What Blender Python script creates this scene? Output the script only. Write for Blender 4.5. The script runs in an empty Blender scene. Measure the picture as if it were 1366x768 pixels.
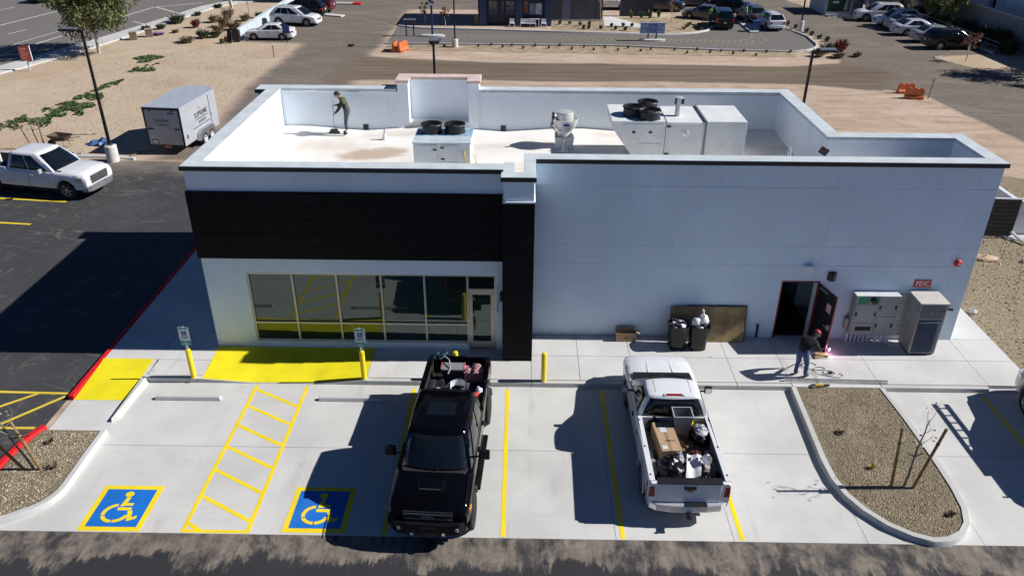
import bpy, bmesh, math, random
from mathutils import Vector, Matrix, noise
R = math.radians
sc = bpy.context.scene
C = sc.collection
random.seed(7)
# ---------------------------------------------------------------- camera, world, sun, exposure
cam_d = bpy.data.cameras.new('camera'); cam = bpy.data.objects.new('camera', cam_d); C.objects.link(cam)
cam_d.sensor_width = 36; cam_d.lens = 27.674; cam_d.clip_start = .1; cam_d.clip_end = 1500
pit, yaw, rol = .49836767, -.012307988, .00605631
cp, sp, cy_, sy_ = math.cos(pit), math.sin(pit), math.cos(yaw), math.sin(yaw)
F = Vector((sy_*cp, cy_*cp, -sp)); RR = Vector((cy_, -sy_, 0)); UU = RR.cross(F)
r2 = RR*math.cos(rol)+UU*math.sin(rol); u2 = -RR*math.sin(rol)+UU*math.cos(rol)
m = Matrix((r2, u2, -F)).transposed().to_4x4(); m.translation = (.33928, -19.01783, 13.66276)
cam.matrix_world = m
sc.camera = cam
SUN_EL, SUN_AZ = 36.8, 1.6            # degrees; azimuth from +x towards +y
w = bpy.data.worlds.new('World'); sc.world = w; w.use_nodes = True
nt = w.node_tree; nt.nodes.clear()
sky = nt.nodes.new('ShaderNodeTexSky'); sky.sky_type = 'NISHITA'; sky.sun_disc = False
sky.sun_elevation = R(SUN_EL); sky.sun_rotation = R(90-SUN_AZ); sky.dust_density = .0; sky.ozone_density = 9; sky.air_density = .55; sky.altitude = 1500
bg = nt.nodes.new('ShaderNodeBackground'); bg.inputs[1].default_value = .062
wo = nt.nodes.new('ShaderNodeOutputWorld')
nt.links.new(sky.outputs[0], bg.inputs[0]); nt.links.new(bg.outputs[0], wo.inputs[0])
sd = bpy.data.lights.new('sun', 'SUN'); sd.energy = 5.0; sd.angle = R(.5); sd.color = (1, .975, .94)
sun = bpy.data.objects.new('sun', sd); C.objects.link(sun)
e, a = R(SUN_EL), R(SUN_AZ)
sun.rotation_euler = Vector((math.cos(e)*math.cos(a), math.cos(e)*math.sin(a), math.sin(e))).to_track_quat('Z', 'Y').to_euler()
sun.location = (40, 2, 30)
vs = sc.view_settings; vs.view_transform = 'Standard'; vs.look = 'None'; vs.exposure = 0.25; vs.gamma = 1; vs.use_curve_mapping = False

# ---------------------------------------------------------------- mesh helpers
class B:
    """collects geometry in plain lists; obj() links it as one mesh object"""
    def __init__(s): s.v = []; s.f = []; s.m = []; s.mi = 0
    def add(s, vs, fs):
        o = len(s.v); s.v += [tuple(p) for p in vs]; s.f += [tuple(i+o for i in q) for q in fs]; s.m += [s.mi]*len(fs); return s
    def hexa(s, p):   # 4 bottom (ccw), 4 top
        return s.add(p, [(3,2,1,0),(4,5,6,7),(0,1,5,4),(1,2,6,5),(2,3,7,6),(3,0,4,7)])
    def box(s, x0, x1, y0, y1, z0, z1):
        return s.hexa([(x0,y0,z0),(x1,y0,z0),(x1,y1,z0),(x0,y1,z0),(x0,y0,z1),(x1,y0,z1),(x1,y1,z1),(x0,y1,z1)])
    def obox(s, c, d, rz=0, rx=0, ry=0):
        M = Matrix.Translation(c) @ Matrix.Rotation(rz,4,'Z') @ Matrix.Rotation(ry,4,'Y') @ Matrix.Rotation(rx,4,'X')
        a_, b_, c_ = d[0]/2, d[1]/2, d[2]/2
        return s.hexa([M @ Vector(q) for q in ((-a_,-b_,-c_),(a_,-b_,-c_),(a_,b_,-c_),(-a_,b_,-c_),(-a_,-b_,c_),(a_,-b_,c_),(a_,b_,c_),(-a_,b_,c_))])
    def prism(s, poly, z0, z1):
        n = len(poly)
        return s.add([(x,y,z0) for x,y in poly]+[(x,y,z1) for x,y in poly], [tuple(range(n-1,-1,-1)), tuple(range(n,2*n))]+[(i,(i+1)%n,n+(i+1)%n,n+i) for i in range(n)])
    def cyl(s, p0, p1, r0, r1=None, n=12, cap=True):
        r1 = r0 if r1 is None else r1
        p0, p1 = Vector(p0), Vector(p1); d = (p1-p0).normalized(); t = d.orthogonal().normalized(); b = d.cross(t)
        V = [p+(t*math.cos(2*math.pi*i/n)+b*math.sin(2*math.pi*i/n))*r for p, r in ((p0,r0),(p1,r1)) for i in range(n)]
        Q = [(i,(i+1)%n,n+(i+1)%n,n+i) for i in range(n)]
        if cap: Q += [tuple(range(n-1,-1,-1)), tuple(range(n,2*n))]
        return s.add(V, Q)
    def tube(s, pts, r, n=6):
        pts = [Vector(p) for p in pts]; rs = r if isinstance(r, (list, tuple)) else [r]*len(pts)
        V = []; Q = []; k = len(pts); t = None
        for i, p in enumerate(pts):
            d = (pts[min(i+1,k-1)]-pts[max(i-1,0)]).normalized()
            t = d.orthogonal().normalized() if t is None else (t-d*t.dot(d)).normalized()
            b = d.cross(t)
            V += [p+(t*math.cos(2*math.pi*j/n)+b*math.sin(2*math.pi*j/n))*rs[i] for j in range(n)]
        for i in range(k-1):
            Q += [(i*n+j, i*n+(j+1)%n, (i+1)*n+(j+1)%n, (i+1)*n+j) for j in range(n)]
        Q += [tuple(range(n-1,-1,-1)), tuple((k-1)*n+j for j in range(n))]
        return s.add(V, Q)
    def lathe(s, prof, c=(0,0,0), axis='z', n=20):
        V = []; k = len(prof); c = Vector(c)
        for r, h in prof:
            for j in range(n):
                u, q = r*math.cos(2*math.pi*j/n), r*math.sin(2*math.pi*j/n)
                V.append(c+(Vector((u,q,h)) if axis == 'z' else Vector((u,h,-q)) if axis == 'y' else Vector((h,u,q))))
        return s.add(V, [(i*n+j, i*n+(j+1)%n, (i+1)*n+(j+1)%n, (i+1)*n+j) for i in range(k-1) for j in range(n)])
    def ball(s, c, r, nu=10, nv=6, jit=0):
        rx, ry, rz = r if isinstance(r, (list, tuple)) else (r, r, r)
        V = [(c[0],c[1],c[2]-rz)]
        for i in range(1, nv):
            ph = -math.pi/2+math.pi*i/nv
            for j in range(nu):
                t = 2*math.pi*j/nu; k = 1+random.uniform(-jit, jit)
                V.append((c[0]+rx*k*math.cos(ph)*math.cos(t), c[1]+ry*k*math.cos(ph)*math.sin(t), c[2]+rz*k*math.sin(ph)))
        V.append((c[0],c[1],c[2]+rz)); L = len(V)-1
        Q = [(0,1+(j+1)%nu,1+j) for j in range(nu)]+[(L,L-nu+j,L-nu+(j+1)%nu) for j in range(nu)]
        Q += [(1+i*nu+j,1+i*nu+(j+1)%nu,1+(i+1)*nu+(j+1)%nu,1+(i+1)*nu+j) for i in range(nv-2) for j in range(nu)]
        return s.add(V, Q)
    def grid(s, fn, nu, nv):
        V = [fn(i/nu, j/nv) for j in range(nv+1) for i in range(nu+1)]
        return s.add(V, [(j*(nu+1)+i, j*(nu+1)+i+1, (j+1)*(nu+1)+i+1, (j+1)*(nu+1)+i) for j in range(nv) for i in range(nu)])
    def slab(s, p, nrm, t, inset=0):
        """thin plate over polygon p (3-D points), thickness t along nrm"""
        n = len(p); nv = Vector(nrm).normalized()*t
        A = [Vector(q) for q in p]
        return s.add(A+[q+nv for q in A], [tuple(range(n-1,-1,-1)), tuple(range(n,2*n))]+[(i,(i+1)%n,n+(i+1)%n,n+i) for i in range(n)])

def wpos(p):
    M = Matrix.Identity(4)
    while p is not None: M = p.matrix_basis @ M; p = p.parent
    return M
def obj(name, b, mats, parent=None, world=False, bevel=0, smooth=None, seg=2):
    me = bpy.data.meshes.new(name)
    v = b.v
    if world and parent is not None:
        I = wpos(parent).inverted(); v = [tuple(I @ Vector(p)) for p in v]
    me.from_pydata(v, [], b.f)
    for mm in (mats if isinstance(mats, (list, tuple)) else [mats]): me.materials.append(mm)
    if len(me.materials) > 1: me.polygons.foreach_set('material_index', b.m)
    me.validate(); me.update()
    if smooth is not None: me.shade_smooth(); me.set_sharp_from_angle(angle=R(smooth))
    o = bpy.data.objects.new(name, me); C.objects.link(o)
    if parent is not None: o.parent = parent
    if bevel:
        bm_ = o.modifiers.new('bevel', 'BEVEL'); bm_.width = bevel; bm_.segments = seg; bm_.limit_method = 'ANGLE'; bm_.angle_limit = R(40)
    return o
def tag(o, label=None, cat=None, group=None, kind=None):
    if label: o['label'] = label
    if cat: o['category'] = cat
    if group: o['group'] = group
    if kind: o['kind'] = kind
    return o
def thing(name, label, cat, loc=(0,0,0), rz=0, group=None, scale=1):
    o = bpy.data.objects.new(name, None); C.objects.link(o); o.empty_display_size = .3
    o.location = loc; o.rotation_euler = (0,0,rz); o.scale = (scale,)*3
    return tag(o, label, cat, group)
def children(o): return [c for c in C.objects if c.parent == o]
def dup(o, parent=None):
    c = o.copy(); C.objects.link(c)
    if parent is not None: c.parent = parent
    for ch in KIDS.get(o.name, None) or [x for x in C.objects if x.parent == o]: dup(ch, c)
    return c
KIDS = {}
def struct(name, b, m, **k): return tag(obj(name, b, m, **k), kind='structure')
def text(name, s, size, mat_, parent, M, align='CENTER', depth=.002, bold=.0, sx=1):
    cu = bpy.data.curves.new(name, 'FONT'); cu.body = s; cu.size = size; cu.align_x = align; cu.align_y = 'CENTER'; cu.extrude = depth; cu.offset = bold; cu.resolution_u = 2
    t = bpy.data.objects.new(name, cu); C.objects.link(t)
    dg = bpy.context.evaluated_depsgraph_get(); me = bpy.data.meshes.new_from_object(t.evaluated_get(dg))
    C.objects.unlink(t); bpy.data.objects.remove(t)
    me.transform(M @ Matrix.Diagonal((sx,1,1,1))); me.materials.clear(); me.materials.append(mat_)
    o = bpy.data.objects.new(name, me); C.objects.link(o); o.parent = parent
    return o
def frame(o, x, y):   # matrix with columns x, y, x×y and origin o
    x = Vector(x).normalized(); y = Vector(y).normalized(); z = x.cross(y)
    M = Matrix((x, y, z)).transposed().to_4x4(); M.translation = o
    return M
def sub(i, n): return i/max(1, n)

# ---------------------------------------------------------------- materials
class NT:
    def __init__(s, name):
        s.m = bpy.data.materials.new(name); s.m.use_nodes = True; s.t = s.m.node_tree; s.t.nodes.clear()
        s.out = s.n('ShaderNodeOutputMaterial'); s.bs = s.n('ShaderNodeBsdfPrincipled'); s.l(s.bs.outputs[0], s.out.inputs[0])
    def n(s, t, **k):
        q = s.t.nodes.new(t)
        for a_, v_ in k.items(): setattr(q, a_, v_)
        return q
    def l(s, a_, b_): s.t.links.new(a_, b_)
    def pos(s, world=True):
        return s.n('ShaderNodeNewGeometry').outputs['Position'] if world else s.n('ShaderNodeTexCoord').outputs['Object']
    def mapv(s, v, sc_):
        q = s.n('ShaderNodeMapping'); q.inputs['Scale'].default_value = sc_; s.l(v, q.inputs[0]); return q.outputs[0]
    def noise(s, v, scale, detail=4, rough=.55, dist=0):
        q = s.n('ShaderNodeTexNoise'); q.inputs['Scale'].default_value = scale; q.inputs['Detail'].default_value = detail; q.inputs['Roughness'].default_value = rough; q.inputs['Distortion'].default_value = dist
        s.l(v, q.inputs['Vector']); return q.outputs[0]
    def voro(s, v, scale, out='Color'):
        q = s.n('ShaderNodeTexVoronoi'); q.inputs['Scale'].default_value = scale; s.l(v, q.inputs['Vector']); return q.outputs[out]
    def math(s, op, a_, b_=None, clamp=False):
        q = s.n('ShaderNodeMath', operation=op, use_clamp=clamp)
        for i, x in enumerate((a_, b_)):
            if x is None: continue
            if isinstance(x, (int, float)): q.inputs[i].default_value = x
            else: s.l(x, q.inputs[i])
        return q.outputs[0]
    def ramp(s, f, stops):
        q = s.n('ShaderNodeValToRGB'); cr = q.color_ramp
        while len(cr.elements) < len(stops): cr.elements.new(.5)
        for el, (p, c) in zip(cr.elements, stops): el.position = p; el.color = (*c, 1) if isinstance(c, (tuple, list)) else (c, c, c, 1)
        s.l(f, q.inputs[0]); return q.outputs[0]
    def mix(s, f, a_, b_, mode='MIX'):
        q = s.n('ShaderNodeMix', data_type='RGBA', blend_type=mode)
        for i, x in ((0, f), (6, a_), (7, b_)):
            if isinstance(x, (int, float)): q.inputs[i].default_value = x
            elif isinstance(x, (tuple, list)): q.inputs[i].default_value = (*x, 1)
            else: s.l(x, q.inputs[i])
        return q.outputs[2]
    def attr(s, name): q = s.n('ShaderNodeAttribute', attribute_name=name); return q.outputs['Fac']
    def smooth(s, f, lo, hi):
        q = s.n('ShaderNodeMapRange', interpolation_type='SMOOTHSTEP'); q.inputs[1].default_value = lo; q.inputs[2].default_value = hi; s.l(f, q.inputs[0]); return q.outputs[0]
    def sep(s, v): q = s.n('ShaderNodeSeparateXYZ'); s.l(v, q.inputs[0]); return q.outputs
    def bump(s, h, st=.3, dist=.02):
        q = s.n('ShaderNodeBump'); q.inputs['Strength'].default_value = st; q.inputs['Distance'].default_value = dist
        s.l(h, q.inputs['Height']); s.l(q.outputs[0], s.bs.inputs['Normal'])
    def set(s, **k):
        for a_, v_ in k.items():
            i = s.bs.inputs[a_.replace('_', ' ')]
            if hasattr(v_, 'is_linked') or hasattr(v_, 'links'): s.l(v_, i)
            else: i.default_value = (*v_, 1) if isinstance(v_, (tuple, list)) and len(v_) == 3 else v_
        return s
MC = {}
def pm(name, col, rough=.6, metal=0, var=.12, vs=3, bump=0, bs=60, coat=0, world=False, dirt=0, spec=.5):
    """plain painted / plastic / metal surface with slight mottling, optional fine relief and dust"""
    if name in MC: return MC[name]
    k = NT(name); v = k.pos(world)
    c0 = tuple(x*(1-var) for x in col); c1 = tuple(min(1, x*(1+var)) for x in col)
    f = k.noise(v, vs, 5)
    c = k.mix(k.smooth(f, .3, .7), c0, c1)
    if dirt: c = k.mix(k.math('MULTIPLY', k.smooth(k.noise(v, vs*2.3, 6, .65), .5, .75), dirt), c, (.35, .28, .21))
    k.l(c, k.bs.inputs['Base Color'])
    rr = k.ramp(k.noise(v, vs*3, 4), [(.3, max(0, rough-.08)), (.7, min(1, rough+.08))]); k.l(rr, k.bs.inputs['Roughness'])
    k.set(Metallic=metal, Specular_IOR_Level=spec)
    if coat: k.set(Coat_Weight=coat, Coat_Roughness=.04)
    if bump: k.bump(k.noise(v, bs, 4), bump, .01)
    MC[name] = k.m; return k.m
def car_paint(name, col, rough=.35, metal=0, dust=.12, coat=.8, spec=.5):
    if name in MC: return MC[name]
    k = NT(name); v = k.pos(False)
    f = k.math('MULTIPLY', k.smooth(k.noise(v, 2.2, 6, .65), .42, .8), dust)
    c = k.mix(f, col, (.42, .36, .29)); k.l(c, k.bs.inputs['Base Color'])
    k.l(k.math('ADD', k.math('MULTIPLY', f, 1.2), rough), k.bs.inputs['Roughness'])
    k.set(Metallic=metal, Specular_IOR_Level=spec, Coat_Weight=coat, Coat_Roughness=.05)
    MC[name] = k.m; return k.m
def glass_mat(name, tint=(.012, .016, .018), ior=1.7, st=(1, 1, 1)):
    if name in MC: return MC[name]
    k = NT(name); v = k.pos(False)
    c = k.mix(k.noise(v, 1.5, 3), tuple(x*.6 for x in tint), tuple(x*1.5 for x in tint)); k.l(c, k.bs.inputs['Base Color'])
    k.set(Roughness=.03, IOR=ior, Specular_Tint=(*st, 1))
    k.bump(k.noise(v, 1.1, 2), .03, .02)
    MC[name] = k.m; return k.m
M_white = pm('white_metal_paint', (.72, .73, .74), .45, var=.05)
M_black = pm('black_paint', (.012, .012, .014), .45, var=.3)
M_blackm = pm('black_matte', (.015, .015, .016), .75, var=.3)
M_rubber = pm('tyre_rubber', (.018, .017, .016), .85, var=.3, vs=8, dirt=.25)
M_steel = pm('galvanised_steel', (.55, .56, .57), .38, .85, var=.12, vs=6)
M_chrome = pm('chrome', (.72, .73, .75), .2, .55, var=.03)
M_alloy = pm('alloy_rim', (.42, .43, .45), .3, .8, var=.1)
M_yellow = pm('yellow_paint', (.86, .68, .012), .6, var=.06, vs=2)
M_red = pm('red_paint', (.55, .02, .02), .55, var=.1)
M_blue = pm('blue_paint', (.01, .06, .3), .5, var=.1)
M_wood = pm('bare_wood', (.22, .15, .08), .8, var=.3, vs=9, bump=.2)
M_card = pm('cardboard', (.42, .29, .17), .85, var=.1, vs=4)
M_glass = glass_mat('dark_vehicle_glass', (.006,.009,.013), 1.5)
M_conc = pm('cast_concrete', (.5, .48, .45), .85, var=.1, vs=5, bump=.1)
M_lamp = pm('clear_lamp', (.7, .72, .75), .12, .3, var=.08, coat=.5)
M_tail = pm('red_tail_lamp', (.32, .008, .008), .2, var=.2, coat=.6)
M_amber = pm('amber_lamp', (.75, .25, .03), .25, var=.15, coat=.6)
# ---------------------------------------------------------------- ground materials
def ground_material():
    k = NT('desert_ground'); P = k.pos()
    a_asph, a_gr, a_ol, a_far = (k.attr(n) for n in ('asph', 'gravel', 'olive', 'tracks'))
    n1 = k.noise(P, .18, 6, .6); n2 = k.noise(k.mapv(P, (.34, 1.0, 1)), .5, 8, .66, 1.3); n3 = k.noise(P, 2.5, 5, .65); fine = k.noise(P, 22, 3, .7)
    dirt = k.ramp(n2, [(.28, (.33, .235, .165)), (.46, (.50, .375, .285)), (.62, (.60, .475, .375)), (.8, (.66, .54, .44))])
    dirt = k.mix(k.math('MULTIPLY', k.smooth(n3, .5, .72), .45), dirt, (.34, .245, .17))
    pt = k.math('MULTIPLY', k.smooth(k.noise(k.mapv(P, (.45, 1.0, 1)), .9, 8, .7, .8), .54, .7), .55); dirt = k.mix(pt, dirt, (.30, .205, .135))
    gr = k.ramp(k.noise(P, .35, 7, .65, .8), [(.3, (.38, .265, .165)), (.46, (.5, .385, .27)), (.7, (.58, .47, .345))])
    gr = k.mix(k.math('MULTIPLY', k.smooth(k.noise(P, .16, 4, .5), .52, .66), .55), gr, (.40, .26, .155))
    gr = k.mix(k.math('MULTIPLY', k.smooth(k.noise(P, 2.2, 8, .8), .54, .7), .5), gr, (.27, .2, .135))
    gr = k.mix(.42, gr, k.ramp(k.noise(P, 7, 5, .8), [(.3, (.2, .15, .1)), (.52, (.6, .49, .37)), (.7, (.78, .69, .57))]))
    ol = k.ramp(k.noise(P, 12, 4, .75), [(.28, (.09, .07, .045)), (.5, (.29, .235, .155)), (.72, (.5, .42, .31))])
    c = k.mix(k.smooth(k.math('ADD', a_gr, k.math('MULTIPLY', k.math('SUBTRACT', n3, .5), .6)), .35, .65), dirt, gr)
    c = k.mix(k.smooth(k.math('ADD', a_ol, k.math('MULTIPLY', k.math('SUBTRACT', n3, .5), .5)), .4, .6), c, ol)
    # dusty asphalt: dust gathers in long swept streaks
    asp = k.ramp(n3, [(.25, (.145, .122, .10)), (.6, (.195, .168, .142)), (.85, (.25, .215, .18))])
    st = k.noise(k.mapv(P, (.35, .9, 1)), .6, 7, .65, 1.2)
    asp = k.mix(k.math('MULTIPLY', k.smooth(k.math('ADD', st, k.math('MULTIPLY', n1, .3)), .56, .95), .75), asp, (.3, .25, .2))
    tr = k.ramp(k.noise(k.mapv(P, (.09, 1.5, 1)), 1.1, 7, .66, .9), [(.3, (.12, .09, .062)), (.5, (.185, .142, .102)), (.66, (.23, .18, .13)), (.8, (.36, .28, .2))])
    asp = k.mix(a_far, asp, tr)
    msk = k.smooth(k.math('ADD', a_asph, k.math('MULTIPLY', k.math('SUBTRACT', n2, .5), .9)), .3, .7)
    c = k.mix(msk, c, asp)
    c = k.mix(.25, c, k.mix(fine, (.3, .3, .3), (1, 1, 1)), 'MULTIPLY')
    k.l(c, k.bs.inputs['Base Color']); k.set(Roughness=.95, Specular_IOR_Level=.15)
    k.bump(k.math('ADD', k.math('MULTIPLY', fine, .4), n3), .45, .06)
    return k.m
def asphalt_material(name, dark, dustcol, apron_dust=False):
    k = NT(name); P = k.pos(); X, Y, Z = k.sep(P)
    f = k.noise(P, 60, 3, .8); b = k.noise(P, .5, 6, .6)
    c = k.mix(k.smooth(f, .3, .75), tuple(x*.62 for x in dark), tuple(x*1.6 for x in dark))
    c = k.mix(k.math('MULTIPLY', k.smooth(b, .4, .75), .35), c, tuple(x*1.9 for x in dark))
    if apron_dust:
        n = k.noise(k.mapv(P, (1, .7, 1)), .75, 9, .66, .25); n2 = k.noise(k.mapv(P, (3.2, .5, 1)), 1.6, 8, .74, .2)
        yy = k.math('MULTIPLY', k.math('ADD', Y, 6.75), .38)     # >0 near the slab edge
        h = k.math('ADD', k.math('ADD', n, k.math('MULTIPLY', k.math('SUBTRACT', n2, .5), .55)), yy)
        msk = k.math('MULTIPLY', k.smooth(h, .47, .57), k.smooth(k.noise(k.mapv(P, (1.3, .8, 1)), 1.3, 9, .72, .2), .34, .58))
        d = k.mix(k.smooth(k.noise(P, 3, 6, .7), .3, .7), tuple(x*.62 for x in dustcol), dustcol)
        c = k.mix(k.math('MULTIPLY', msk, k.ramp(n2, [(.3, .35), (.65, .95)])), c, d)
    else:
        s1 = k.noise(k.mapv(P, (.5, 1.3, 1)), 1.7, 8, .68, 1.8); s2 = k.noise(P, .22, 3, .5)
        s3 = k.noise(k.mapv(P, (1.6, .5, 1)), 1.3, 8, .72, 1.2); g = k.math('ADD', k.math('MULTIPLY', k.smooth(s1, .53, .7), k.smooth(s2, .4, .6)), k.math('MULTIPLY', k.smooth(s3, .55, .74), .5), True)
        far = k.math('ADD', g, k.smooth(k.math('ADD', Y, k.math('MULTIPLY', k.noise(P, .5, 6), 5)), 19, 22), True)
        c = k.mix(k.math('MULTIPLY', far, .68), c, dustcol)
        sp = k.voro(P, .9, 'Distance'); c = k.mix(k.math('MULTIPLY', k.smooth(sp, .06, .03), .55), c, dustcol)
    k.l(c, k.bs.inputs['Base Color']); k.set(Roughness=.8, Specular_IOR_Level=.4)
    k.bump(f, .4, .008)
    return k.m
def concrete_material(name, col, marks=True):
    k = NT(name); P = k.pos(); oi = k.n('ShaderNodeObjectInfo').outputs['Random']
    a_ = k.noise(P, .45, 6, .6); b = k.noise(k.mapv(P, (.35, 2.4, 1)), 1.1, 6, .65, .4); f = k.noise(P, 45, 3, .7)
    c = k.mix(k.smooth(a_, .3, .72), tuple(x*.87 for x in col), tuple(x*1.06 for x in col))
    c = k.mix(k.math('MULTIPLY', k.smooth(b, .48, .75), .22), c, tuple(x*.72 for x in col))
    c = k.mix(k.math('MULTIPLY', k.smooth(k.noise(P, 1.7, 7, .7, 1.5), .63, .72), .3), c, (.2, .18, .16))
    X, Y, Z = k.sep(P)
    if marks:
        dr = k.smooth(k.voro(P, .55, 'Distance'), .055, .02); c = k.mix(k.math('MULTIPLY', k.math('MULTIPLY', dr, k.noise(P, 9, 4)), .55), c, (.12, .11, .105))
        ty = k.math('MULTIPLY', k.smooth(k.noise(k.mapv(P, (2.2, .12, 1)), 1.0, 5, .6, .25), .56, .72), k.smooth(k.noise(P, .6, 5), .42, .62)); c = k.mix(k.math('MULTIPLY', ty, .26), c, (.22, .21, .2))
        vc = k.n('ShaderNodeTexVoronoi', feature='DISTANCE_TO_EDGE'); vc.inputs['Scale'].default_value = .23; wv = k.n('ShaderNodeVectorMath', operation='ADD'); k.l(P, wv.inputs[0])
        nz = k.n('ShaderNodeTexNoise'); nz.inputs['Scale'].default_value = 1.4; nz.inputs['Detail'].default_value = 6; k.l(P, nz.inputs['Vector']); k.l(nz.outputs['Color'], wv.inputs[1]); k.l(wv.outputs[0], vc.inputs['Vector'])
        ck = k.math('MULTIPLY', k.smooth(vc.outputs['Distance'], .0035, .0), k.smooth(k.noise(P, .35, 3), .5, .6)); c = k.mix(k.math('MULTIPLY', ck, .12), c, (.2, .19, .18))
    c = k.mix(.16, c, k.mix(f, (.25,)*3, (1,)*3), 'MULTIPLY')
    c = k.mix(k.math('MULTIPLY', oi, .1), c, (.34, .33, .31))
    k.l(c, k.bs.inputs['Base Color']); k.set(Roughness=.85, Specular_IOR_Level=.3); k.bump(f, .25, .006)
    return k.m
def gravel_material():
    k = NT('tan_gravel'); P = k.pos()
    vo = k.n('ShaderNodeTexVoronoi'); vo.inputs['Scale'].default_value = 26; k.l(P, vo.inputs['Vector'])
    v2 = k.n('ShaderNodeTexVoronoi'); v2.inputs['Scale'].default_value = 42; k.l(P, v2.inputs['Vector'])
    h = k.sep(vo.outputs['Color']); h2 = k.sep(v2.outputs['Color'])
    c = k.ramp(h[0], [(.05, (.16, .13, .085)), (.4, (.28, .235, .16)), (.75, (.38, .325, .23)), (.97, (.5, .44, .33))])
    c = k.mix(.5, c, k.ramp(h2[1], [(.1, (.12, .095, .06)), (.6, (.28, .23, .15)), (.95, (.46, .4, .29))]))
    c = k.mix(k.math('MULTIPLY', k.smooth(vo.outputs['Distance'], .25, .6), .5), c, (.1, .075, .05))
    c = k.mix(k.math('MULTIPLY', k.smooth(k.noise(P, 1.2, 5), .4, .7), .25), c, (.5, .4, .29))
    k.l(c, k.bs.inputs['Base Color']); k.set(Roughness=.95, Specular_IOR_Level=.15)
    k.bump(k.math('SUBTRACT', 1.0, vo.outputs['Distance']), .9, .03)
    return k.m
def worn(name, col, under, amt=.25):
    k = NT(name); P = k.pos()
    c = k.mix(k.smooth(k.noise(P, 1.2, 5), .3, .7), tuple(x*.9 for x in col), tuple(min(1, x*1.06) for x in col))
    c = k.mix(k.math('MULTIPLY', k.smooth(k.noise(P, 9, 8, .75), .55, .72), amt), c, under)
    c = k.mix(k.math('MULTIPLY', k.smooth(k.noise(k.mapv(P, (1.6, .35, 1)), 1.5, 7, .7, .5), .52, .75), amt*1.1), c, tuple(x*.55 for x in under))
    k.l(c, k.bs.inputs['Base Color']); k.set(Roughness=.7, Specular_IOR_Level=.3); k.bump(k.noise(P, 45, 3), .15, .005)
    return k.m
G_ground = ground_material()
G_asph = asphalt_material('new_asphalt', (.026, .026, .029), (.33, .275, .22), True)
G_asphL = asphalt_material('lot_asphalt', (.045, .045, .047), (.27, .225, .185))
G_road = asphalt_material('road_asphalt', (.095, .088, .086), (.2, .18, .16))
G_lane = asphalt_material('lane_asphalt', (.062, .062, .065), (.2, .18, .16))
G_conc = concrete_material('broom_concrete', (.64, .632, .605))
G_walk = concrete_material('walk_concrete', (.66, .65, .63))
G_kerb = concrete_material('kerb_concrete', (.60, .595, .575), False)
G_gravel = gravel_material()
P_yel = worn('yellow_marking', (.88, .66, .012), (.6, .56, .45))
P_pad = worn('yellow_pad', (.80, .69, .012), (.6, .56, .3), .12)
P_blue = worn('blue_marking', (.008, .155, .56), (.3, .36, .45), .12)
P_red = worn('red_kerb_paint', (.62, .012, .015), (.5, .35, .32), .15)
P_white = worn('white_marking', (.55, .54, .52), (.2, .19, .18), .4)

# ---------------------------------------------------------------- base ground with painted-in zones of real material (dirt, gravel, dusty asphalt)
def dist_poly(x, y, P):
    ins = False; d = 1e9; n = len(P)
    for i in range(n):
        x0, y0 = P[i]; x1, y1 = P[(i+1) % n]
        if (y0 > y) != (y1 > y) and x < (x1-x0)*(y-y0)/(y1-y0)+x0: ins = not ins
        dx, dy = x1-x0, y1-y0; t = max(0, min(1, ((x-x0)*dx+(y-y0)*dy)/(dx*dx+dy*dy)))
        d = min(d, math.hypot(x-x0-t*dx, y-y0-t*dy))
    return d if ins else -d
Z_drive = [(-19.2,19),(-17.6,24),(-18,28),(-18.6,35),(-18.3,41),(-18.4,48.3),(-24,48.8),(-24.4,76),(-11.3,76),(-11.3,49),(-11.6,45),(-12.3,38),(-9,31),(-9,19)]
Z_strip = [(-13,36),(-6,36.8),(2,36.4),(10,36.6),(20,36.2),(24.6,34.5),(28,40),(25,43),(20,41.6),(8,42.1),(-2,42.1),(-13,44)]
Z_lane = [(27.2,33.2),(28.3,23),(36,20),(60,18),(60,32),(36.5,37.6),(33.2,44.2),(33.2,45.4),(38.6,47),(38.6,64),(31,66.5),(28.5,80),(-24,80),(-24,66),(22,66.2),(24.9,58),(26.3,52),(25.8,46.3),(24.2,41),(24,36)]
Z_gravel = [(-60,19.6),(-19.6,19.6),(-18.2,28),(-18.8,35),(-18.5,41),(-18.6,48.4),(-24,48.8),(-24.4,80),(-45,80),(-60,50)]
Z_grav2 = [(33,44.7),(33.3,45.3),(38.4,46.9),(44,50),(44,34),(36.4,37.6)]
Z_olive = [(15.5,-30),(70,-30),(70,9),(32,15.5),(24.2,18.3),(15,19),(15,6)]
def sstep(d, wd): t = max(0, min(1, (d+wd)/(2*wd))); return t*t*(3-2*t)
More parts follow.
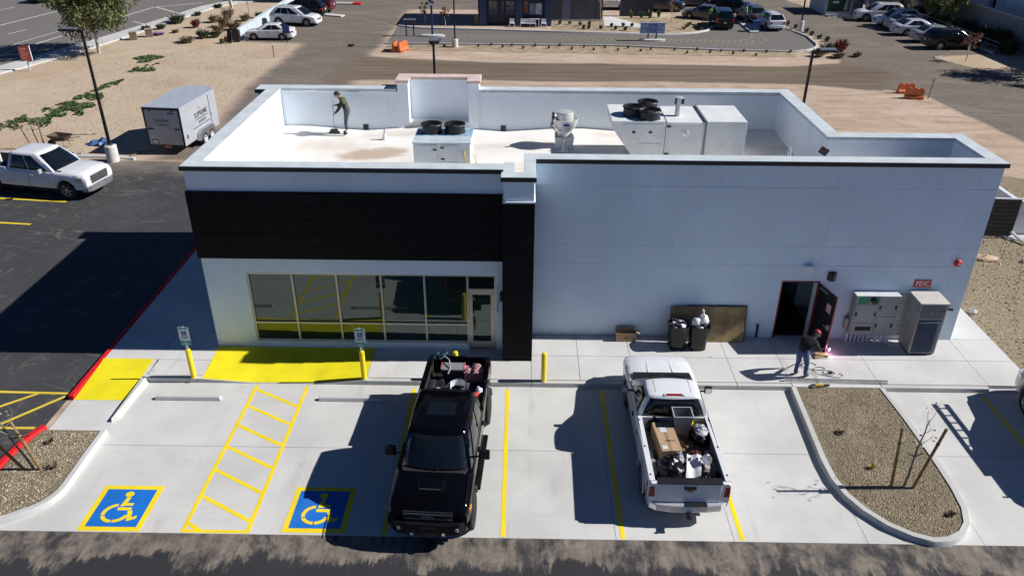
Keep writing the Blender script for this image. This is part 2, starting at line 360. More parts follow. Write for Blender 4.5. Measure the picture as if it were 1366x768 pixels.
def build_ground():
    xs = [-400,-200,-120,-80]+[-60+.6*i for i in range(200)]+[60+8*i for i in range(1,4)]+[120,200,400]
    ys = [-400,-150,-60,-30]+[-20+.6*i for i in range(34)]+[.6*i for i in range(1,136)]+[86,92,100,115,140,200,400]
    b = B(); nx = len(xs)
    A = {k_: [] for k_ in ('asph','gravel','olive','tracks')}
    for y in ys:
        for x in xs:
            b.v.append((x, y, -.012))
            near = -62 < x < 62 and -32 < y < 84
            A['asph'].append(max(sstep(dist_poly(x,y,Z_drive),1.6)*.8, sstep(dist_poly(x,y,Z_strip),.9)*.95, sstep(dist_poly(x,y,Z_lane),.7)) if near else 0)
            A['tracks'].append(sstep(dist_poly(x,y,Z_strip),1.2) if near else 0)
            A['gravel'].append(max(sstep(dist_poly(x,y,Z_gravel),.8), sstep(dist_poly(x,y,Z_grav2),.6)) if near else .3)
            A['olive'].append(sstep(dist_poly(x,y,Z_olive),.8) if near else 0)
    for j in range(len(ys)-1):
        for i in range(nx-1): b.f.append((j*nx+i, j*nx+i+1, (j+1)*nx+i+1, (j+1)*nx+i)); b.m.append(0)
    o = struct('ground', b, G_ground)
    for k_, v_ in A.items(): o.data.attributes.new(k_, 'FLOAT', 'POINT').data.foreach_set('value', v_)
build_ground()
# front and left asphalt lots
b = B(); b.prism([(-11.75,-60),(70,-60),(70,-5.9),(-11.75,-5.9)], -.4, -.004); struct('front_asphalt', b, G_asph)
b = B(); b.prism([(-60,-60),(-11.75,-60),(-11.75,-5.93),(-12.62,-4.6),(-12.62,24),(-16.9,19.1),(-19.4,19.25),(-60,19.75)], -.4, -.005); struct('left_asphalt', b, G_asphL)

# ---------------------------------------------------------------- concrete parking apron: slabs with sawn joints
apron = tag(obj('parking_apron', B().box(-10.95,19.9,-5.88,-.03,-.3,-.02), G_conc), kind='structure')
xj = [-11.0,-7.4,-5.9,-2.74,0,2.6,5.3,8.35,11.0,13.9,17,20]
yj = [-5.9,-2.85,0]
for i in range(len(xj)-1):
    for j in range(2):
        obj('slab', B().box(xj[i]+.006,xj[i+1]-.006,yj[j]+(.006 if j else 0),yj[j+1]-.006,-.3,0), G_conc, apron)
obj('slab', B().prism([(-13.4,-5.9),(-11.01,-5.9),(-11.01,-4.0),(-12.3,-4.0)], -.3, -.0025), G_conc, apron)
def paint(name, poly, z=.004, m=None, lab=None, z0=None):
    return struct(name, B().prism(poly, z-.003, z), m or P_yel)
def stripe(name, p, q, wd=.1, z=.004, m=None):
    d = Vector((q[0]-p[0], q[1]-p[1])).normalized(); n = Vector((-d.y, d.x))*wd/2
    return paint(name, [(p[0]-n.x,p[1]-n.y),(q[0]-n.x,q[1]-n.y),(q[0]+n.x,q[1]+n.y),(p[0]+n.x,p[1]+n.y)], z, m)
for x in (-2.74, 0, 2.76, 5.5): stripe('stall_stripe', (x,-5.87), (x,-.16), .105)
stripe('stall_stripe', (13.85,-5.8), (13.85,-.2), .105)
# hatched access aisle, one joined marking
b = B()
def seg(b, p, q, wd, z0=.001, z1=.004):
    d = Vector((q[0]-p[0], q[1]-p[1])).normalized(); n = Vector((-d.y, d.x))*wd/2
    b.prism([(p[0]-n.x,p[1]-n.y),(q[0]-n.x,q[1]-n.y),(q[0]+n.x,q[1]+n.y),(p[0]+n.x,p[1]+n.y)], z0, z1)
seg(b, (-7.4,-5.87), (-7.4,-.1), .1); seg(b, (-5.9,-5.87), (-5.9,-.1), .1)
for y in (-.3,-1.1,-1.97,-2.86,-3.76,-4.7): seg(b, (-7.35,y), (-5.95,y-.8), .1, .0005, .0035)
seg(b, (-7.35,-5.6), (-7.0,-5.82), .1, .0005, .0035); seg(b, (-7.35,-5.83), (-5.95,-5.83), .09, .0007, .0037)
struct('hatched_aisle_marking', b, P_yel)
def isa(name, x0, y0, wd, h):
    b = B(); b.prism([(x0,y0),(x0+wd,y0),(x0+wd,y0+h),(x0,y0+h)], .0005, .004); g = struct('accessible_stall_marking', b, P_yel)
    obj('blue_field', B().prism([(x0+.13,y0+.13),(x0+wd-.13,y0+.13),(x0+wd-.13,y0+h-.13),(x0+.13,y0+h-.13)], .004, .0075), P_blue, g)
    s = B(); ox, oy = x0+wd/2, y0+h/2; k_ = wd*.46
    zz = [.0105]
    def P(pts): zz[0] += .0004; s.prism([(ox+px*k_, oy+py*k_) for px, py in pts], .0075, zz[0])
    P([(.0+.155*math.cos(t*.5236), .66+.135*math.sin(t*.5236)) for t in range(12)])             # head
    P([(-.1,.06),(.06,.06),(.12,.5),(-.02,.52)])                                               # torso
    P([(.0,.09),(.34,.09),(.34,.22),(.02,.22)])                                                # arm
    P([(-.12,-.14),(.36,-.14),(.36,.0),(-.12,.0)])                                             # seat
    P([(.28,-.16),(.44,-.14),(.56,-.6),(.42,-.64)]); P([(.42,-.66),(.72,-.52),(.7,-.38),(.48,-.5)])
    for a0, a1 in ((100,196),(203,268),(275,345)):                                             # wheel
        n = 8; o_ = [(-.1+.5*math.cos(R(a0+(a1-a0)*i/n)), -.28+.46*math.sin(R(a0+(a1-a0)*i/n))) for i in range(n+1)]
        i_ = [(-.1+.37*math.cos(R(a0+(a1-a0)*i/n)), -.28+.33*math.sin(R(a0+(a1-a0)*i/n))) for i in range(n, -1, -1)]
        P(o_+i_)
    obj('wheelchair_symbol', s, P_yel, g)
isa('a', -9.86, -5.87, 1.46, 1.49); isa('b', -5.12, -5.83, 1.47, 1.49)

# ---------------------------------------------------------------- sidewalk: slabs, ramp, kerbs
walk = tag(obj('sidewalk', B().box(-12.4,15.5,1.0,2.9,-.3,.1), G_walk), kind='structure')
def sl(x0, x1, y0, y1, z1=.15): obj('slab', B().box(x0+.007,x1-.007,y0+.007,y1-.007,-.25,z1), G_walk, walk)
fx = [-4.2,-1.7,.69,2.14,3.75,6.74,8.35,10.95,14.15,15.55]
for i in range(len(fx)-1):
    sl(fx[i], fx[i+1], .16, 1.45 if i > 1 else 1.8)
    if i > 1: sl(fx[i], fx[i+1], 1.45, 2.7)
for i in range(12):   # walk down the west side
    for x0, x1 in ((-12.4,-10.72),(-10.72,-9.1)): sl(x0, x1, .97+1.55*i, .97+1.55*(i+1))
for y0, y1 in ((2.7,5.2),(5.2,8),(8,10.5)): sl(14.17, 15.55, y0, y1)
def prof(x):
    if x < -9.3: return .15
    if x < -7.6: return .15-.138*(x+9.3)/1.7
    if x < -5.8: return .012
    if x < -4.2: return .012+.138*(x+5.8)/1.6
    return .15
def zr(x, y): return .15-(.15-prof(x))*max(0, min(1, 1-(y-.05)/1.5))
sl(-10.72,-9.1,.16,.97)
ramp = struct('kerb_ramp', B().grid(lambda u, v: (-9.09+4.88*u, .16+1.62*v, zr(-9.09+4.88*u, .16+1.62*v)), 44, 8), G_walk, smooth=60)
def ysk(u, v):   # yellow field: left edge slants
    y = .03+1.72*v; xl = -9.04-.1*v; xr = -4.2; x = xl+(xr-xl)*u; return (x, y, zr(x, y)+.006)
struct('yellow_ramp_pad', B().grid(ysk, 40, 8), P_pad, smooth=60)
def kerb(name, xs, y0, y1, m=None, h=lambda x: .15, group=None):
    b = B()
    b.grid(lambda u, v: (xs[0]+(xs[1]-xs[0])*u, y0, -.05+(h(xs[0]+(xs[1]-xs[0])*u)+.05)*v), 40, 1)
    b.grid(lambda u, v: (xs[0]+(xs[1]-xs[0])*u, y0+(y1-y0)*v, h(xs[0]+(xs[1]-xs[0])*u)), 40, 1)
    return struct(name, b, m or G_kerb)
kerb('kerb', (-10.78,-4.2), -.005, .155, h=lambda x: prof(x)+.001)
fx2 = [-4.2,-1.7,.69,3.75,6.74,8.35]
for i in range(5): struct('kerb', B().box(fx2[i]+.004,fx2[i+1]-.004,-.005,.153,-.2,.15), G_kerb, bevel=.02)
struct('kerb', B().box(8.36,10.95,-.02,.153,-.2,.15), G_walk, bevel=.01)
struct('kerb', B().box(10.96,14.1,-.005,.153,-.2,.15), G_kerb, bevel=.02); struct('kerb', B().box(14.11,19.9,-.005,.153,-.2,.06), G_kerb, bevel=.02)
# west landing with yellow pad sloping to the asphalt
def zl(y): return .15 if y > .97 else .02+.13*max(0, min(1, (y+.95)/1.92))
b = B(); b.grid(lambda u, v: (-12.42+1.66*u, -2.42+3.39*v, zl(-2.42+3.39*v)), 2, 16); struct('landing_ramp', b, G_walk, smooth=60)
b = B(); b.grid(lambda u, v: (-12.42+(1.55-.06*(1-v))*u, -.95+1.94*v, zl(-.95+1.94*v)+.006), 2, 10); struct('yellow_landing_pad', b, P_pad, smooth=60)
b = B(); b.hexa([(-10.86,-1.95,-.02),(-10.68,-1.7,-.02),(-10.6,.03,-.02),(-10.84,.03,-.02),(-10.84,-1.93,.15),(-10.8,-1.85,.15),(-10.72,.03,.152),(-10.84,.03,.152)]); struct('kerb', b, G_kerb)
red = obj('red_kerb', B().box(-12.56,-12.4,-.93,2.0,-.05,.15), P_red, bevel=.02); tag(red, kind='structure')
b = B(); b.box(-12.58,-12.42,2.01,20,-.05,.15); struct('red_kerb', b, P_red, bevel=.02)
# left island
def arc(cx, cy, r, a0, a1, n): return [(cx+r*math.cos(R(a0+(a1-a0)*i/n)), cy+r*math.sin(R(a0+(a1-a0)*i/n))) for i in range(n+1)]
def ring_kerb(name, path, wd, h=.15, m=None, side=1):
    """kerb swept along an open path, wd wide on the right of travel * side"""
    b = B(); n = len(path); V = []
    for i, p in enumerate(path):
        q0, q1 = path[max(0,i-1)], path[min(n-1,i+1)]; d = Vector((q1[0]-q0[0], q1[1]-q0[1])).normalized(); nn = Vector((d.y, -d.x))*wd*side
        o_ = (p[0]+nn.x*.0, p[1]+nn.y*.0)
        V += [(o_[0],o_[1],-.1),(o_[0]+nn.x*.12,o_[1]+nn.y*.12,h-.015),(o_[0]+nn.x*.2,o_[1]+nn.y*.2,h),(o_[0]+nn.x,o_[1]+nn.y,h),(o_[0]+nn.x,o_[1]+nn.y,-.1)]
    Q = [(i*5+j, i*5+j+1, (i+1)*5+j+1, (i+1)*5+j) for i in range(n-1) for j in range(4)]+[(4,3,2,1,0), tuple((n-1)*5+j for j in range(5))]
    b.add(V, Q); return struct(name, b, m or G_kerb, smooth=40)
left_path = [(-10.72,-2.42),(-10.72,-3.4),(-10.7,-4.4)]+arc(-11.75,-4.55,1.05,0,-62,7)+[(-11.6,-5.72),(-12.4,-5.95)]
ring_kerb('kerb', left_path, .16)
b = B(); b.prism([(-10.9,-2.42),(-12.45,-2.42),(-12.65,-3.4),(-12.75,-5.75),(-12.4,-5.82),(-11.7,-5.62),(-11.3,-5.4),(-11.0,-5.05),(-10.88,-4.5)], -.05, .12); struct('gravel_bed', b, G_gravel)
rk = [(-12.42,-2.3),(-12.62,-2.75),(-12.72,-3.6),(-12.82,-5.9)]
ring_kerb('red_kerb', rk, .17, m=P_red, side=1)
# right island
isl = [(8.27,-.02),(8.2,-1.4),(8.1,-3.2),(8.12,-3.9),(8.25,-4.5),(8.5,-5.0),(8.9,-5.5),(9.35,-5.82),(9.8,-5.99),(10.2,-5.95),(10.6,-5.75),(10.9,-5.4),(11.08,-4.9),(11.16,-4.2),(11.18,-2.8),(11.14,-1.4),(11.05,-.02)]
ring_kerb('kerb', isl, .17, side=-1)
inn = [(8.45,-.02),(8.38,-1.4),(8.28,-3.2),(8.3,-3.85),(8.42,-4.42),(8.65,-4.9),(9.02,-5.36),(9.44,-5.66),(9.82,-5.8),(10.16,-5.77),(10.48,-5.6),(10.74,-5.3),(10.91,-4.85),(10.98,-4.2),(11.0,-2.8),(10.96,-1.4),(10.87,-.02)]
struct('gravel_bed', B().prism(inn, -.05, .125), G_gravel)
# loose stones on the two beds
def stones(name, polys, n, z, smin, smax, mats):
    b = B(); rnd = random.Random(5)
    for _ in range(n):
        poly = rnd.choice(polys)
        xs = [p[0] for p in poly]; ys = [p[1] for p in poly]
        x, y = rnd.uniform(min(xs), max(xs)), rnd.uniform(min(ys), max(ys))
        if dist_poly(x, y, poly) < .05: continue
        s_ = rnd.uniform(smin, smax); t = rnd.uniform(0, 6.3); h = s_*rnd.uniform(.4, .9)
        b.mi = rnd.randrange(len(mats))
        pts = [(x+s_*math.cos(t+k_*1.57)*rnd.uniform(.7,1.2), y+s_*math.sin(t+k_*1.57)*rnd.uniform(.7,1.2), z-.01) for k_ in range(4)]+[(x+rnd.uniform(-.3,.3)*s_, y+rnd.uniform(-.3,.3)*s_, z+h)]
        b.add(pts, [(0,1,4),(1,2,4),(2,3,4),(3,0,4)])
    return tag(obj(name, b, mats), kind='stuff')
S1 = [pm('tan_stone', (.36,.29,.19), .9, var=.2), pm('brown_stone', (.16,.12,.075), .9, var=.2), pm('pale_stone', (.5,.44,.33), .9, var=.15)]
lp = [(-10.9,-2.45),(-12.4,-2.45),(-12.55,-3.4),(-12.7,-5.7),(-12.3,-5.7),(-11.7,-5.55),(-11.3,-5.3),(-11.0,-4.9)]
stones('gravel_stones', [inn, inn, lp], 9000, .122, .015, .036, S1)
stones('yard_stones', [[(15.7,-4),(24,-4),(24,17),(15.7,17)]], 5000, -.012, .03, .07, S1)
stones('verge_stones', [[(-33,40),(-30,28),(-26,20.5),(-20,20.5),(-18.6,28),(-19,40),(-20,48),(-25,48)]], 14000, -.012, .02, .05, S1)
# parking lines on the left lot
for (p, q) in (((-24.5,14.15),(-20.2,13.72)),((-24.5,11.6),(-20.42,11.22)),((-24.5,8.9),(-20.6,8.7))): stripe('lot_stripe', p, q, .12, -.001)
b = B()
for p, q in (((-15.6,-.57),(-12.75,-.62)),((-14.9,-1.75),(-13.6,-.63)),((-14.6,-2.9),(-12.75,-.75)),((-15.5,-2.25),(-12.85,-2.2)),((-15.9,-1.1),(-15.0,-.6))): seg(b, p, q, .1, -.004, -.001+.0004*len(b.f)/6)
struct('hatched_lot_marking', b, worn('faded_yellow_marking', (.72,.52,.05), (.1,.1,.1), .4))
# wheel stops
for i, (x0, lab) in enumerate(((-10.1,'concrete wheel stop in the leftmost accessible stall'),(-5.42,'concrete wheel stop beside the black pickup, half in its shadow'))):
    b = B(); b.hexa([(0,-.08,0),(1.9,-.08,0),(1.9,.08,0),(0,.08,0),(.03,-.05,.12),(1.87,-.05,.12),(1.87,.05,.12),(.03,.05,.12)])
    o = tag(obj('wheel_stop', b, G_kerb, bevel=.02), lab, 'wheel stop', 'wheel stops'); o.location = (x0, -.82+.05*i, .001)
# ---------------------------------------------------------------- main building
def stucco(name, col):
    k = NT(name); P = k.pos()
    a_ = k.noise(P, .5, 6, .6); f = k.noise(P, 70, 3, .7); s_ = k.noise(k.mapv(P, (1.5, 1.5, .18)), 1.6, 6, .65)
    c = k.mix(k.smooth(a_, .3, .72), tuple(x*.94 for x in col), tuple(min(1, x*1.04) for x in col))
    c = k.mix(k.math('MULTIPLY', k.smooth(s_, .5, .8), .16), c, tuple(x*.74 for x in col))
    X, Y, Z = k.sep(P)
    st = k.math('MULTIPLY', k.smooth(k.noise(k.mapv(P, (3.2, 3.2, .12)), 1.3, 7, .7), .55, .78), k.smooth(Z, 4.2, 6.1)); c = k.mix(k.math('MULTIPLY', st, .3), c, (.38, .38, .36))
    bd = k.math('MULTIPLY', k.smooth(Z, .75, .15), k.smooth(k.noise(P, 1.6, 6, .65), .35, .65)); c = k.mix(k.math('MULTIPLY', bd, .3), c, (.42, .37, .3))
    k.l(c, k.bs.inputs['Base Color']); k.set(Roughness=.9, Specular_IOR_Level=.2); k.bump(k.math('ADD', f, k.noise(P, 6, 5, .6)), .35, .012)
    return k.m
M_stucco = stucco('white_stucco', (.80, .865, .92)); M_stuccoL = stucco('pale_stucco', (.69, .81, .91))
M_siding = pm('black_siding', (.0055, .0055, .0065), .7, var=.2, vs=5, bump=.1, world=True, spec=.18)
M_fascia = pm('dark_cap_metal', (.022, .023, .027), .5, var=.2, world=True)
M_capm = pm('pale_cap_metal', (.58, .63, .65), .5, var=.08, vs=2, world=True)
M_capr = pm('pinkish_cap_metal', (.68, .52, .47), .6, var=.12, vs=2, world=True)
M_frame = pm('champagne_aluminium', (.5, .47, .4), .4, .35, var=.06)
M_store = glass_mat('storefront_glass', (.007, .019, .017), 1.85, (.84, 1, .95))
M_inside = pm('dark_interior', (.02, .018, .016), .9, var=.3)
def roof_material():
    k = NT('white_roof_membrane'); P = k.pos()
    a_ = k.noise(k.mapv(P, (.5, 1.1, 1)), .7, 7, .62, .5)
    c = k.mix(k.smooth(a_, .42, .75), (.82, .8, .76), (.66, .60, .53))
    d = k.n('ShaderNodeVectorMath', operation='DISTANCE'); d.inputs[1].default_value = (-4.8, 7.3, 4.6); k.l(k.mapv(P, (1, 1, 1)), d.inputs[0])
    X, Y, Z = k.sep(P)
    ell = k.math('ADD', k.math('POWER', k.math('DIVIDE', k.math('ADD', X, 4.9), 1.5), 2), k.math('POWER', k.math('DIVIDE', k.math('ADD', k.math('SUBTRACT', Y, 7.3), k.math('MULTIPLY', k.math('ADD', X, 4.9), -.25)), .75), 2))
    st = k.smooth(k.math('ADD', ell, k.math('MULTIPLY', k.noise(P, 1.6, 6, .6), 1.3)), 1.7, .9)
    c = k.mix(k.math('MULTIPLY', st, .75), c, (.42, .29, .19))
    e2 = k.math('ADD', k.math('POWER', k.math('DIVIDE', k.math('ADD', X, 7.2), 2.2), 2), k.math('POWER', k.math('DIVIDE', k.math('SUBTRACT', Y, 8.3), .9), 2))
    st2 = k.smooth(k.math('ADD', e2, k.math('MULTIPLY', k.noise(P, 1.3, 6, .65), 2.2)), 2.3, .9)
    c = k.mix(k.math('MULTIPLY', st2, .4), c, (.5, .38, .28))
    k.l(c, k.bs.inputs['Base Color']); k.set(Roughness=.7, Specular_IOR_Level=.25); k.bump(a_, .1, .02)
    return k.m
M_roof = roof_material()
bld = thing('commercial_building', 'new white stucco flat roofed commercial building with black siding band and storefront glazing', 'building', (2.5, 6, 0))
def part(name, b, m, par=None, **k): return obj(name, b, m, par or bld, world=True, **k)
# front-left wing
b = B(); b.box(-9.15,-7.9,1.77,2.17,.0,3.27); b.box(-.39,-.17,1.77,2.17,0,3.27); b.box(-7.9,-1.25,1.77,2.17,0,.36); b.box(-7.9,-.39,1.77,2.17,2.76,3.27)
b.box(-9.15,-.17,1.775,2.17,3.27,6.0)
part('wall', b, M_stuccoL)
xs = [-9.15,-6.02,-.95,-.17]
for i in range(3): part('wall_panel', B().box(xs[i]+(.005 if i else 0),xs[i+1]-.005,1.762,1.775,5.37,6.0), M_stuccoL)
for i in range(5): part('siding_board', B().hexa([(-9.2,1.685,3.27+.42*i),(-.17,1.685,3.27+.42*i),(-.17,1.774,3.27+.42*i),(-9.2,1.774,3.27+.42*i),(-9.2,1.70,3.27+.42*(i+1)-.02),(-.17,1.70,3.27+.42*(i+1)-.02),(-.17,1.774,3.27+.42*(i+1)-.02),(-9.2,1.774,3.27+.42*(i+1)-.02)]), M_siding)
part('siding_backing', B().box(-9.19,-.175,1.735,1.7745,3.275,5.368), M_blackm)
part('wall', B().box(-9.15,-8.75,2.17,10.3,0,6.0), M_stucco)
for i in range(5): part('siding_board', B().box(-9.2,-9.151,1.775,10.2,3.27+.42*i,3.27+.42*(i+1)-.02), M_siding)
part('wall', B().box(-9.55,-8.75,10.3,10.72,0,6.0).box(-9.55,-9.16,10.12,10.3,0,6.0), M_stucco)
# back wall, raised bay
part('wall', B().box(-8.75,-4.35,10.3,10.7,0,6.0).box(-1.3,10.3,10.3,10.7,0,6.0), M_stucco)
part('wall', B().box(-4.35,-3.95,10.25,11.2,0,6.34).box(-1.7,-1.3,10.25,11.2,0,6.34).box(-3.95,-1.7,10.8,11.2,0,6.34), M_stucco)
part('wall', B().box(9.9,10.3,5.0,10.3,0,6.0).box(10.3,13.85,5.0,5.4,0,6.0).box(13.85,14.2,3.08,5.4,0,6.0), M_stucco)
# front-right wall with door opening
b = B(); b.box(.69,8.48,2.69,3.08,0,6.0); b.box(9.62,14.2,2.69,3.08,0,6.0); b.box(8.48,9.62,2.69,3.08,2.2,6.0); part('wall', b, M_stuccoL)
zr_ = [.15,2.76,3.40,5.29,6.0]; xc = [.69,1.28,4.95,5.55,9.55,13.6,14.2]
for i in range(len(xc)-1):
    for j in range(4):
        x0, x1, z0, z1 = xc[i]+(.0 if i == 0 else .002), xc[i+1]-(.0 if i == 5 else .002), zr_[j]+(.004 if j else 0), zr_[j+1]-(.004 if j < 3 else 0)
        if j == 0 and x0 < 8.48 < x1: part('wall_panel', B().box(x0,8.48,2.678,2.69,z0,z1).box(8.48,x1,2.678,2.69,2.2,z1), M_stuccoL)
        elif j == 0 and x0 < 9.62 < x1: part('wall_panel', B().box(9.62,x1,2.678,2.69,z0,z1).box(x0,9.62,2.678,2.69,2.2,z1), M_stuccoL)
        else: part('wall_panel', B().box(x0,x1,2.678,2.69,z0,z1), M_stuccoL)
# pier
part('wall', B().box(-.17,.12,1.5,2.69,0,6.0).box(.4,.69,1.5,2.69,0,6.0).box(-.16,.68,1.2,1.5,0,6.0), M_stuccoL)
part('pier_ledge', B().box(-.19,.73,1.12,2.67,5.34,5.38), M_capm)
part('siding_backing', B().box(-.165,.685,1.175,1.198,.15,5.33), M_blackm)
for i in range(11):
    z = .15+.4718*i
    part('siding_board', B().hexa([(-.19,1.13,z),(.71,1.13,z),(.71,1.18,z),(-.19,1.18,z),(-.19,1.148,z+.452),(.71,1.148,z+.452),(.71,1.18,z+.452),(-.19,1.18,z+.452)]), M_siding)
for i in range(11):
    z = .15+.4718*i; part('siding_board', B().box(.692,.712,1.18,2.676,z,z+.452), M_siding); part('siding_board', B().box(-.192,-.172,1.18,1.76,z,z+.452), M_siding)
# parapet caps and dark front fascia
def cap(x0, x1, y0, y1, z=6.0, m=None, h=.11): part('parapet_cap', B().box(x0,x1,y0,y1,z,z+h), m or M_capm, bevel=.008)
cap(-9.22,-.18,1.725,2.2); cap(-9.22,-8.72,2.2,10.08); cap(-9.62,-8.72,10.08,10.76); cap(-8.72,-4.4,10.27,10.76); cap(-1.26,9.87,10.27,10.76); cap(9.87,10.34,5.43,10.76)
cap(9.87,13.82,4.97,5.43); cap(13.82,14.27,3.11,5.43); cap(.4,14.27,2.63,3.11)
cap(-.23,.73,1.12,1.53); cap(-.18,.14,1.53,2.3); cap(.40,.73,1.53,2.63)
cap(-4.41,-1.24,10.76,11.25,6.34,M_capr); cap(-4.41,-3.91,10.2,10.76,6.34,M_capr); cap(-1.74,-1.24,10.2,10.76,6.34,M_capr)
for x0, x1, y in ((-9.24,-.2,1.70),(-.245,.745,1.10),(.75,14.29,2.605)): part('cap_fascia', B().box(x0,x1,y,y+.022,5.975,6.095), M_fascia)
part('cap_fascia', B().box(-9.64,-9.23,10.055,10.077,5.96,6.095), M_fascia); part('cap_fascia', B().box(-5.0,-4.42,10.77,10.8,6.0,6.14), M_fascia)
for x0, x1, y in ((-8.72,-4.42,10.255),(-1.23,9.87,10.255)): part('cap_edge', B().box(x0,x1,y,y+.012,5.985,6.03), M_steel)
# roof deck: low cricketed membrane falling to the scuppers
def zroof(x, y):
    d = min(abs(x+5.65), abs(x+.39), abs(x-4.8)); k_ = max(0, (y-9.0)/1.3)
    return 4.60+.03*math.sin(x*.9)*0+k_*(min(.16, d*.075)-.07)
part('roof', B().grid(lambda u, v: (-8.76+18.67*u, 3.0+7.35*v, zroof(-8.76+18.67*u, 3.0+7.35*v)), 120, 24), M_roof, smooth=60); part('roof', B().grid(lambda u, v: (-8.76+8.7*u, 2.1+.9*v, 4.6), 2, 1), M_roof)
for q in ((9.8,13.9,3.0,5.1,4.3,4.59),(-3.96,-1.69,10.28,10.82,4.3,4.85),(-.1,.6,1.4,2.2,4.3,4.6)): part('roof', B().box(*q), M_roof)
for x in (-5.65, -.39): part('scupper', B().box(x-.1,x+.1,10.27,10.31,4.52,4.74), M_black)
# storefront
fr = obj('storefront_frame', B(), M_frame, bld)
b = B()
for x in (-7.87,-6.54,-5.2,-3.87,-2.56): b.box(x-.03,x+.03,1.80,1.92,.36,2.76)
b.box(-1.29,-1.23,1.80,1.92,.15,2.76); b.box(-.45,-.39,1.80,1.92,.15,2.76)
for z in (.39,2.73): b.box(-7.84,-1.29,1.803,1.917,z-.03,z+.03)
for i, (x0, x1) in enumerate(((-7.84,-6.57),(-6.51,-5.23),(-5.17,-3.90),(-3.84,-2.59),(-2.53,-1.29))): b.box(x0,x1,1.803,1.917,.985,1.045)
b.box(-1.23,-.45,1.803,1.917,2.70,2.76); b.box(-1.23,-.45,1.803,1.917,2.22,2.28)
fr.data = obj('tmp', b, M_frame, bld, world=True).data; bpy.data.objects.remove([o for o in C.objects if o.name.startswith('tmp')][0]); fr.data.name = 'storefront_frame'
for x0, x1 in ((-7.84,-6.57),(-6.51,-5.23),(-5.17,-3.90),(-3.84,-2.59),(-2.53,-1.29)):
    for z0, z1 in ((.42,.985),(1.045,2.70)): obj('pane', B().box(x0,x1,1.855,1.867,z0,z1), M_store, fr, world=True)
obj('pane', B().box(-1.23,-.45,1.855,1.867,2.28,2.70), M_store, fr, world=True)
dr = obj('entrance_door', B().box(-1.225,-1.12,1.815,1.87,.17,2.215).box(-.56,-.455,1.815,1.87,.17,2.215).box(-1.12,-.56,1.815,1.87,.17,.42).box(-1.12,-.56,1.815,1.87,2.08,2.215), M_frame, bld, world=True)
obj('pane', B().box(-1.12,-.56,1.838,1.85,.42,2.08), M_store, dr, world=True)
obj('handle', B().tube([(-1.08,1.80,.85),(-1.06,1.75,.88),(-1.06,1.75,1.25),(-1.08,1.80,1.28)], .016).box(-1.11,-1.03,1.79,1.815,1.0,1.16), M_black, dr, world=True)
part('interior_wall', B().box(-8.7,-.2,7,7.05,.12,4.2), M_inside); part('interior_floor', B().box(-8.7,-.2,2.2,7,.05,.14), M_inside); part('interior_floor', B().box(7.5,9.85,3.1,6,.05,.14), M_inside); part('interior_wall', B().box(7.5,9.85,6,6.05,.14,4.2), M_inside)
M_dred = pm('dark_red_paint', (.2,.01,.014), .5, var=.15)
# service door: red frame and open black leaf
part('door_frame', B().box(8.46,8.5,2.66,2.74,.15,2.22).box(9.6,9.64,2.66,2.74,.15,2.22).box(8.5,9.6,2.66,2.74,2.18,2.22), M_dred)
hx, hy = 9.64, 2.645; ex, ey = 9.86, 1.74
d = Vector((ex-hx, ey-hy)); L_ = d.length; d.normalize(); n = Vector((-d.y, d.x))
def dp(s_, t_, z): return (hx+d.x*s_+n.x*t_, hy+d.y*s_+n.y*t_, z)
def dbox(b, s0, s1, t0, t1, z0, z1): return b.hexa([dp(s0,t0,z0),dp(s1,t0,z0),dp(s1,t1,z0),dp(s0,t1,z0),dp(s0,t0,z1),dp(s1,t0,z1),dp(s1,t1,z1),dp(s0,t1,z1)])
lf = part('door', dbox(B(), .02, L_, -.022, .022, .17, 2.17), M_black)
obj('door_edge', dbox(B(), L_, L_+.008, -.022, .022, .17, 2.17), M_dred, lf, world=True)
obj('notice', dbox(B(), .55, .78, -.026, -.0225, 1.5, 1.78), pm('pink_paper', (.62,.36,.36), .8), lf, world=True)
b = B(); dbox(b, L_-.13, L_-.05, -.06, -.022, .98, 1.15); b.tube([dp(L_-.1,-.08,1.06),dp(L_-.26,-.08,1.06)], .014); obj('handle', b, M_chrome, lf, world=True)
b = B(); dbox(b, .12, .5, -.07, -.022, 2.04, 2.12); obj('door_closer', b, M_steel, lf, world=True)

# ---------------------------------------------------------------- fittings on the front wall
def fit(name, lab, cat, loc, group=None): return thing(name, lab, cat, loc, 0, group)
t = fit('fdc_sign', 'small red sign reading FDC on the right end of the wall', 'sign', (12.79,2.66,2.19))
obj('panel', B().box(-.26,.26,-.012,.012,-.13,.13), M_red, t, bevel=.004)
obj('border', B().box(-.25,.25,-.015,-.0125,.115,.122).box(-.25,.25,-.015,-.0125,-.122,-.115), M_white, t)
text('lettering', 'FDC', .22, M_white, t, frame(Vector((0,-.0125,-.005)), (1,0,0), (0,0,1)), bold=.004)
t = fit('fire_alarm_bell', 'round red fire alarm bell high on the wall near its right corner', 'alarm bell', (13.66,2.678,2.93))
obj('gong', B().lathe([(.001,-.13),(.05,-.128),(.1,-.1),(.125,-.06),(.125,-.04)], axis='y'), M_red, t, smooth=40); obj('back_box', B().box(-.06,.06,-.05,0,-.06,.06), M_white, t)
obj('bell_cap', B().cyl((0,-.128,0),(0,-.15,0),.03), M_white, t)
t = fit('wall_light', 'small black half round wall light right of the open door', 'wall light', (9.95,2.678,2.42))
obj('housing', B().grid(lambda u, v: (.13*math.cos(math.pi*u), -.16*math.sin(math.pi*u)*(1-.35*v*v), -.13+.26*v), 10, 5).add([(-.13,0,-.13),(.13,0,-.13),(.13,0,.13),(-.13,0,.13)], [(0,1,2,3)]), M_black, t, smooth=50)
obj('lens', B().cyl((0,-.07,-.125),(0,-.07,-.135),.06), M_lamp, t)
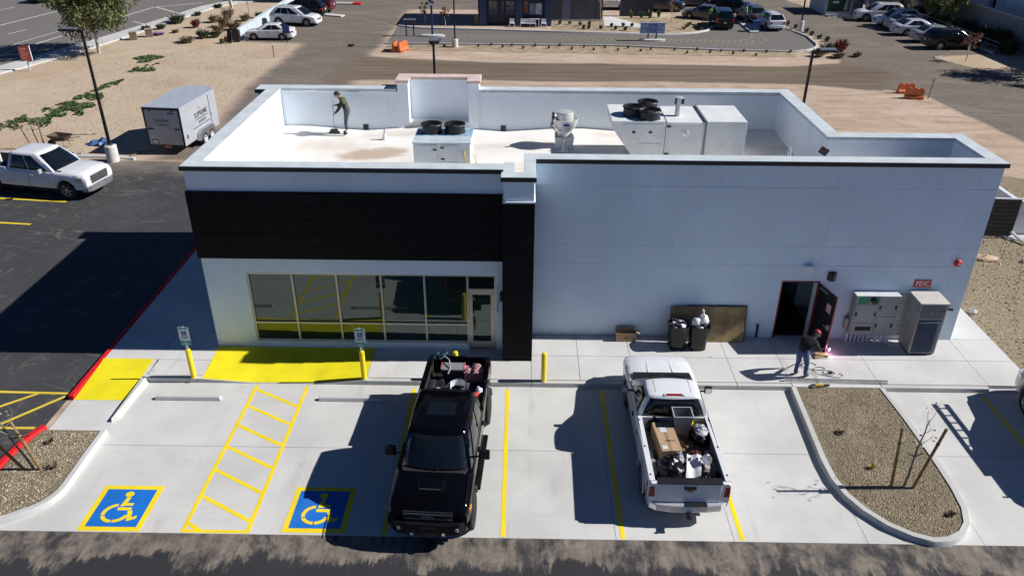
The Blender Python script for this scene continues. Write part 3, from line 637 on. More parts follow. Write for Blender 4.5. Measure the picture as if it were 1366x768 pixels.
t = fit('junction_box', 'white square electrical box on the wall above the open door', 'electrical box', (9.16,2.678,2.68))
obj('body', B().box(-.15,.15,-.12,0,-.13,.13), M_white, t, bevel=.015); obj('cover', B().box(-.13,.13,-.135,-.121,-.11,.11), M_white, t)
t = fit('security_camera', 'small black camera low on the wall at the right corner', 'camera', (13.75,2.678,1.4))
obj('body', B().cyl((-.1,-.14,0),(.12,-.16,-.03),.06), M_black, t, smooth=40); obj('bracket', B().box(-.04,.04,-.1,0,-.05,.05), M_blackm, t); obj('lens', B().cyl((-.1,-.14,0),(-.115,-.139,.002),.045), M_glass, t)
t = fit('hose_bibb', 'dark curved pipe outlet on the wall right of the plywood', 'pipe', (7.95,2.678,.15))
obj('pipe', B().tube([(0,-.03,.0),(0,-.03,.42),(-.02,-.06,.5),(-.05,-.12,.5),(-.06,-.15,.44)], .035, 8), M_black, t, smooth=60); obj('flange', B().cyl((0,-.03,0),(0,-.03,.03),.06), M_steel, t)
t = fit('wall_outlet', 'black exterior lamp on the side of the dark pier by the glass door', 'wall light', (-.27,1.77,2.1))
obj('housing', B().box(-.02,.07,-.18,0,-.14,.14), M_black, t, bevel=.03); obj('loose_wire', B().tube([(-.06,-.02,.4),(-.09,-.05,.1),(-.05,-.06,-.25),(-.11,-.05,-.45),(-.06,-.03,-.62),(-.1,-.04,-.3)], .008, 5), pm('blue_wire', (.05,.12,.3), .5), t)

# electrical panel
M_cab = pm('grey_cabinet_paint', (.33,.35,.34), .45, var=.06)
t = thing('electrical_cabinet', 'grey wall mounted electrical panel with green labels between door and tall cabinet', 'electrical cabinet', (11.4,2.678,0))
obj('cabinet', B().box(-.66,.68,-.32,0,.5,1.88), M_cab, t, bevel=.012)
obj('top_hood', B().box(-.68,.05,-.345,.0,1.883,1.91).box(.06,.70,-.345,0,1.883,1.905), pm('pale_grey_metal', (.62,.63,.62), .4, var=.05), t)
for x0, x1, z0, z1 in ((-.63,.04,.95,1.6),(.07,.66,1.2,1.86),(.07,.66,.53,1.17),(-.63,.04,.53,.92)): obj('panel_door', B().box(x0,x1,-.335,-.321,z0,z1), M_cab, t, bevel=.006)
obj('meter_window', B().box(-.5,-.02,-.35,-.336,.66,.8), M_black, t)
for i in range(4): obj('breaker', B().box(-.49+.12*i,-.4+.12*i,-.36,-.351,.68,.78), M_blackm, t)
obj('meter', B().lathe([(.001,-.45),(.07,-.44),(.1,-.42),(.105,-.33)], (-.13,0,1.75), 'y', 16), M_glass, t, smooth=40)
obj('green_label', B().box(-.6,-.26,-.331,-.321,1.63,1.84), pm('green_label_paint', (.02,.28,.12), .5), t); obj('green_label', B().box(.0,.05,-.331,-.321,1.66,1.84), MC['green_label_paint'], t)
for x, z in ((-.58,1.25),(.0,1.25),(.12,1.5),(.6,1.5),(.12,.85),(.6,.85)): obj('latch', B().box(x-.02,x+.02,-.37,-.336,z-.06,z+.06), M_black, t)
for x in (-.6,-.47,-.34,-.21,-.08,.05,.3,.48,.63): obj('conduit', B().cyl((x,-.15 if x < .1 else -.2,.15),(x,-.15,.5),.035 if x < .1 else .06, n=10), M_white, t, smooth=40)
obj('side_raceway', B().box(-.78,-.67,-.2,0,.62,1.0), M_cab, t, bevel=.02)
obj('backboard', B().box(.72,1.25,-.03,0,.3,1.8), pm('pale_backboard', (.5,.52,.5), .7, var=.1), t)
for i in range(9): obj('batten', B().box(.72,1.25,-.042,-.031,.34+.165*i,.36+.165*i), MC['pale_backboard'], t)
# tall louvred cabinet
M_cab2 = pm('weathered_grey_metal', (.3,.3,.29), .5, .25, var=.12, dirt=.2)
t = thing('louvred_cabinet', 'tall grey metal cabinet with louvred front under the FDC sign', 'equipment cabinet', (12.84,2.12,.15))
obj('cabinet', B().box(-.41,.41,-.36,.38,.06,1.81), M_cab2, t, bevel=.01); obj('base', B().box(-.38,.38,-.33,.36,0,.06), M_black, t)
obj('roof', B().box(-.44,.44,-.4,.4,1.811,1.85), pm('pale_cabinet_roof', (.55,.52,.48), .5), t)
obj('upper_door', B().box(-.36,.36,-.372,-.361,1.3,1.78), pm('front_panel_metal', (.16,.17,.2), .4, .3, var=.1), t, bevel=.004)
M_louv = pm('dark_louvre_metal', (.13,.14,.17), .4, .3, var=.1)
for i in range(12): obj('louvre', B().hexa([(-.35,-.40,.12+.095*i),(.35,-.40,.12+.095*i),(.35,-.361,.12+.095*i),(-.35,-.361,.12+.095*i),(-.35,-.365,.19+.095*i),(.35,-.365,.19+.095*i),(.35,-.361,.19+.095*i),(-.35,-.361,.19+.095*i)]), M_louv, t); obj('louvre_gap', B().box(-.35,.35,-.3705,-.3615,.195+.095*i,.21+.095*i), M_blackm, t)
obj('latch', B().cyl((-.02,-.372,1.5),(-.02,-.4,1.5),.03), M_chrome, t)
# ---------------------------------------------------------------- rooftop equipment
M_hv = pm('hvac_white', (.74,.76,.75), .45, var=.06, vs=2, dirt=.1)
M_fan = pm('fan_black', (.014,.014,.015), .5, var=.3)
def fan(par, x, y, z, r, h, hole=.86):
    o = obj('fan', B().lathe([(r*1.06,0),(r*1.0,.02),(r*.97,h-.05),(r*1.08,h),(r*1.04,h+.02),(r*hole*1.03,h+.005),(r*hole,h-.02),(r*hole,.02)], (x,y,z), n=28), M_fan, par, smooth=40)
    g = B()
    for i in range(4): g.lathe([(r*(.2+.2*i),h-.005),(r*(.2+.2*i)+.008,h),(r*(.2+.2*i),h+.005)], (x,y,z), n=20)
    for i in range(8): a_ = i*math.pi/4; g.tube([(x,y,z+h),(x+r*hole*math.cos(a_),y+r*hole*math.sin(a_),z+h)], .005, 4)
    obj('guard', g, M_fan, o)
    bl = B()
    for i in range(5):
        a_ = i*1.2566; q = lambda rr, t, zz: (x+rr*math.cos(a_+t), y+rr*math.sin(a_+t), z+zz)
        bl.add([q(.06,-.3,h-.18),q(r*.8,-.2,h-.17),q(r*.8,.35,h-.1),q(.06,.4,h-.11)], [(0,1,2,3)])
    bl.cyl((x,y,z+h-.25),(x,y,z+h-.06),.09); obj('blades', bl, pm('fan_blade_grey', (.1,.1,.1), .5), o)
    return o
t = thing('rooftop_condenser', 'small white rooftop condenser with two black fans behind the front parapet', 'air conditioner', (-2.2,5.6,4.6))
obj('cabinet', B().box(-.9,.9,-.76,.86,.1,1.2), M_hv, t, bevel=.012); obj('base_rail', B().box(-.88,.88,-.72,.82,0,.1), M_steel, t)
M_fanshade = pm('fan_shadow_blue', (.3,.45,.58), .4, var=.25, vs=3)  # darker blue around the fans is their shadow, put into the panel colour
obj('top_panel', B().box(-.92,.92,-.1,.88,1.2,1.225), M_fanshade, t); obj('top_panel', B().box(-.92,.92,-.78,-.105,1.2,1.235), pm('pale_blue_top', (.55,.63,.67), .4, var=.12), t)
for x0, x1, z0, z1 in ((-.82,-.15,.16,1.15),(-.02,.55,.16,.6),(-.02,.55,.63,1.15)): obj('access_panel', B().box(x0,x1,-.778,-.761,z0,z1), M_hv, t, bevel=.004)
for x, z in ((-.22,1.0),(.02,1.07),(.02,.7),(-.22,.3)): obj('latch', B().box(x-.06,x+.06,-.8,-.779,z-.015,z+.025), M_black, t)
obj('rating_plate', B().box(.6,.74,-.77,-.761,.28,.4), M_blue, t)
fan(t, -.42, .38, 1.225, .33, .27); fan(t, .34, .38, 1.225, .33, .27)
obj('pipe', B().tube([(.7,-.8,1.0),(.72,-.85,.85),(.8,-.85,.5),(.82,-.85,.0)], .025, 6).tube([(.95,-.7,.85),(1.05,-.75,.78),(1.1,-.75,.6),(.98,-.75,.5),(.9,-.8,.45)], .012, 5), pm('copper_yellow', (.5,.38,.1), .5), t)
# exhaust fan
t = thing('exhaust_fan', 'galvanised mushroom exhaust fan on a square curb in the middle of the roof', 'exhaust fan', (1.84,8.42,4.6))
obj('curb', B().box(-.31,.31,-.31,.31,0,.2), M_hv, t, bevel=.01); obj('curb_box', B().box(-.33,.33,-.33,.33,.2,.4), M_hv, t, bevel=.01)
obj('hinge_rail', B().box(-.34,.34,-.345,-.335,.38,.42), M_steel, t)
M_alu = pm('spun_aluminium', (.66,.66,.64), .4, .35, var=.1)
obj('fan_bowl', B().lathe([(.2,.4),(.3,.42),(.26,.5),(.26,.58),(.40,.72),(.47,.9),(.48,1.02),(.45,1.02),(.36,.9)], n=28), M_alu, t, smooth=40)
obj('cap', B().lathe([(.31,.85),(.31,1.2),(.29,1.25),(.0005,1.28)], n=24), M_alu, t, smooth=40)
obj('nameplate', B().box(-.06,.14,-.5,-.475,.86,.93), M_blue, t)
obj('motor_conduit', B().tube([(-.45,-.1,.95),(-.5,-.2,.8),(-.3,-.36,.62),(-.28,-.36,.42)], .02, 6).box(-.46,-.38,-.2,-.1,.82,1.25), M_black, t)
# large packaged unit
t = thing('rooftop_air_handler', 'long white rooftop air handling unit with three black fans and sloping left end', 'air conditioner', (5.4,7.3,4.6))
def P3(b, pts, y0, y1): n = len(pts); return b.add([(x,y0,z) for x,z in pts]+[(x,y1,z) for x,z in pts], [tuple(range(n)), tuple(range(2*n-1,n-1,-1))]+[(i,n+i,n+(i+1)%n,(i+1)%n) for i in range(n)])
obj('condenser_section', P3(B(), [(-1.25,.12),(-.3,.12),(-.3,1.45),(-2.05,1.45),(-2.05,1.2)], -.73, 1.25), M_hv, t, bevel=.01)
obj('blower_section', B().box(-.28,1.0,-.72,1.25,.12,1.44), M_hv, t, bevel=.01)
obj('intake_section', B().box(1.06,2.4,-.70,1.28,.12,1.47), M_hv, t, bevel=.01)
obj('seam_rail', B().box(1.0,1.06,-.75,1.3,.12,1.5), pm('mid_grey_metal', (.2,.22,.25), .5), t); obj('seam_rail', B().box(-.31,-.27,-.75,1.27,1.44,1.48), MC['mid_grey_metal'], t)
obj('base_rail', B().box(-1.2,2.3,-.6,1.15,0,.12), M_steel, t)
obj('top_flange', B().box(-2.08,-.31,-.76,1.28,1.45,1.475), M_hv, t)
for x0, x1, z0, z1 in ((-1.75,-.42,.78,1.38),(-1.15,-.42,.2,.72),(-.2,.93,.2,1.4)): obj('access_panel', B().box(x0,x1,-.748 if x0 < -.3 else -.738,-.729 if x0 < -.3 else -.721,z0,z1), M_hv, t, bevel=.004)
for x, z in ((-1.35,1.1),(-.8,1.1),(-1.05,.3),(-.65,.3)): obj('handle', B().box(x-.05,x+.05,-.775,-.749,z-.03,z+.03), M_black, t)
for x, z in ((-.2,1.3),(-.2,.35),(.97,1.3),(.97,.8),(.97,.35)): obj('hinge', B().box(x-.07 if x < 0 else x-.015,x+.07 if x < 0 else x+.015,-.765,-.74,z-.02,z+.03), M_black if x < 0 else M_steel, t)
obj('plastic_wrap', B().ball((.4,-.75,1.08), (.12,.04,.12), 9, 6, .25), M_lamp, t)
fan(t, -1.3, .0, 1.475, .36, .28); fan(t, -.72, .82, 1.475, .34, .24); fan(t, -.82, -.38, 1.475, .36, .28)
obj('flue', B().cyl((.2,.05,1.44),(.2,.05,1.95),.1,n=14).lathe([(.13,1.85),(.15,1.85),(.15,2.08),(.13,2.08),(.001,2.1)], (.2,.05,0), n=14), M_alu, t, smooth=40)
obj('flue_louvre', B().box(.06,.09,-.08,.02,1.88,2.06).box(.28,.34,-.12,-.07,1.88,2.06), M_black, t)
for i, (x, y, lab) in enumerate(((-4.7,8.9,'small white pipe cone on the open roof right of the brown stain'),(1.83,7.8,'small white pipe cone beside the exhaust fan base'))):
    t = thing('roof_vent_cone', lab, 'roof vent', (x,y,4.6), 0, 'roof vent cones')
    obj('cone', B().cyl((0,0,0),(0,0,.24),.13,.045,14), M_hv, t, smooth=40); obj('pipe', B().cyl((0,0,.2),(0,0,.4),.04,n=10), M_steel, t, smooth=40)
t = thing('roof_ladder_hatch', 'dark roof hatch lid raised behind the right front parapet', 'roof hatch', (9.3,3.6,4.6))
obj('lid', B().obox((0,0,1.5), (.26,.05,.22), 0, 0, .5), pm('brown_wood_panel', (.16,.09,.06), .8), t); obj('curb', B().box(-.4,.4,-.3,.3,0,.3), M_hv, t); obj('stay', B().tube([(-.1,0,.3),(-.05,0,1.3)], .02), M_steel, t)
t = thing('vent_pipe', 'thin pale vent pipe behind the parapet near the shaded roof end', 'vent pipe', (8.4,3.9,4.6))
obj('pipe', B().cyl((0,0,0),(0,0,1.5),.05,n=10), M_lamp, t, smooth=40); obj('collar', B().cyl((0,0,0),(0,0,.08),.1,n=10), M_steel, t)

# ---------------------------------------------------------------- bollards and accessible parking signs
M_sign = pm('sign_white', (.62,.7,.72), .4, var=.05); M_green = pm('sign_green', (.02,.3,.2), .45)
def bollard(x, y, z, lab, h=1.0, sign=None):
    t = thing('bollard', lab, 'bollard', (x,y,z), 0, 'yellow bollards')
    obj('pipe', B().lathe([(.078,0),(.078,h-.04),(.065,h-.01),(.001,h+.02)], n=16), pm('bollard_yellow', (.8,.62,.008), .45, var=.06), t, smooth=40)
    obj('collar', B().cyl((0,0,-.01),(0,0,.012),.1,n=16), M_conc, t)
    if sign:
        s = thing('accessible_parking_sign', sign, 'parking sign', (x,y,z+h), 0, 'accessible parking signs')
        obj('post', B().box(-.03,.03,-.02,.02,0,.78), M_steel, s)
        pl = obj('plate', B().box(-.15,.15,-.027,-.021,.31,.76), M_sign, s, bevel=.002)
        obj('green_border', B().box(-.13,.13,-.0285,-.0272,.69,.74), M_green, pl)
        obj('blue_square', B().box(-.07,.07,-.0285,-.0272,.48,.63), M_blue, pl)
        sy = B(); sy.cyl((-.01,-.0288,.605),(-.01,-.0298,.605),.013,n=8); sy.box(-.018,-.002,-.0298,-.0288,.545,.595); sy.box(-.018,.03,-.0298,-.0288,.54,.552); sy.obox((.033,-.0293,.525),(.012,.001,.04),0,0,.4)
        for i in range(8):
            a_ = R(95+33*i); sy.obox((-.005+.034*math.cos(a_),-.0293,.53+.03*math.sin(a_)),(.02,.001,.009),0,0,-(a_+math.pi/2))
        obj('wheelchair_symbol', sy, M_white, pl)
        obj('lower_plate', B().box(-.15,.15,-.027,-.021,.15,.29), M_green, s)
        text('lettering', 'RESERVED\nPARKING', .045, M_green, s, frame(Vector((0,-.0275,.41)), (1,0,0), (0,0,1)), depth=.0006, bold=.002)
        text('lettering', 'VAN\nACCESSIBLE', .042, M_white, s, frame(Vector((0,-.0275,.22)), (1,0,0), (0,0,1)), depth=.0006, bold=.002)
        for zz in (.72,.34,.18): obj('bolt', B().cyl((0,-.0265,zz),(0,-.034,zz),.008,n=6), M_steel, s)
bollard(-9.3,.06,.15,'yellow bollard with sign at the left edge of the yellow ramp',.98,'accessible parking sign on the bollard left of the yellow ramp')
bollard(-4.25,.1,.145,'yellow bollard with sign at the right edge of the yellow ramp',.98,'accessible parking sign on the bollard in front of the storefront windows')
bollard(-1.53,.12,.15,'yellow bollard almost hidden behind the black pickup bed',.98)
bollard(1.05,.1,.15,'plain yellow bollard between the dark pier and the white pickup',.98)

# ---------------------------------------------------------------- things left along the wall
t = thing('plywood_sheet', 'weathered plywood sheet leaning against the wall behind the trash bins', 'plywood sheet', (6.27,2.4,.15))
M_ply = pm('weathered_plywood', (.3,.215,.105), .8, var=.35, vs=2.4, bump=.2, bs=30)
obj('sheet', B().obox((0,.08,.58), (2.36,.02,1.19), 0, R(-12)), M_ply, t); obj('second_sheet', B().obox((.3,.12,.6), (1.9,.018,1.2), R(1), R(-12)), pm('dark_plywood', (.16,.11,.06), .8, var=.3), t)
M_bag = pm('black_bag_plastic', (.008,.008,.009), .28, var=.4, vs=5, bump=.5, bs=14, coat=.1, spec=.35)
def crumple(b, c, r, n, mats, sq=.7, rnd=random):
    for i in range(n):
        a_ = rnd.uniform(0, 6.28); d_ = r*math.sqrt(rnd.random())*.8; b.mi = rnd.randrange(mats)
        b.ball((c[0]+d_*math.cos(a_), c[1]+d_*math.sin(a_), c[2]+rnd.uniform(-.04,.06)), (rnd.uniform(.05,.13),rnd.uniform(.05,.12),rnd.uniform(.03,.09)), 7, 5, .3)
def bin_(x, y, lab, mats, top, h=.85):
    t = thing('trash_bin', lab, 'trash bin', (x,y,.15), 0, 'bag lined trash bins by the plywood'); rnd = random.Random(int(x*100))
    b = B(); n = 16
    prof = [(.26,0),(.28,.03),(.30,h*.4),(.34,h*.85),(.36,h),(.33,h+.01),(.31,h-.08)]
    V = []
    for r_, z in prof:
        for j in range(n):
            a_ = 6.283*j/n; k_ = r_*(1+.05*math.sin(a_*5+z*6)+rnd.uniform(-.02,.02)); s_ = (abs(math.cos(a_))**4+abs(math.sin(a_))**4)**-.25
            V.append((k_*s_*math.cos(a_)*.92, k_*s_*math.sin(a_)*.85, z))
    b.add(V, [(i*n+j,i*n+(j+1)%n,(i+1)*n+(j+1)%n,(i+1)*n+j) for i in range(len(prof)-1) for j in range(n)])
    obj('bag', b, M_bag, t, smooth=50)
    b = B(); crumple(b, (0,0,h-.06), .28, 26, len(mats), rnd=rnd); obj('rubbish', b, mats, t, smooth=30)
    if top:
        b = B(); b.ball((-.12,-.05,h+.1), (.15,.13,.15), 9, 7, .15); b.ball((.1,.0,h+.17), (.17,.15,.17), 9, 7, .15); b.tube([(.08,.02,h+.2),(.07,.0,h+.42),(.05,0,h+.52)], .03, 6); obj('white_bag', b, pm('white_bag_plastic', (.75,.75,.76), .4, var=.1), t, smooth=60)
M_pap = pm('white_litter', (.66,.67,.7), .6, var=.15); M_dk = pm('dark_litter', (.03,.03,.05), .6, var=.4); M_pur = pm('purple_litter', (.12,.06,.16), .6, var=.3)
bin_(5.28,2.07,'black bag lined bin full of dark litter, left of the pair by the plywood',[M_dk,M_pur,M_pap,M_dk],False)
bin_(5.93,2.05,'black bag lined bin topped with white bags, right of the pair by the plywood',[M_dk,M_pap,M_dk],True)
t = thing('cardboard_box', 'open cardboard box lying by the wall left of the trash bins', 'cardboard box', (3.72,2.42,.15))
obj('carton', B().box(-.32,.32,-.11,-.10,0,.3).box(-.32,.32,.1,.11,0,.3).box(-.32,-.31,-.1,.1,0,.3).box(.31,.32,-.1,.1,0,.3).box(-.31,.31,-.1,.1,0,.01), M_card, t)
obj('flap', B().obox((-.02,.15,.34), (.6,.01,.12), 0, -.6), M_card, t); obj('flap', B().obox((.38,0,.31), (.12,.2,.01), 0, 0, .3), M_card, t); obj('printed_mark', B().box(-.08,.08,-.1125,-.1105,.1,.16), pm('print_brown', (.2,.12,.06), .8), t)
t = thing('metal_rod', 'long thin metal rod lying along the foot of the wall', 'metal rod', (3.75,2.56,.165)); obj('rod', B().cyl((-1.05,.06,0),(1.05,-.05,0),.012,n=8), M_steel, t); obj('rod_end', B().cyl((1.05,-.05,0),(1.1,-.052,0),.018,n=8), M_steel, t)
t = thing('steel_channel', 'long grey steel channel lying along the kerb in front of the worker', 'steel channel', (9.67,.2,.152))
obj('web', B().obox((0,0,.045), (3.02,.008,.09), -.02), M_steel, t); obj('flange', B().obox((0,.03,.09), (3.02,.06,.006), -.02), M_steel, t); obj('flange', B().obox((0,.03,.004), (3.02,.06,.006), -.02), M_steel, t)
t = thing('angle_grinder', 'yellow and black power tool on the kerb in front of the steel channel', 'power tool', (9.12,.0,.15))
obj('motor_body', B().cyl((-.12,0,.05),(.12,.01,.05),.045,n=10), pm('tool_yellow', (.6,.42,.05), .5), t, smooth=40); obj('grip', B().cyl((.12,.01,.05),(.3,.02,.04),.03,n=8), M_black, t); obj('disc', B().cyl((-.18,0,.02),(-.18,0,.03),.07,n=12), M_black, t); obj('guard', B().lathe([(.075,.015),(.08,.04),(.04,.05)], (-.18,0,0), n=12), M_steel, t)
t = thing('power_cable', 'loose loops of black power cable on the concrete beside the worker', 'cable', (9.4,.8,.16))
pts = []
for i in range(70):
    u = i/69; a_ = u*6.283*3.2; pts.append((-.3+.75*u+.28*math.cos(a_)*(1-.3*u), .28-.6*u+.16*math.sin(a_)+.05*math.sin(9*u), .004+.01*math.sin(a_*.5)**2))
obj('cord', B().tube(pts, .009, 5), M_black, t, smooth=60); obj('plug', B().box(.2,.32,-.16,-.1,.0,.05), M_black, t); obj('lead', B().tube([(-.3,.28,.01),(-.4,.4,.02),(-.5,.2,.02),(-.2,-.3,.02),(-.25,-.6,.02),(-.28,-.78,.03)], .007, 5), M_black, t, smooth=60)

# ---------------------------------------------------------------- staked saplings
M_stake = pm('stake_wood', (.26,.165,.075), .8, var=.3, vs=10); M_bark = pm('sapling_bark', (.2,.19,.16), .9, var=.3, vs=12)
M_twig = pm('pale_twig', (.42,.38,.32), .8, var=.2)
def sapling(loc, lab, stakes, trunk, lean, tw, leaves=0, group='staked saplings', top=2.1, rz=0):
    t = thing('sapling', lab, 'sapling', loc, rz, group); rnd = random.Random(int(loc[0]*37))
    for i, (x, y, dx, h) in enumerate(stakes):
        s = thing('tree_stake', lab.replace('sapling', 'sapling')[:0]+('wooden stake on the %s of the %s' % ('left' if i == 0 else 'right', lab)).replace(' bare', '')[:110], 'stake', (loc[0]+x,loc[1]+y,loc[2]), 0, 'wooden tree stakes')
        obj('pole', B().cyl((0,0,-.1),(dx,0,h),.04,.036,8), M_stake, s, smooth=40); obj('tie', B().cyl((dx*.75,0,h*.74),(dx*.78,0,h*.765),.042,n=8), M_black, s)
    pts = [(trunk[0]+lean*u+.02*math.sin(9*u), trunk[1], top*u) for u in (0,.2,.4,.6,.8,1)]
    tr = obj('trunk', B().tube(pts, [.032,.029,.026,.022,.016,.008], 7), M_bark, t, smooth=60)
    b = B()
    for i in range(tw):
        u = rnd.uniform(.5,1); p = Vector((trunk[0]+lean*u, trunk[1], top*u)); a_ = rnd.uniform(0,6.28); l = rnd.uniform(.2,.55)
        q = p+Vector((math.cos(a_)*l*.6, math.sin(a_)*l*.6, l)); b.tube([p,(p+q)/2+Vector((.03,.02,-.03)),q], [.008,.006,.003], 4)
        for k_ in range(4):
            q2 = p+(q-p)*rnd.uniform(.4,1); b.tube([q2,q2+Vector((rnd.uniform(-.12,.12),rnd.uniform(-.12,.12),rnd.uniform(.02,.14)))], .003, 4)
    obj('twigs', b, M_twig, tr)
    if leaves:
        b = B()
        for i in range(leaves):
            u = rnd.uniform(.55,1.15); a_ = rnd.uniform(0,6.28); d_ = rnd.uniform(.05,.4)
            c_ = Vector((trunk[0]+lean*u+d_*math.cos(a_), trunk[1]+d_*math.sin(a_), top*u+rnd.uniform(-.1,.2))); s_ = rnd.uniform(.025,.05)
            v_ = Vector((rnd.uniform(-1,1),rnd.uniform(-1,1),rnd.uniform(-1,1))).normalized()*s_; w_ = v_.orthogonal()
            b.add([c_-v_,c_+w_*.5,c_+v_,c_-w_*.5], [(0,1,2,3)])
        obj('leaves', b, M_twig, t)
    obj('tie_strap', B().tube([(trunk[0]-.12,trunk[1],1.05),(trunk[0]+lean*.5,trunk[1]-.02,1.0),(trunk[0]+.2,trunk[1],1.08)], .012, 5), M_black, t)
sapling((9.84,-4.16,.12), 'bare sapling on the right gravel island', [(-.3,0,-.16,1.85),(.2,-.03,.36,1.85)], (0,0), .1, 5, 26)
sapling((-11.85,-3.98,.12), 'bare sapling on the left gravel island', [(-.2,0,-.75,1.3),(.2,0,-.35,1.5)], (.0,.0), -.55, 9, 10, top=1.9)
# small dry tufts in the beds
M_tuft = pm('dry_tuft', (.16,.13,.08), .9, var=.4); M_sage = pm('grey_green_leaf', (.1,.115,.065), .85, var=.4, vs=6); M_green1 = pm('fresh_green_leaf', (.075,.135,.035), .8, var=.4, vs=6); M_dryb = pm('dry_brush', (.25,.19,.12), .9, var=.3, vs=6); M_redl = pm('reddish_leaf', (.2,.06,.05), .8, var=.3)
def tuft(name, lab, cat, x, y, z, r, h, n, mat_, group=None, lean=.6, wd=.02, stem=True):
    t = thing(name, lab, cat, (x,y,z), 0, group); rnd = random.Random(int(x*91+y*17)); b = B(); st = B()
    for i in range(n):
        a_ = rnd.uniform(0,6.283); d_ = r*rnd.uniform(.05,.35); l = h*rnd.uniform(.5,1.1); o_ = r*rnd.uniform(.4,1.0)
        p = Vector((d_*math.cos(a_),d_*math.sin(a_),0)); q = Vector((o_*math.cos(a_),o_*math.sin(a_),l*rnd.uniform(.5,1))); md = (p+q)/2+Vector((0,0,l*.18)); s_ = Vector((-math.sin(a_),math.cos(a_),rnd.uniform(-.4,.4)))*wd*rnd.uniform(.6,1.5)
        b.add([p-s_*.5,p+s_*.5,md+s_,md-s_,q], [(0,1,2,3),(3,2,4)])
    for i in range(5): a_ = i*1.26; st.tube([(0,0,-.02),(r*.3*math.cos(a_),r*.3*math.sin(a_),h*.5)], [.012*h/.4,.004], 4)
    obj('foliage', b, mat_, t); obj('stems', st, M_dryb, t)
    return t
tuft('dry_plant', 'tiny dried plant in the front part of the right gravel island', 'plant', 10.55,-5.1,.12,.14,.14,40,M_tuft,None)
tuft('dry_plant', 'small dried weed at the head of the right gravel island', 'plant', 9.0,-2.1,.12,.16,.12,40,M_tuft,None)
tuft('yellow_plant', 'small yellow flowered weed left of the stake on the right island', 'plant', 9.32,-3.5,.12,.1,.14,30,pm('yellow_leaf',(.5,.42,.05),.8),None)
tuft('dry_plant', 'small dried weed beside the right stake on the left gravel island', 'plant', -11.38,-3.9,.12,.16,.2,50,M_tuft,None)
tuft('dry_plant', 'faint dried weed beside the red kerb on the left gravel island', 'plant', -12.0,-2.95,.12,.14,.12,40,M_tuft,None)
# ---------------------------------------------------------------- vehicles
SEC = [(0,0),(.88,0),(.965,.05),(1,.35),(1,.68),(.985,.93)]
def section(st, arch):
    x, zb, zs, zt, w_ = st
    for ax, ar in arch:
        if abs(x-ax) < ar: zb = max(zb, AZ+math.sqrt(ar*ar-(x-ax)**2))
    h = zs-zb; P = [(w_*a_, zb+h*f) for a_, f in SEC]
    P += [(w_*.945, zs+.3*(zt-zs)), (w_*.84, zs+.78*(zt-zs)), (w_*.45, zt), (0, zt+.012)]
    return P
AZ = .36
def interp(keys, x):
    for k0, k1 in zip(keys, keys[1:]):
        if k0[0] <= x <= k1[0]:
            t = (x-k0[0])/(k1[0]-k0[0]+1e-9); return tuple(a_+(b_-a_)*t for a_, b_ in zip(k0, k1))
    return keys[0] if x < keys[0][0] else keys[-1]
def loft(keys, arch, open_rng=None):
    xs = {round(k[0], 3) for k in keys}; x = keys[0][0]
    while x < keys[-1][0]: xs.add(round(x, 3)); x += .16
    for ax, ar in arch:
        for i in range(15): xs.add(round(ax+ar*.999*math.cos(math.pi*i/14), 3))
    if open_rng: xs |= set(open_rng)
    xs = sorted(xs); b = B(); n = 10; N_ = 2*n-2
    for x in xs:
        P = section((x,)+interp(keys, x)[1:], arch)
        b.v += [(x, y, z) for y, z in P]+[(x, -y, z) for y, z in P[-2:0:-1]]
    for i in range(len(xs)-1):
        mid = (xs[i]+xs[i+1])/2
        for j in range(N_):
            if open_rng and open_rng[0] < mid < open_rng[1] and 6 <= j <= N_-7: continue
            b.f.append((i*N_+(j+1)%N_, i*N_+j, (i+1)*N_+j, (i+1)*N_+(j+1)%N_)); b.m.append(0)
    b.f.append(tuple(range(N_))); b.m.append(0); k = (len(xs)-1)*N_; b.f.append(tuple(k+j for j in range(N_-1,-1,-1))); b.m.append(0)
    return b
def lerp(a_, b_, t): return Vector(a_)+(Vector(b_)-Vector(a_))*t
def quadpt(q, u, v): return lerp(lerp(q[0], q[1], u), lerp(q[3], q[2], u), v)
WH = {}
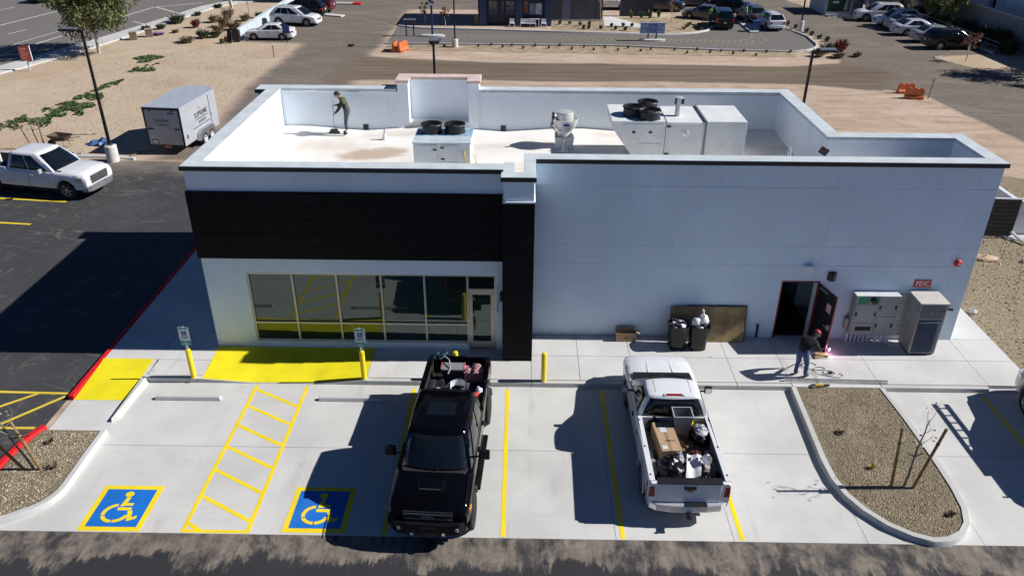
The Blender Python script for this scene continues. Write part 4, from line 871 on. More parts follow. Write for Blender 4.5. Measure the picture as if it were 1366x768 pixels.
def wheel(par, x, y, r, wd, rim, style, left):
    key = (r, wd, rim.name, style, left)
    if key in WH:
        a_ = WH[key]; o = a_[0].copy(); C.objects.link(o); o.parent = par; o.location = (x,y,r); o.name = 'wheel'
        q = a_[1].copy(); C.objects.link(q); q.parent = o; return o
    s_ = 1 if left else -1; n = 22
    b = B().lathe([(r*.62,-wd/2*.9),(r*.9,-wd/2),(r*.985,-wd*.36),(r,-wd*.2),(r,wd*.2),(r*.985,wd*.36),(r*.9,wd/2),(r*.62,wd/2*.9)], axis='y', n=n)
    b.add([(r*.63*math.cos(6.283*j/n), -s_*wd*.3, r*.63*math.sin(6.283*j/n)) for j in range(n)], [tuple(range(n))])
    o = obj('wheel', b, M_rubber, par, smooth=35); o.location = (x,y,r)
    g = B(); yo = s_*wd*.42
    g.lathe([(r*.63,yo-s_*.02),(r*.6,yo+s_*.012),(r*.55,yo),(r*.53,yo-s_*.06)], axis='y', n=n)
    for i in range(style):
        a_ = 6.283*i/style; c_, d_ = math.cos(a_), math.sin(a_); pw = r*.09 if style > 5 else r*.12
        tx, tz = -d_*pw, c_*pw
        g.hexa([(tx,yo-s_*.05,tz),(-tx,yo-s_*.05,-tz),(r*.56*c_-tx*.7,yo-s_*.03,r*.56*d_-tz*.7),(r*.56*c_+tx*.7,yo-s_*.03,r*.56*d_+tz*.7),(tx,yo-s_*.01,tz),(-tx,yo-s_*.01,-tz),(r*.56*c_-tx*.7,yo-s_*.0,r*.56*d_-tz*.7),(r*.56*c_+tx*.7,yo-s_*.0,r*.56*d_+tz*.7)])
    g.lathe([(r*.17,yo-s_*.03),(r*.16,yo+s_*.005),(.001,yo+s_*.01)], axis='y', n=12)
    q = obj('rim', g, rim, o, smooth=35); WH[key] = (o, q); return o
def vehicle(name, lab, cat, loc, rz, p, paint_, group=None, scale=1, detail=True):
    global AZ
    t = thing(name, lab, cat, loc, R(rz), group, scale)
    r = p['r']; AZ = r*.98; fa, ra = p['axles']; ar = r+p.get('gap', .07); arch = [(fa, ar), (ra, ar)]
    K = p['keys']; op = p.get('bed')
    obj('body', loft(K, arch, op), paint_, t, smooth=32)
    wmax = max(k[4] for k in K); zs_ = min(k[1] for k in K)
    obj('underbody', B().box(K[0][0]+.25,K[-1][0]-.25,-wmax*.74,wmax*.74,r*.55,r*1.25), M_blackm, t)
    for ax in (fa, ra):
        for s_ in (1, -1): obj('wheel_well', B().box(ax-ar*.98,ax+ar*.98,min(s_*wmax*.6,s_*wmax*.74),max(s_*wmax*.6,s_*wmax*.74),r*.5,r+ar), M_blackm, t)
    rim = p.get('rim', M_alloy)
    for ax in (fa, ra):
        for s_ in (1, -1): wheel(t, ax, s_*(wmax-p.get('wd', .22)/2-.015+p.get('out', 0)), r, p.get('wd', .22), rim, p.get('spokes', 5), s_ > 0)
    # cabin
    (xa, xb, xc, xd), (za, zd, zr), (wa, wr) = p['cab_x'], p['cab_z'], p['cab_w']
    H_ = zr-za
    def prof_(v):   # outline of the cabin at relative height v: front x, rear x, half width
        z = za+H_*v; bw = math.sin(math.pi*min(1, v))
        return xa+(xb-xa)*v+.035*bw, xd+(xc-xd)*v-.02*bw, wa+(wr-wa)*v+.022*bw, z+(zd-za)*(1-v)*0
    bf, br_ = p.get('bow', (.16,.06))
    def fpt(u, v, off=0): xf_, xr_, w_, z = prof_(v); y = w_*(1-2*u); return (xf_+bf*(1-(y/w_)**2)*(1-.45*v)+off, y, z+off*.5)
    def rpt(u, v, off=0): xf_, xr_, w_, z = prof_(v); y = w_*(2*u-1); return (xr_-br_*(1-(y/w_)**2)-off, y, z+(zd-za)*(1-v)+off*.3)
    def spt(s_, u, v, off=0): xf_, xr_, w_, z = prof_(v); x = xf_+(xr_-xf_)*u; return (x, s_*(w_+.025*math.sin(math.pi*u)+off), z+(zd-za)*u*(1-v))
    def ring(v, sc_=1, dz=0):
        P = [fpt(1-i/8, v) for i in range(8)]+[spt(1, i/12, v) for i in range(12)]+[rpt(1-i/8, v) for i in range(8)]+[spt(-1, 1-i/12, v) for i in range(12)]
        cx_ = (xb+xc)/2; return [(cx_+(x-cx_)*sc_, y*sc_, z+dz) for x, y, z in P]
    rr_ = [ring(v) for v in (0,.12,.25,.4,.55,.7,.82,.9)]; N_ = len(rr_[0])
    top_ = ring(.96); lx = max(.4, xb-xc)
    for ins, dz in ((.012,.0),(.035,.022),(.075,.036)): rr_.append([((xb+xc)/2+(x-(xb+xc)/2)*(1-ins*1.2/lx), y*(1-ins/wr), z+dz*H_/.6) for x, y, z in top_])
    zt_ = rr_[-1][0][2]; last = rr_[-1]
    for sc_, dz in ((.75,.014),(.45,.024),(.12,.028)): rr_.append([((xb+xc)/2+(x-(xb+xc)/2)*sc_, y*sc_, z+dz) for x, y, z in last])
    b = B()
    for q in rr_: b.v += q
    for k_ in range(len(rr_)-1):
        for j_ in range(N_): b.f.append((k_*N_+(j_+1)%N_, k_*N_+j_, (k_+1)*N_+j_, (k_+1)*N_+(j_+1)%N_)); b.m.append(0)
    b.f.append(tuple((len(rr_)-1)*N_+j_ for j_ in range(N_))[::-1]); b.m.append(0)
    cab = obj('cabin', b, p.get('roof_mat', paint_), t, smooth=65)
    def pane(nm, fn, u0, u1, v0, v1, u0t=None, u1t=None):
        u0t = u0 if u0t is None else u0t; u1t = u1 if u1t is None else u1t
        def pt(i, j):
            v = v0+(v1-v0)*j; k_ = (v-.0); a_ = u0+(u0t-u0)*j; c_ = u1+(u1t-u1)*j; return fn(a_+(c_-a_)*i, v)
        o = obj(nm, B().grid(pt, 8, 6), M_glass, t, smooth=70); so = o.modifiers.new('solid', 'SOLIDIFY'); so.thickness = .012; so.offset = 0
        return o
    pane('windshield', lambda u, v: fpt(u, v, .007), .05, .95, .04, .9, .06, .94)
    pane('rear_window', lambda u, v: rpt(u, v, .007), .04, .96, p.get('rw_v', .12), .9, .06, .94)
    for s_ in (1, -1):
        for (u0, u1, u0t, u1t) in p['windows']: pane('side_window', lambda u, v: spt(s_, u, v, .005), u0, u1, .07, .89, u0t, u1t)
    tr_ = p.get('trim')
    if tr_:
        for s_ in (1, -1): obj('window_trim', B().tube([spt(s_, u, .07, .006) for u in (.14,.3,.5,.7,.92)], .008, 5), tr_, t)
    # doors
    if detail:
        for s_ in (1, -1):
            for x0, x1 in p['doors']:
                def patch(u, v, off, g):
                    x = x0-g+(x1-x0+2*g)*u; P = section((x,)+interp(K, x)[1:], arch)[2:6]
                    f = v*3; i = min(2, int(f)); y = P[i][0]+(P[i+1][0]-P[i][0])*(f-i); z = P[i][1]+(P[i+1][1]-P[i][1])*(f-i)
                    z = z+(g if v > .99 else -g if v < .01 else 0)
                    return (x, s_*(y+off), z)
                def sheet(off, g): 
                    b = B().grid(lambda u, v: patch(u, v, off, g), 12, 6)
                    if s_ > 0: b.f = [tuple(reversed(f)) for f in b.f]
                    return b
                obj('door_seam', sheet(.0015, .009), M_blackm, t)
                d_ = obj('door', sheet(.004, 0), paint_, t, smooth=40)
                xh = x0+.16; P = section((xh,)+interp(K, xh)[1:], arch)
                obj('handle', B().box(xh-.08,xh+.09,min(s_*P[4][0],s_*(P[4][0]+.035)),max(s_*P[4][0],s_*(P[4][0]+.035)),P[5][1]-.12,P[5][1]-.08), p.get('handle', M_black), d_, bevel=.008)
    # lamps, bumpers, grille, mirrors
    xf, xr = K[-1][0], K[0][0]; wf, wb = K[-1][4], K[0][4]
    for s_ in (1, -1):
        y0, y1, z0, z1, dpt = p['head']
        k2 = interp(K, xf-dpt); k3 = interp(K, xf-dpt*.35)
        obj('headlight', B().hexa([(xf-dpt,s_*y1*1.0,z0),(xf+.012,s_*y0,z0),(xf+.012,s_*(y0+.02),z0),(xf-dpt,s_*(k2[4]+.006),z0)]+[(xf-dpt,s_*y1*1.0,z1),(xf+.008,s_*y0,z1),(xf+.008,s_*(y0+.02),z1),(xf-dpt,s_*(k2[4]+.006),z1)]) if False else
            B().hexa([(xf-dpt,s_*(k2[4]+.008),z0+.03),(xf-dpt*.35,s_*(k3[4]+.012),z0),(xf+.014,s_*y0,z0),(xf-dpt,s_*y0,z0),(xf-dpt,s_*(k2[4]+.008),z1),(xf-dpt*.35,s_*(k3[4]+.006),z1),(xf+.010,s_*y0,z1-.01),(xf-dpt,s_*y0,z1)]), p.get('lamp', M_lamp), t, bevel=.012)
        y0, y1, z0, z1 = p['tail']
        w6 = interp(K, xr+.18)[4]; obj('tail_light', B().hexa([(xr+.16,s_*(w6+.012),z0),(xr-.012,s_*(wb+.0),z0),(xr-.014,s_*y0,z0),(xr+.1,s_*y0,z0),(xr+.2,s_*(w6+.008),z1),(xr-.008,s_*(wb-.01),z1),(xr-.008,s_*(y0+.02),z1),(xr+.1,s_*y0,z1)]), M_tail, t, bevel=.012)
        mx, mz, mw, mh = p['mirror']; wy = interp(K, mx)[4]
        mo = obj('mirror', B().box(mx-.05,mx+.07,min(s_*(wy+.06),s_*(wy+.06+mw)),max(s_*(wy+.06),s_*(wy+.06+mw)),mz,mz+mh), p.get('mirror_mat', paint_), t, bevel=.03, seg=3)
        obj('mirror_glass', B().box(mx-.056,mx-.051,min(s_*(wy+.085),s_*(wy+.04+mw)),max(s_*(wy+.085),s_*(wy+.04+mw)),mz+.03,mz+mh-.03), M_chrome, mo)
        obj('mirror_arm', B().tube([(mx+.02,s_*(wy-.1),mz+.04),(mx+.01,s_*(wy+.08),mz+.06)], .025, 6), M_black, mo)
    zb0, zb1, ext = p['bump_f']
    def bumper(nm, x, w0, z0, z1, ex, s_, m_):
        pts = [(x-s_*.3, w0+.015), (x-s_*.02, w0-.02), (x+s_*ex*.7, w0*.8), (x+s_*ex, w0*.45), (x+s_*ex, -w0*.45), (x+s_*ex*.7, -w0*.8), (x-s_*.02, -w0+.02), (x-s_*.3, -w0-.015)]
        if s_ < 0: pts = pts[::-1]
        return obj(nm, B().prism([(a_, -b_) for a_, b_ in pts][::-1], z0, z1), m_, t, bevel=.025, seg=3)
    bumper('front_bumper', xf, wf, zb0, zb1, ext, 1, p.get('bump_mat', paint_)); zb0, zb1, ext2 = p['bump_r']; bumper('rear_bumper', xr, wb, zb0, zb1, ext2, -1, p.get('bump_mat_r', p.get('bump_mat', paint_)))
    gw, gz0, gz1 = p['grille']
    gr = obj('grille', B().box(xf-.05,xf+.02,-gw,gw,gz0,gz1), M_blackm, t, bevel=.01)
    for i in range(p.get('bars', 2)):
        z = gz0+(gz1-gz0)*(i+.5)/p.get('bars', 2); obj('grille_bar', B().box(xf+.015,xf+.032,-gw*.98,gw*.98,z-p.get('barh', .012),z+p.get('barh', .012)), p.get('bar_mat', M_chrome), gr)
    pz = p.get('plate_z', (zb0+zb1)/2)
    obj('license_plate', B().box(xr-ext2-.012,xr-ext2-.004,-.15,.15,pz-.07,pz+.08) if not p.get('bed') else B().box(xr-ext2-.012,xr-ext2-.004,-.15,.15,zb0+.05,zb1-.02), M_sign, t)
    if p.get('rails'):
        for s_ in (1, -1): obj('roof_rail', B().tube([(xb-.15,s_*wr*.86,zr+.01),(xb-.25,s_*wr*.86,zr+.07),(xc+.2,s_*wr*.86,zr+.07),(xc+.1,s_*wr*.86,zr)], .02, 6), M_black, t)
    return t, cab, K, arch
def hood_etc(t, items, m_): 
    for nm, b, mm in items: obj(nm, b, mm or m_, t)

def pickup_bed(t, K, op, floor_z, mat_in, paint_, wt=.10):
    x0, x1 = op; k0, k1 = interp(K, x0), interp(K, x1); w0, w1 = k0[4], k1[4]; zt0, zt1 = k0[2], k1[2]
    obj('bed_floor', B().hexa([(x0,-w0+.05,floor_z-.03),(x1,-w1+.05,floor_z-.03),(x1,w1-.05,floor_z-.03),(x0,w0-.05,floor_z-.03),(x0,-w0+.05,floor_z),(x1,-w1+.05,floor_z),(x1,w1-.05,floor_z),(x0,w0-.05,floor_z)]), mat_in, t)
    for i in range(8):
        y = -.6+.17*i; obj('floor_rib', B().box(x0+.06,x1-.04,y-.03,y+.03,floor_z,floor_z+.015), mat_in, t)
    for s_ in (1, -1):
        a0, a1 = s_*(w0-.02), s_*(w1-.02); c0, c1 = s_*(w0-wt-.03), s_*(w1-wt-.03)
        def hx(z0, z1, y00, y01, y10, y11, dz=0):
            P = [(x0,y00,z0),(x1,y10,z0),(x1,y11,z0),(x0,y01,z0),(x0,y00,z1),(x1,y10,z1+dz),(x1,y11,z1+dz),(x0,y01,z1)]
            return B().hexa(P)
        obj('bed_side', hx(floor_z, zt0-.0, c0, c0-s_*.02, c1, c1-s_*.02, zt1-zt0), mat_in, t)
        obj('bed_rail', hx(zt0-.02, zt0+.018, a0, c0-s_*.025, a1, c1-s_*.025, zt1-zt0), paint_, t, bevel=.012)
        for u in (.08, .5, .93):
            xx = x0+(x1-x0)*u; yy = s_*((w0+(w1-w0)*u)-wt*.55-.02); obj('stake_pocket', B().box(xx-.03,xx+.03,yy-.02,yy+.02,zt0+(zt1-zt0)*u+.016,zt0+(zt1-zt0)*u+.021), M_black, t)
        if True:
            xx = interp(K, (x0+x1)/2); ra = t['rear_axle']; obj('wheel_house', B().box(ra-.42,ra+.42,min(c0-s_*.02,c0-s_*.2),max(c0-s_*.02,c0-s_*.2),floor_z,floor_z+.22), mat_in, t, bevel=.05)
    obj('bed_front_wall', B().box(x1-.05,x1-.0,-w1+.08,w1-.08,floor_z,zt1+.01), paint_, t)

# --- white regular cab pickup, tailgate to the camera
PW = car_paint('white_truck_paint', (.74,.75,.77), .35, dust=.06)
pw = dict(r=.40, gap=.08, wd=.26, axles=(1.68,-1.82), spokes=6, rim=pm('dark_alloy', (.2,.2,.21), .4, .7, var=.1),
  keys=[(-2.88,.5,1.2,1.2,.93),(-2.8,.48,1.22,1.22,.955),(-.42,.46,1.24,1.24,.955),(-.38,.46,1.15,1.16,.955),(1.25,.46,1.12,1.15,.955),(1.5,.46,1.07,1.145,.955),(2.3,.46,1.0,1.1,.95),(2.65,.48,.95,1.03,.90),(2.82,.55,.86,.9,.80)],
  bed=(-2.8,-.4), cab_x=(1.28,.42,-.24,-.38), cab_z=(1.12,1.16,1.74), cab_w=(.87,.66), rw_v=.06, windows=[(.16,.9,.3,.86)], doors=[(-.2,.95)],
  head=(.5,.85,.72,.92,.3), tail=(.79,.93,.82,1.12), mirror=(.72,1.13,.2,.2), mirror_mat=M_black, bump_f=(.42,.68,.1), bump_r=(.46,.66,.14), bump_mat=M_chrome, grille=(.5,.7,.88), handle=M_black)
t, cab, K, arch = vehicle('pickup_truck', 'white single cab pickup parked nose to the building with rubbish in its bed', 'pickup truck', (4.27,-2.47,.002), 90, pw, PW)
t['rear_axle'] = -1.82
pickup_bed(t, K, (-2.8,-.4), .76, pm('bed_liner_grey', (.25,.25,.26), .6, var=.15), PW)
tg = obj('tailgate', B().box(-2.895,-2.79,-.72,.72,.68,1.2), PW, t, bevel=.015)
obj('tailgate_cap', B().box(-2.905,-2.70,-.74,.74,1.2,1.235), M_black, tg, bevel=.01); obj('handle', B().box(-2.915,-2.894,-.14,.14,1.05,1.14), M_black, tg, bevel=.008)
em = B(); em.box(-2.9,-2.905,-.09,.09,.985,1.015); em.box(-2.9,-2.905,-.035,.035,.965,1.035); obj('bowtie_emblem', em, pm('emblem_gold', (.5,.4,.2), .3, .6), tg)
obj('tailgate_lettering', B(), M_steel, tg); text('tailgate_lettering', 'SILVERADO', .06, M_steel, tg, frame(Vector((-2.897,.45,.74)), (0,-1,0), (0,0,1)), depth=.001)
bpy.data.objects.remove([o for o in tg.children if o.name.startswith('tailgate_lettering') and len(o.data.vertices) == 0][0])
obj('third_brake_light', B().box(-.27,-.20,-.2,.2,1.73,1.775), M_tail, cab, bevel=.01); obj('cargo_lamp', B().box(-.275,-.2,-.26,-.2,1.73,1.773), M_lamp, cab); obj('cargo_lamp', B().box(-.275,-.2,.2,.26,1.73,1.773), M_lamp, cab)
obj('cowl', B().hexa([(1.15,-.84,1.1),(1.58,-.76,1.1),(1.58,.76,1.1),(1.15,.84,1.1),(1.15,-.84,1.155),(1.62,-.78,1.165),(1.62,.78,1.165),(1.15,.84,1.155)]), M_black, t)
for s_ in (1,-1): obj('wiper', B().tube([(1.5,s_*.08,1.185),(1.38,s_*.6,1.19)], .012, 5), M_black, t); obj('hood_crease', B().hexa([(1.65,s_*.33,1.14),(2.4,s_*.3,1.08),(2.4,s_*.32,1.08),(1.65,s_*.36,1.14),(1.65,s_*.33,1.156),(2.4,s_*.3,1.098),(2.4,s_*.32,1.098),(1.65,s_*.36,1.156)]), PW, t); obj('roof_groove', B().box(-.15,.4,s_*.45-.006,s_*.45+.006,1.74,1.772), pm('roof_seam_grey', (.3,.3,.3), .6), cab); obj('hood_gap', B().hexa([(1.22,s_*.835,1.09),(2.35,s_*.82,1.035),(2.35,s_*.835,1.03),(1.22,s_*.85,1.085),(1.22,s_*.835,1.125),(2.35,s_*.82,1.06),(2.35,s_*.835,1.055),(1.22,s_*.85,1.12)]), M_black, t); obj('fender_lip', B().tube([(-1.82+.49*math.cos(R(a_)), s_*.955, .39+.49*math.sin(R(a_))) for a_ in range(0,181,20)], .02, 6), PW, t, smooth=50)
obj('step_pad', B().box(-3.03,-2.9,-.42,.1,.665,.672), M_black, t); obj('tow_hitch', B().box(-3.2,-2.9,-.05,.05,.42,.5).ball((-3.18,0,.54), .035, 8, 6), M_black, t)
obj('fuel_cap', B().cyl((-.75,.957,.95),(-.75,.962,.95),.08,n=14), M_black, t)
# load
def bag(name, lab, loc, r, m_, white=False, group=None, sd=1, cat='rubbish bag'):
    t = thing(name, lab, cat, loc, 0, group); b = B(); nu, nv = 30, 18; V = []; S = Vector((sd*3.1, sd*1.7, sd*.9))
    for j in range(nv+1):
        ph = -math.pi/2+math.pi*j/nv
        for i in range(nu):
            a_ = 6.283*i/nu; d_ = Vector((math.cos(ph)*math.cos(a_), math.cos(ph)*math.sin(a_), math.sin(ph)))
            k_ = 1.05+.2*noise.noise(d_*1.8+S)-.34*abs(noise.noise(d_*3.2+S))-.16*abs(noise.noise(d_*7+S))
            V.append((d_.x*r[0]*k_, d_.y*r[1]*k_, max(0, r[2]+d_.z*r[2]*k_)))
    b.add(V, [(j*nu+i, j*nu+(i+1)%nu, (j+1)*nu+(i+1)%nu, (j+1)*nu+i) for j in range(nv) for i in range(nu)])
    obj('sack', b, m_, t, smooth=32)
    kn = B(); kn.lathe([(.05,0),(.025,.04),(.05,.09),(.02,.1)], (0,0,2*r[2]*.95), n=7); obj('knot', kn, m_, t)
    return t
fz = .777
t = thing('plastic_bin', 'tall grey plastic bin standing against the cab of the white pickup', 'bin', (4.44,-3.12,fz))
M_gb = pm('grey_bin_plastic', (.22,.23,.24), .5, var=.08)
b = B(); 
for (x0,y0,x1,y1) in ((-1,-1,1,-1),(1,-1,1,1),(1,1,-1,1),(-1,1,-1,-1)):
    p0, p1 = Vector((x0*.17,y0*.15,0)), Vector((x1*.17,y1*.15,0)); q0, q1 = Vector((x0*.235,y0*.2,.74)), Vector((x1*.235,y1*.2,.74)); b.add([p0,p1,q1,q0, p0*.9,p1*.9,q1*.93+Vector((0,0,.05)),q0*.93+Vector((0,0,.05))], [(0,1,2,3),(7,6,5,4)])
b.box(-.17,.17,-.15,.15,0,.02); obj('tub', b, M_gb, t)
rb = B()
for q in ((-.25,.25,-.215,-.19),(-.25,.25,.19,.215),(-.25,-.225,-.19,.19),(.225,.25,-.19,.19)): rb.box(q[0],q[1],q[2],q[3],.73,.76)
obj('rim', rb, pm('pale_bin_rim', (.4,.42,.42), .5), t); obj('contents', B().ball((0,0,.42), (.15,.13,.06), 8, 5, .2), pm('brown_litter', (.2,.13,.07), .8, var=.4), t)
t = thing('cardboard_box', 'long taped cardboard box lying in the left of the white pickup bed', 'cardboard box', (3.98,-3.62,fz+.02), R(5))
obj('carton', B().box(-.25,.25,-.6,.5,0,.42), M_card, t, bevel=.008); obj('tape', B().box(-.03,.03,-.603,.503,.421,.424), pm('brown_tape', (.33,.24,.15), .3), t)
obj('shipping_label', B().box(-.12,.05,.1,.3,.4215,.4245), M_pap, t); obj('shipping_label', B().box(-.2,-.08,-.52,-.4,.4215,.4245), M_pap, t); obj('printed_mark', B().box(-.08,.16,-.25,-.21,.4215,.424), pm('print_brown', (.2,.12,.06), .8), t)
g = 'rubbish bags in the white pickup bed'
bag('rubbish_bag','shiny black rubbish bag behind the tailgate of the white pickup',(3.96,-4.62,fz),(.32,.36,.27),M_bag,group=g,sd=1)
bag('rubbish_bag','black rubbish bag in the right front corner of the white pickup bed',(4.86,-3.35,fz),(.25,.42,.25),M_bag,group=g,sd=2)
bag('rubbish_bag','crinkled pale plastic bag on top of the black bag beside the grey bin',(4.84,-3.5,fz+.42),(.17,.24,.08),pm('pale_film', (.4,.41,.44), .75, var=.7, vs=9, bump=.8, bs=20),group=g,sd=3)
bag('rubbish_bag','yellow plastic bag squeezed between grey bin and black bag',(4.66,-3.12,fz+.22),(.09,.14,.14),pm('yellow_film', (.6,.45,.03), .4, var=.2, bump=.4, bs=14),group=g,sd=4)
bag('rubbish_bag','silvery plastic film over the black bag near the tailgate',(4.16,-4.42,fz+.3),(.12,.2,.1),pm('silver_film', (.3,.31,.34), .6, .0, var=.7, vs=9, bump=.8, bs=16),group=g,sd=5)
bag('rubbish_bag','dark red and black crumpled wrap in the middle of the white pickup bed',(4.62,-4.12,fz),(.24,.24,.14),pm('dark_red_wrap', (.09,.02,.025), .5, var=.6, vs=8, bump=.5, bs=20),group=g,sd=6)
bag('rubbish_bag','black bag squeezed between the long box and the tailgate bags',(4.3,-4.35,fz),(.2,.24,.2),M_bag,group=g,sd=8)
bag('rubbish_bag','small black bag in front of the cardboard sheet by the tailgate',(4.72,-4.95,fz),(.2,.18,.17),M_bag,group=g,sd=9)
bag('rubbish_bag','black bag in the left front corner behind the cab',(3.78,-2.98,fz),(.2,.18,.2),M_bag,group=g,sd=10)
bag('rubbish_bag','black bag of dark litter along the right wall of the white pickup bed',(4.98,-4.85,fz),(.18,.36,.14),M_bag,group=g,sd=7)
t = thing('plastic_sheet', 'bent white sheet lying among the bags at the tailgate', 'sheet', (4.44,-4.72,fz+.3), R(-8))
obj('sheet', B().grid(lambda u, v: (-.17+.34*u+.05*v, -.45+.9*v, .10*v+.03*math.sin(u*7+v*3)-.04*math.sin(v*9)-.12*(1-v)**2), 6, 10), pm('white_sheet', (.72,.74,.77), .6, var=.05), t, smooth=30); obj('torn_edge', B().grid(lambda u, v: (.12+.28*u, .05+.35*v, .12+.08*math.sin(u*5+v*4)), 5, 5), M_pap, t, smooth=20)
t = thing('flattened_carton', 'dusty flat cardboard sheet leaning in the right rear of the white pickup bed', 'cardboard sheet', (4.86,-4.6,fz+.3), R(28))
obj('sheet', B().obox((0,0,0), (.4,.55,.03), 0, R(12), R(-8)), pm('dull_cardboard', (.2,.165,.13), .9, var=.12), t); obj('printed_mark', B().obox((.02,.02,.021), (.1,.14,.005), 0, R(12), R(-8)), M_blackm, t)
t = thing('scrap_timber', 'short offcuts of timber on the bed floor beside the long box', 'timber', (4.36,-3.7,fz)); 
for i in range(4): obj('offcut', B().obox((.02*i-.03,.05*i,.03+.05*i), (.06,.5,.04), .3*i-.4), M_wood, t)

# --- black crew cab pickup facing the camera
PB = car_paint('black_truck_paint', (.002,.002,.0028), .08, dust=.004, coat=.06, spec=.3)
M_bf = pm('black_gloss_trim', (.008,.008,.009), .25, var=.2)
pb = dict(r=.44, gap=.1, wd=.31, out=.05, axles=(2.02,-1.82), spokes=8, rim=M_black,
  keys=[(-2.98,.62,1.36,1.36,.87),(-2.88,.6,1.38,1.38,.89),(-.72,.58,1.4,1.4,.91),(-.68,.58,1.3,1.32,.91),(1.5,.58,1.27,1.34,.92),(1.75,.58,1.22,1.345,.925),(2.4,.58,1.17,1.29,.925),(2.62,.6,1.1,1.22,.915),(2.76,.7,1.0,1.08,.87)],
  bed=(-2.88,-.7), cab_x=(1.62,1.1,-.46,-.62), cab_z=(1.3,1.32,2.04), cab_w=(.85,.66), windows=[(.13,.56,.23,.56),(.59,.94,.59,.91)], doors=[(.5,1.5),(-.5,.47)],
  head=(.5,.9,.9,1.08,.32), lamp=pm('smoked_lamp', (.1,.1,.11), .15, .2, coat=.7), tail=(.74,.9,.9,1.3), mirror=(1.22,1.34,.26,.24), mirror_mat=M_bf, trim=pm('dull_chrome', (.4,.4,.42), .3, .8), bump_f=(.5,.82,.14), bump_r=(.55,.76,.12), bump_mat=M_bf, grille=(.55,.82,1.08), bars=2, barh=.014, bar_mat=pm('dull_chrome', (.4,.4,.42), .3, .8), handle=M_bf)
t, cab, K, arch = vehicle('pickup_truck', 'black lifted crew cab pickup parked with its nose to the road', 'pickup truck', (-1.5,-3.45,.002), -93.0, pb, PB)
t['rear_axle'] = -1.82
black_truck = t
pickup_bed(t, K, (-2.88,-.7), .86, M_blackm, PB)
tg = obj('tailgate', B().box(-2.99,-2.9,-.68,.68,.8,1.36), PB, t, bevel=.015); obj('handle', B().box(-3.0,-2.985,-.12,.12,1.2,1.28), M_bf, tg)
em = B(); em.box(2.775,2.80,-.13,.13,.925,.965); em.box(2.775,2.80,-.05,.05,.905,.985); obj('bowtie_emblem', em, MC['dull_chrome'], t)
obj('hood_scoop', B().hexa([(1.9,-.34,1.33),(2.35,-.32,1.28),(2.35,.32,1.28),(1.9,.34,1.33),(1.95,-.3,1.372),(2.3,-.27,1.35),(2.3,.27,1.35),(1.95,.3,1.372)]), PB, t, bevel=.02)
obj('scoop_opening', B().box(2.31,2.355,-.24,.24,1.29,1.335), M_blackm, t)
obj('sunroof', B().box(.1,.62,-.34,.34,2.05,2.085), M_glass, cab, bevel=.01); obj('roof_antenna', B().hexa([(.0,-.42,2.04),(.18,-.40,2.04),(.18,-.36,2.04),(.0,-.38,2.04),(.0,-.41,2.11),(.08,-.40,2.09),(.08,-.38,2.09),(.0,-.39,2.11)]), M_bf, cab)
obj('cowl', B().hexa([(1.55,-.8,1.29),(1.78,-.72,1.31),(1.78,.72,1.31),(1.55,.8,1.29),(1.55,-.8,1.335),(1.8,-.7,1.358),(1.8,.7,1.358),(1.55,.8,1.335)]), M_blackm, t)
for s_ in (1,-1):
    obj('wiper', B().tube([(1.74,s_*.05,1.375),(1.6,s_*.6,1.38)], .013, 5), M_blackm, t)
    obj('amber_marker', B().box(2.44,2.62,min(s_*.885,s_*.94),max(s_*.885,s_*.94),.95,1.08), M_amber, t, bevel=.01)
    obj('fog_lamp', B().box(2.81,2.87,s_*.62-.07,s_*.62+.07,.6,.72), M_lamp, t, bevel=.02)
    obj('running_board', B().box(-.6,1.4,min(s_*.88,s_*1.02),max(s_*.88,s_*1.02),.5,.56), M_bf, t, bevel=.02)
    for fx_ in (2.02,-1.82): obj('fender_flare', B().tube([(fx_+.56*math.cos(R(a_)), s_*.925, .43+.56*math.sin(R(a_))) for a_ in range(5,176,15)], .045, 6), M_blackm, t, smooth=50)
    obj('hood_edge_highlight', B().tube([(1.8,s_*.80,1.335),(2.3,s_*.82,1.29),(2.55,s_*.82,1.25)], .012, 5), M_bf, t, smooth=60)
obj('front_license_plate', B().box(2.905,2.915,-.15,.15,.6,.74), M_blackm, t)
obj('tow_hook', B().box(2.88,2.94,.32,.38,.52,.58), M_chrome, t); obj('tow_hook', B().box(2.88,2.94,-.38,-.32,.52,.58), M_chrome, t)
# load in the black pickup (world positions)
fz = .878
M_pinkw = None
def woven():
    k = NT('red_white_check'); v = k.pos(False)
    q = k.n('ShaderNodeTexChecker'); q.inputs['Scale'].default_value = 13; k.l(v, q.inputs['Vector']); q.inputs[1].default_value = (.42,.05,.08,1); q.inputs[2].default_value = (.5,.45,.46,1)
    k.l(k.mix(k.math('MULTIPLY', k.noise(v, 8, 4), .4), q.outputs[0], (.1,.03,.05)), k.bs.inputs['Base Color']); k.set(Roughness=.7); return k.m
M_chk = woven()
t = thing('folded_blanket', 'red and white checked bundle at the tailgate end of the black pickup bed', 'bundle', (-.92,-1.0,fz)); obj('bundle', B().grid(lambda u, v: (-.26+.52*u, -.2+.4*v, .42+.06*math.sin(u*7)*math.sin(v*5)), 12, 10).box(-.25,.25,-.19,.19,0,.4), M_chk, t); obj('strap', B().box(-.03,.03,-.2,.2,.44,.49), M_dk, t)
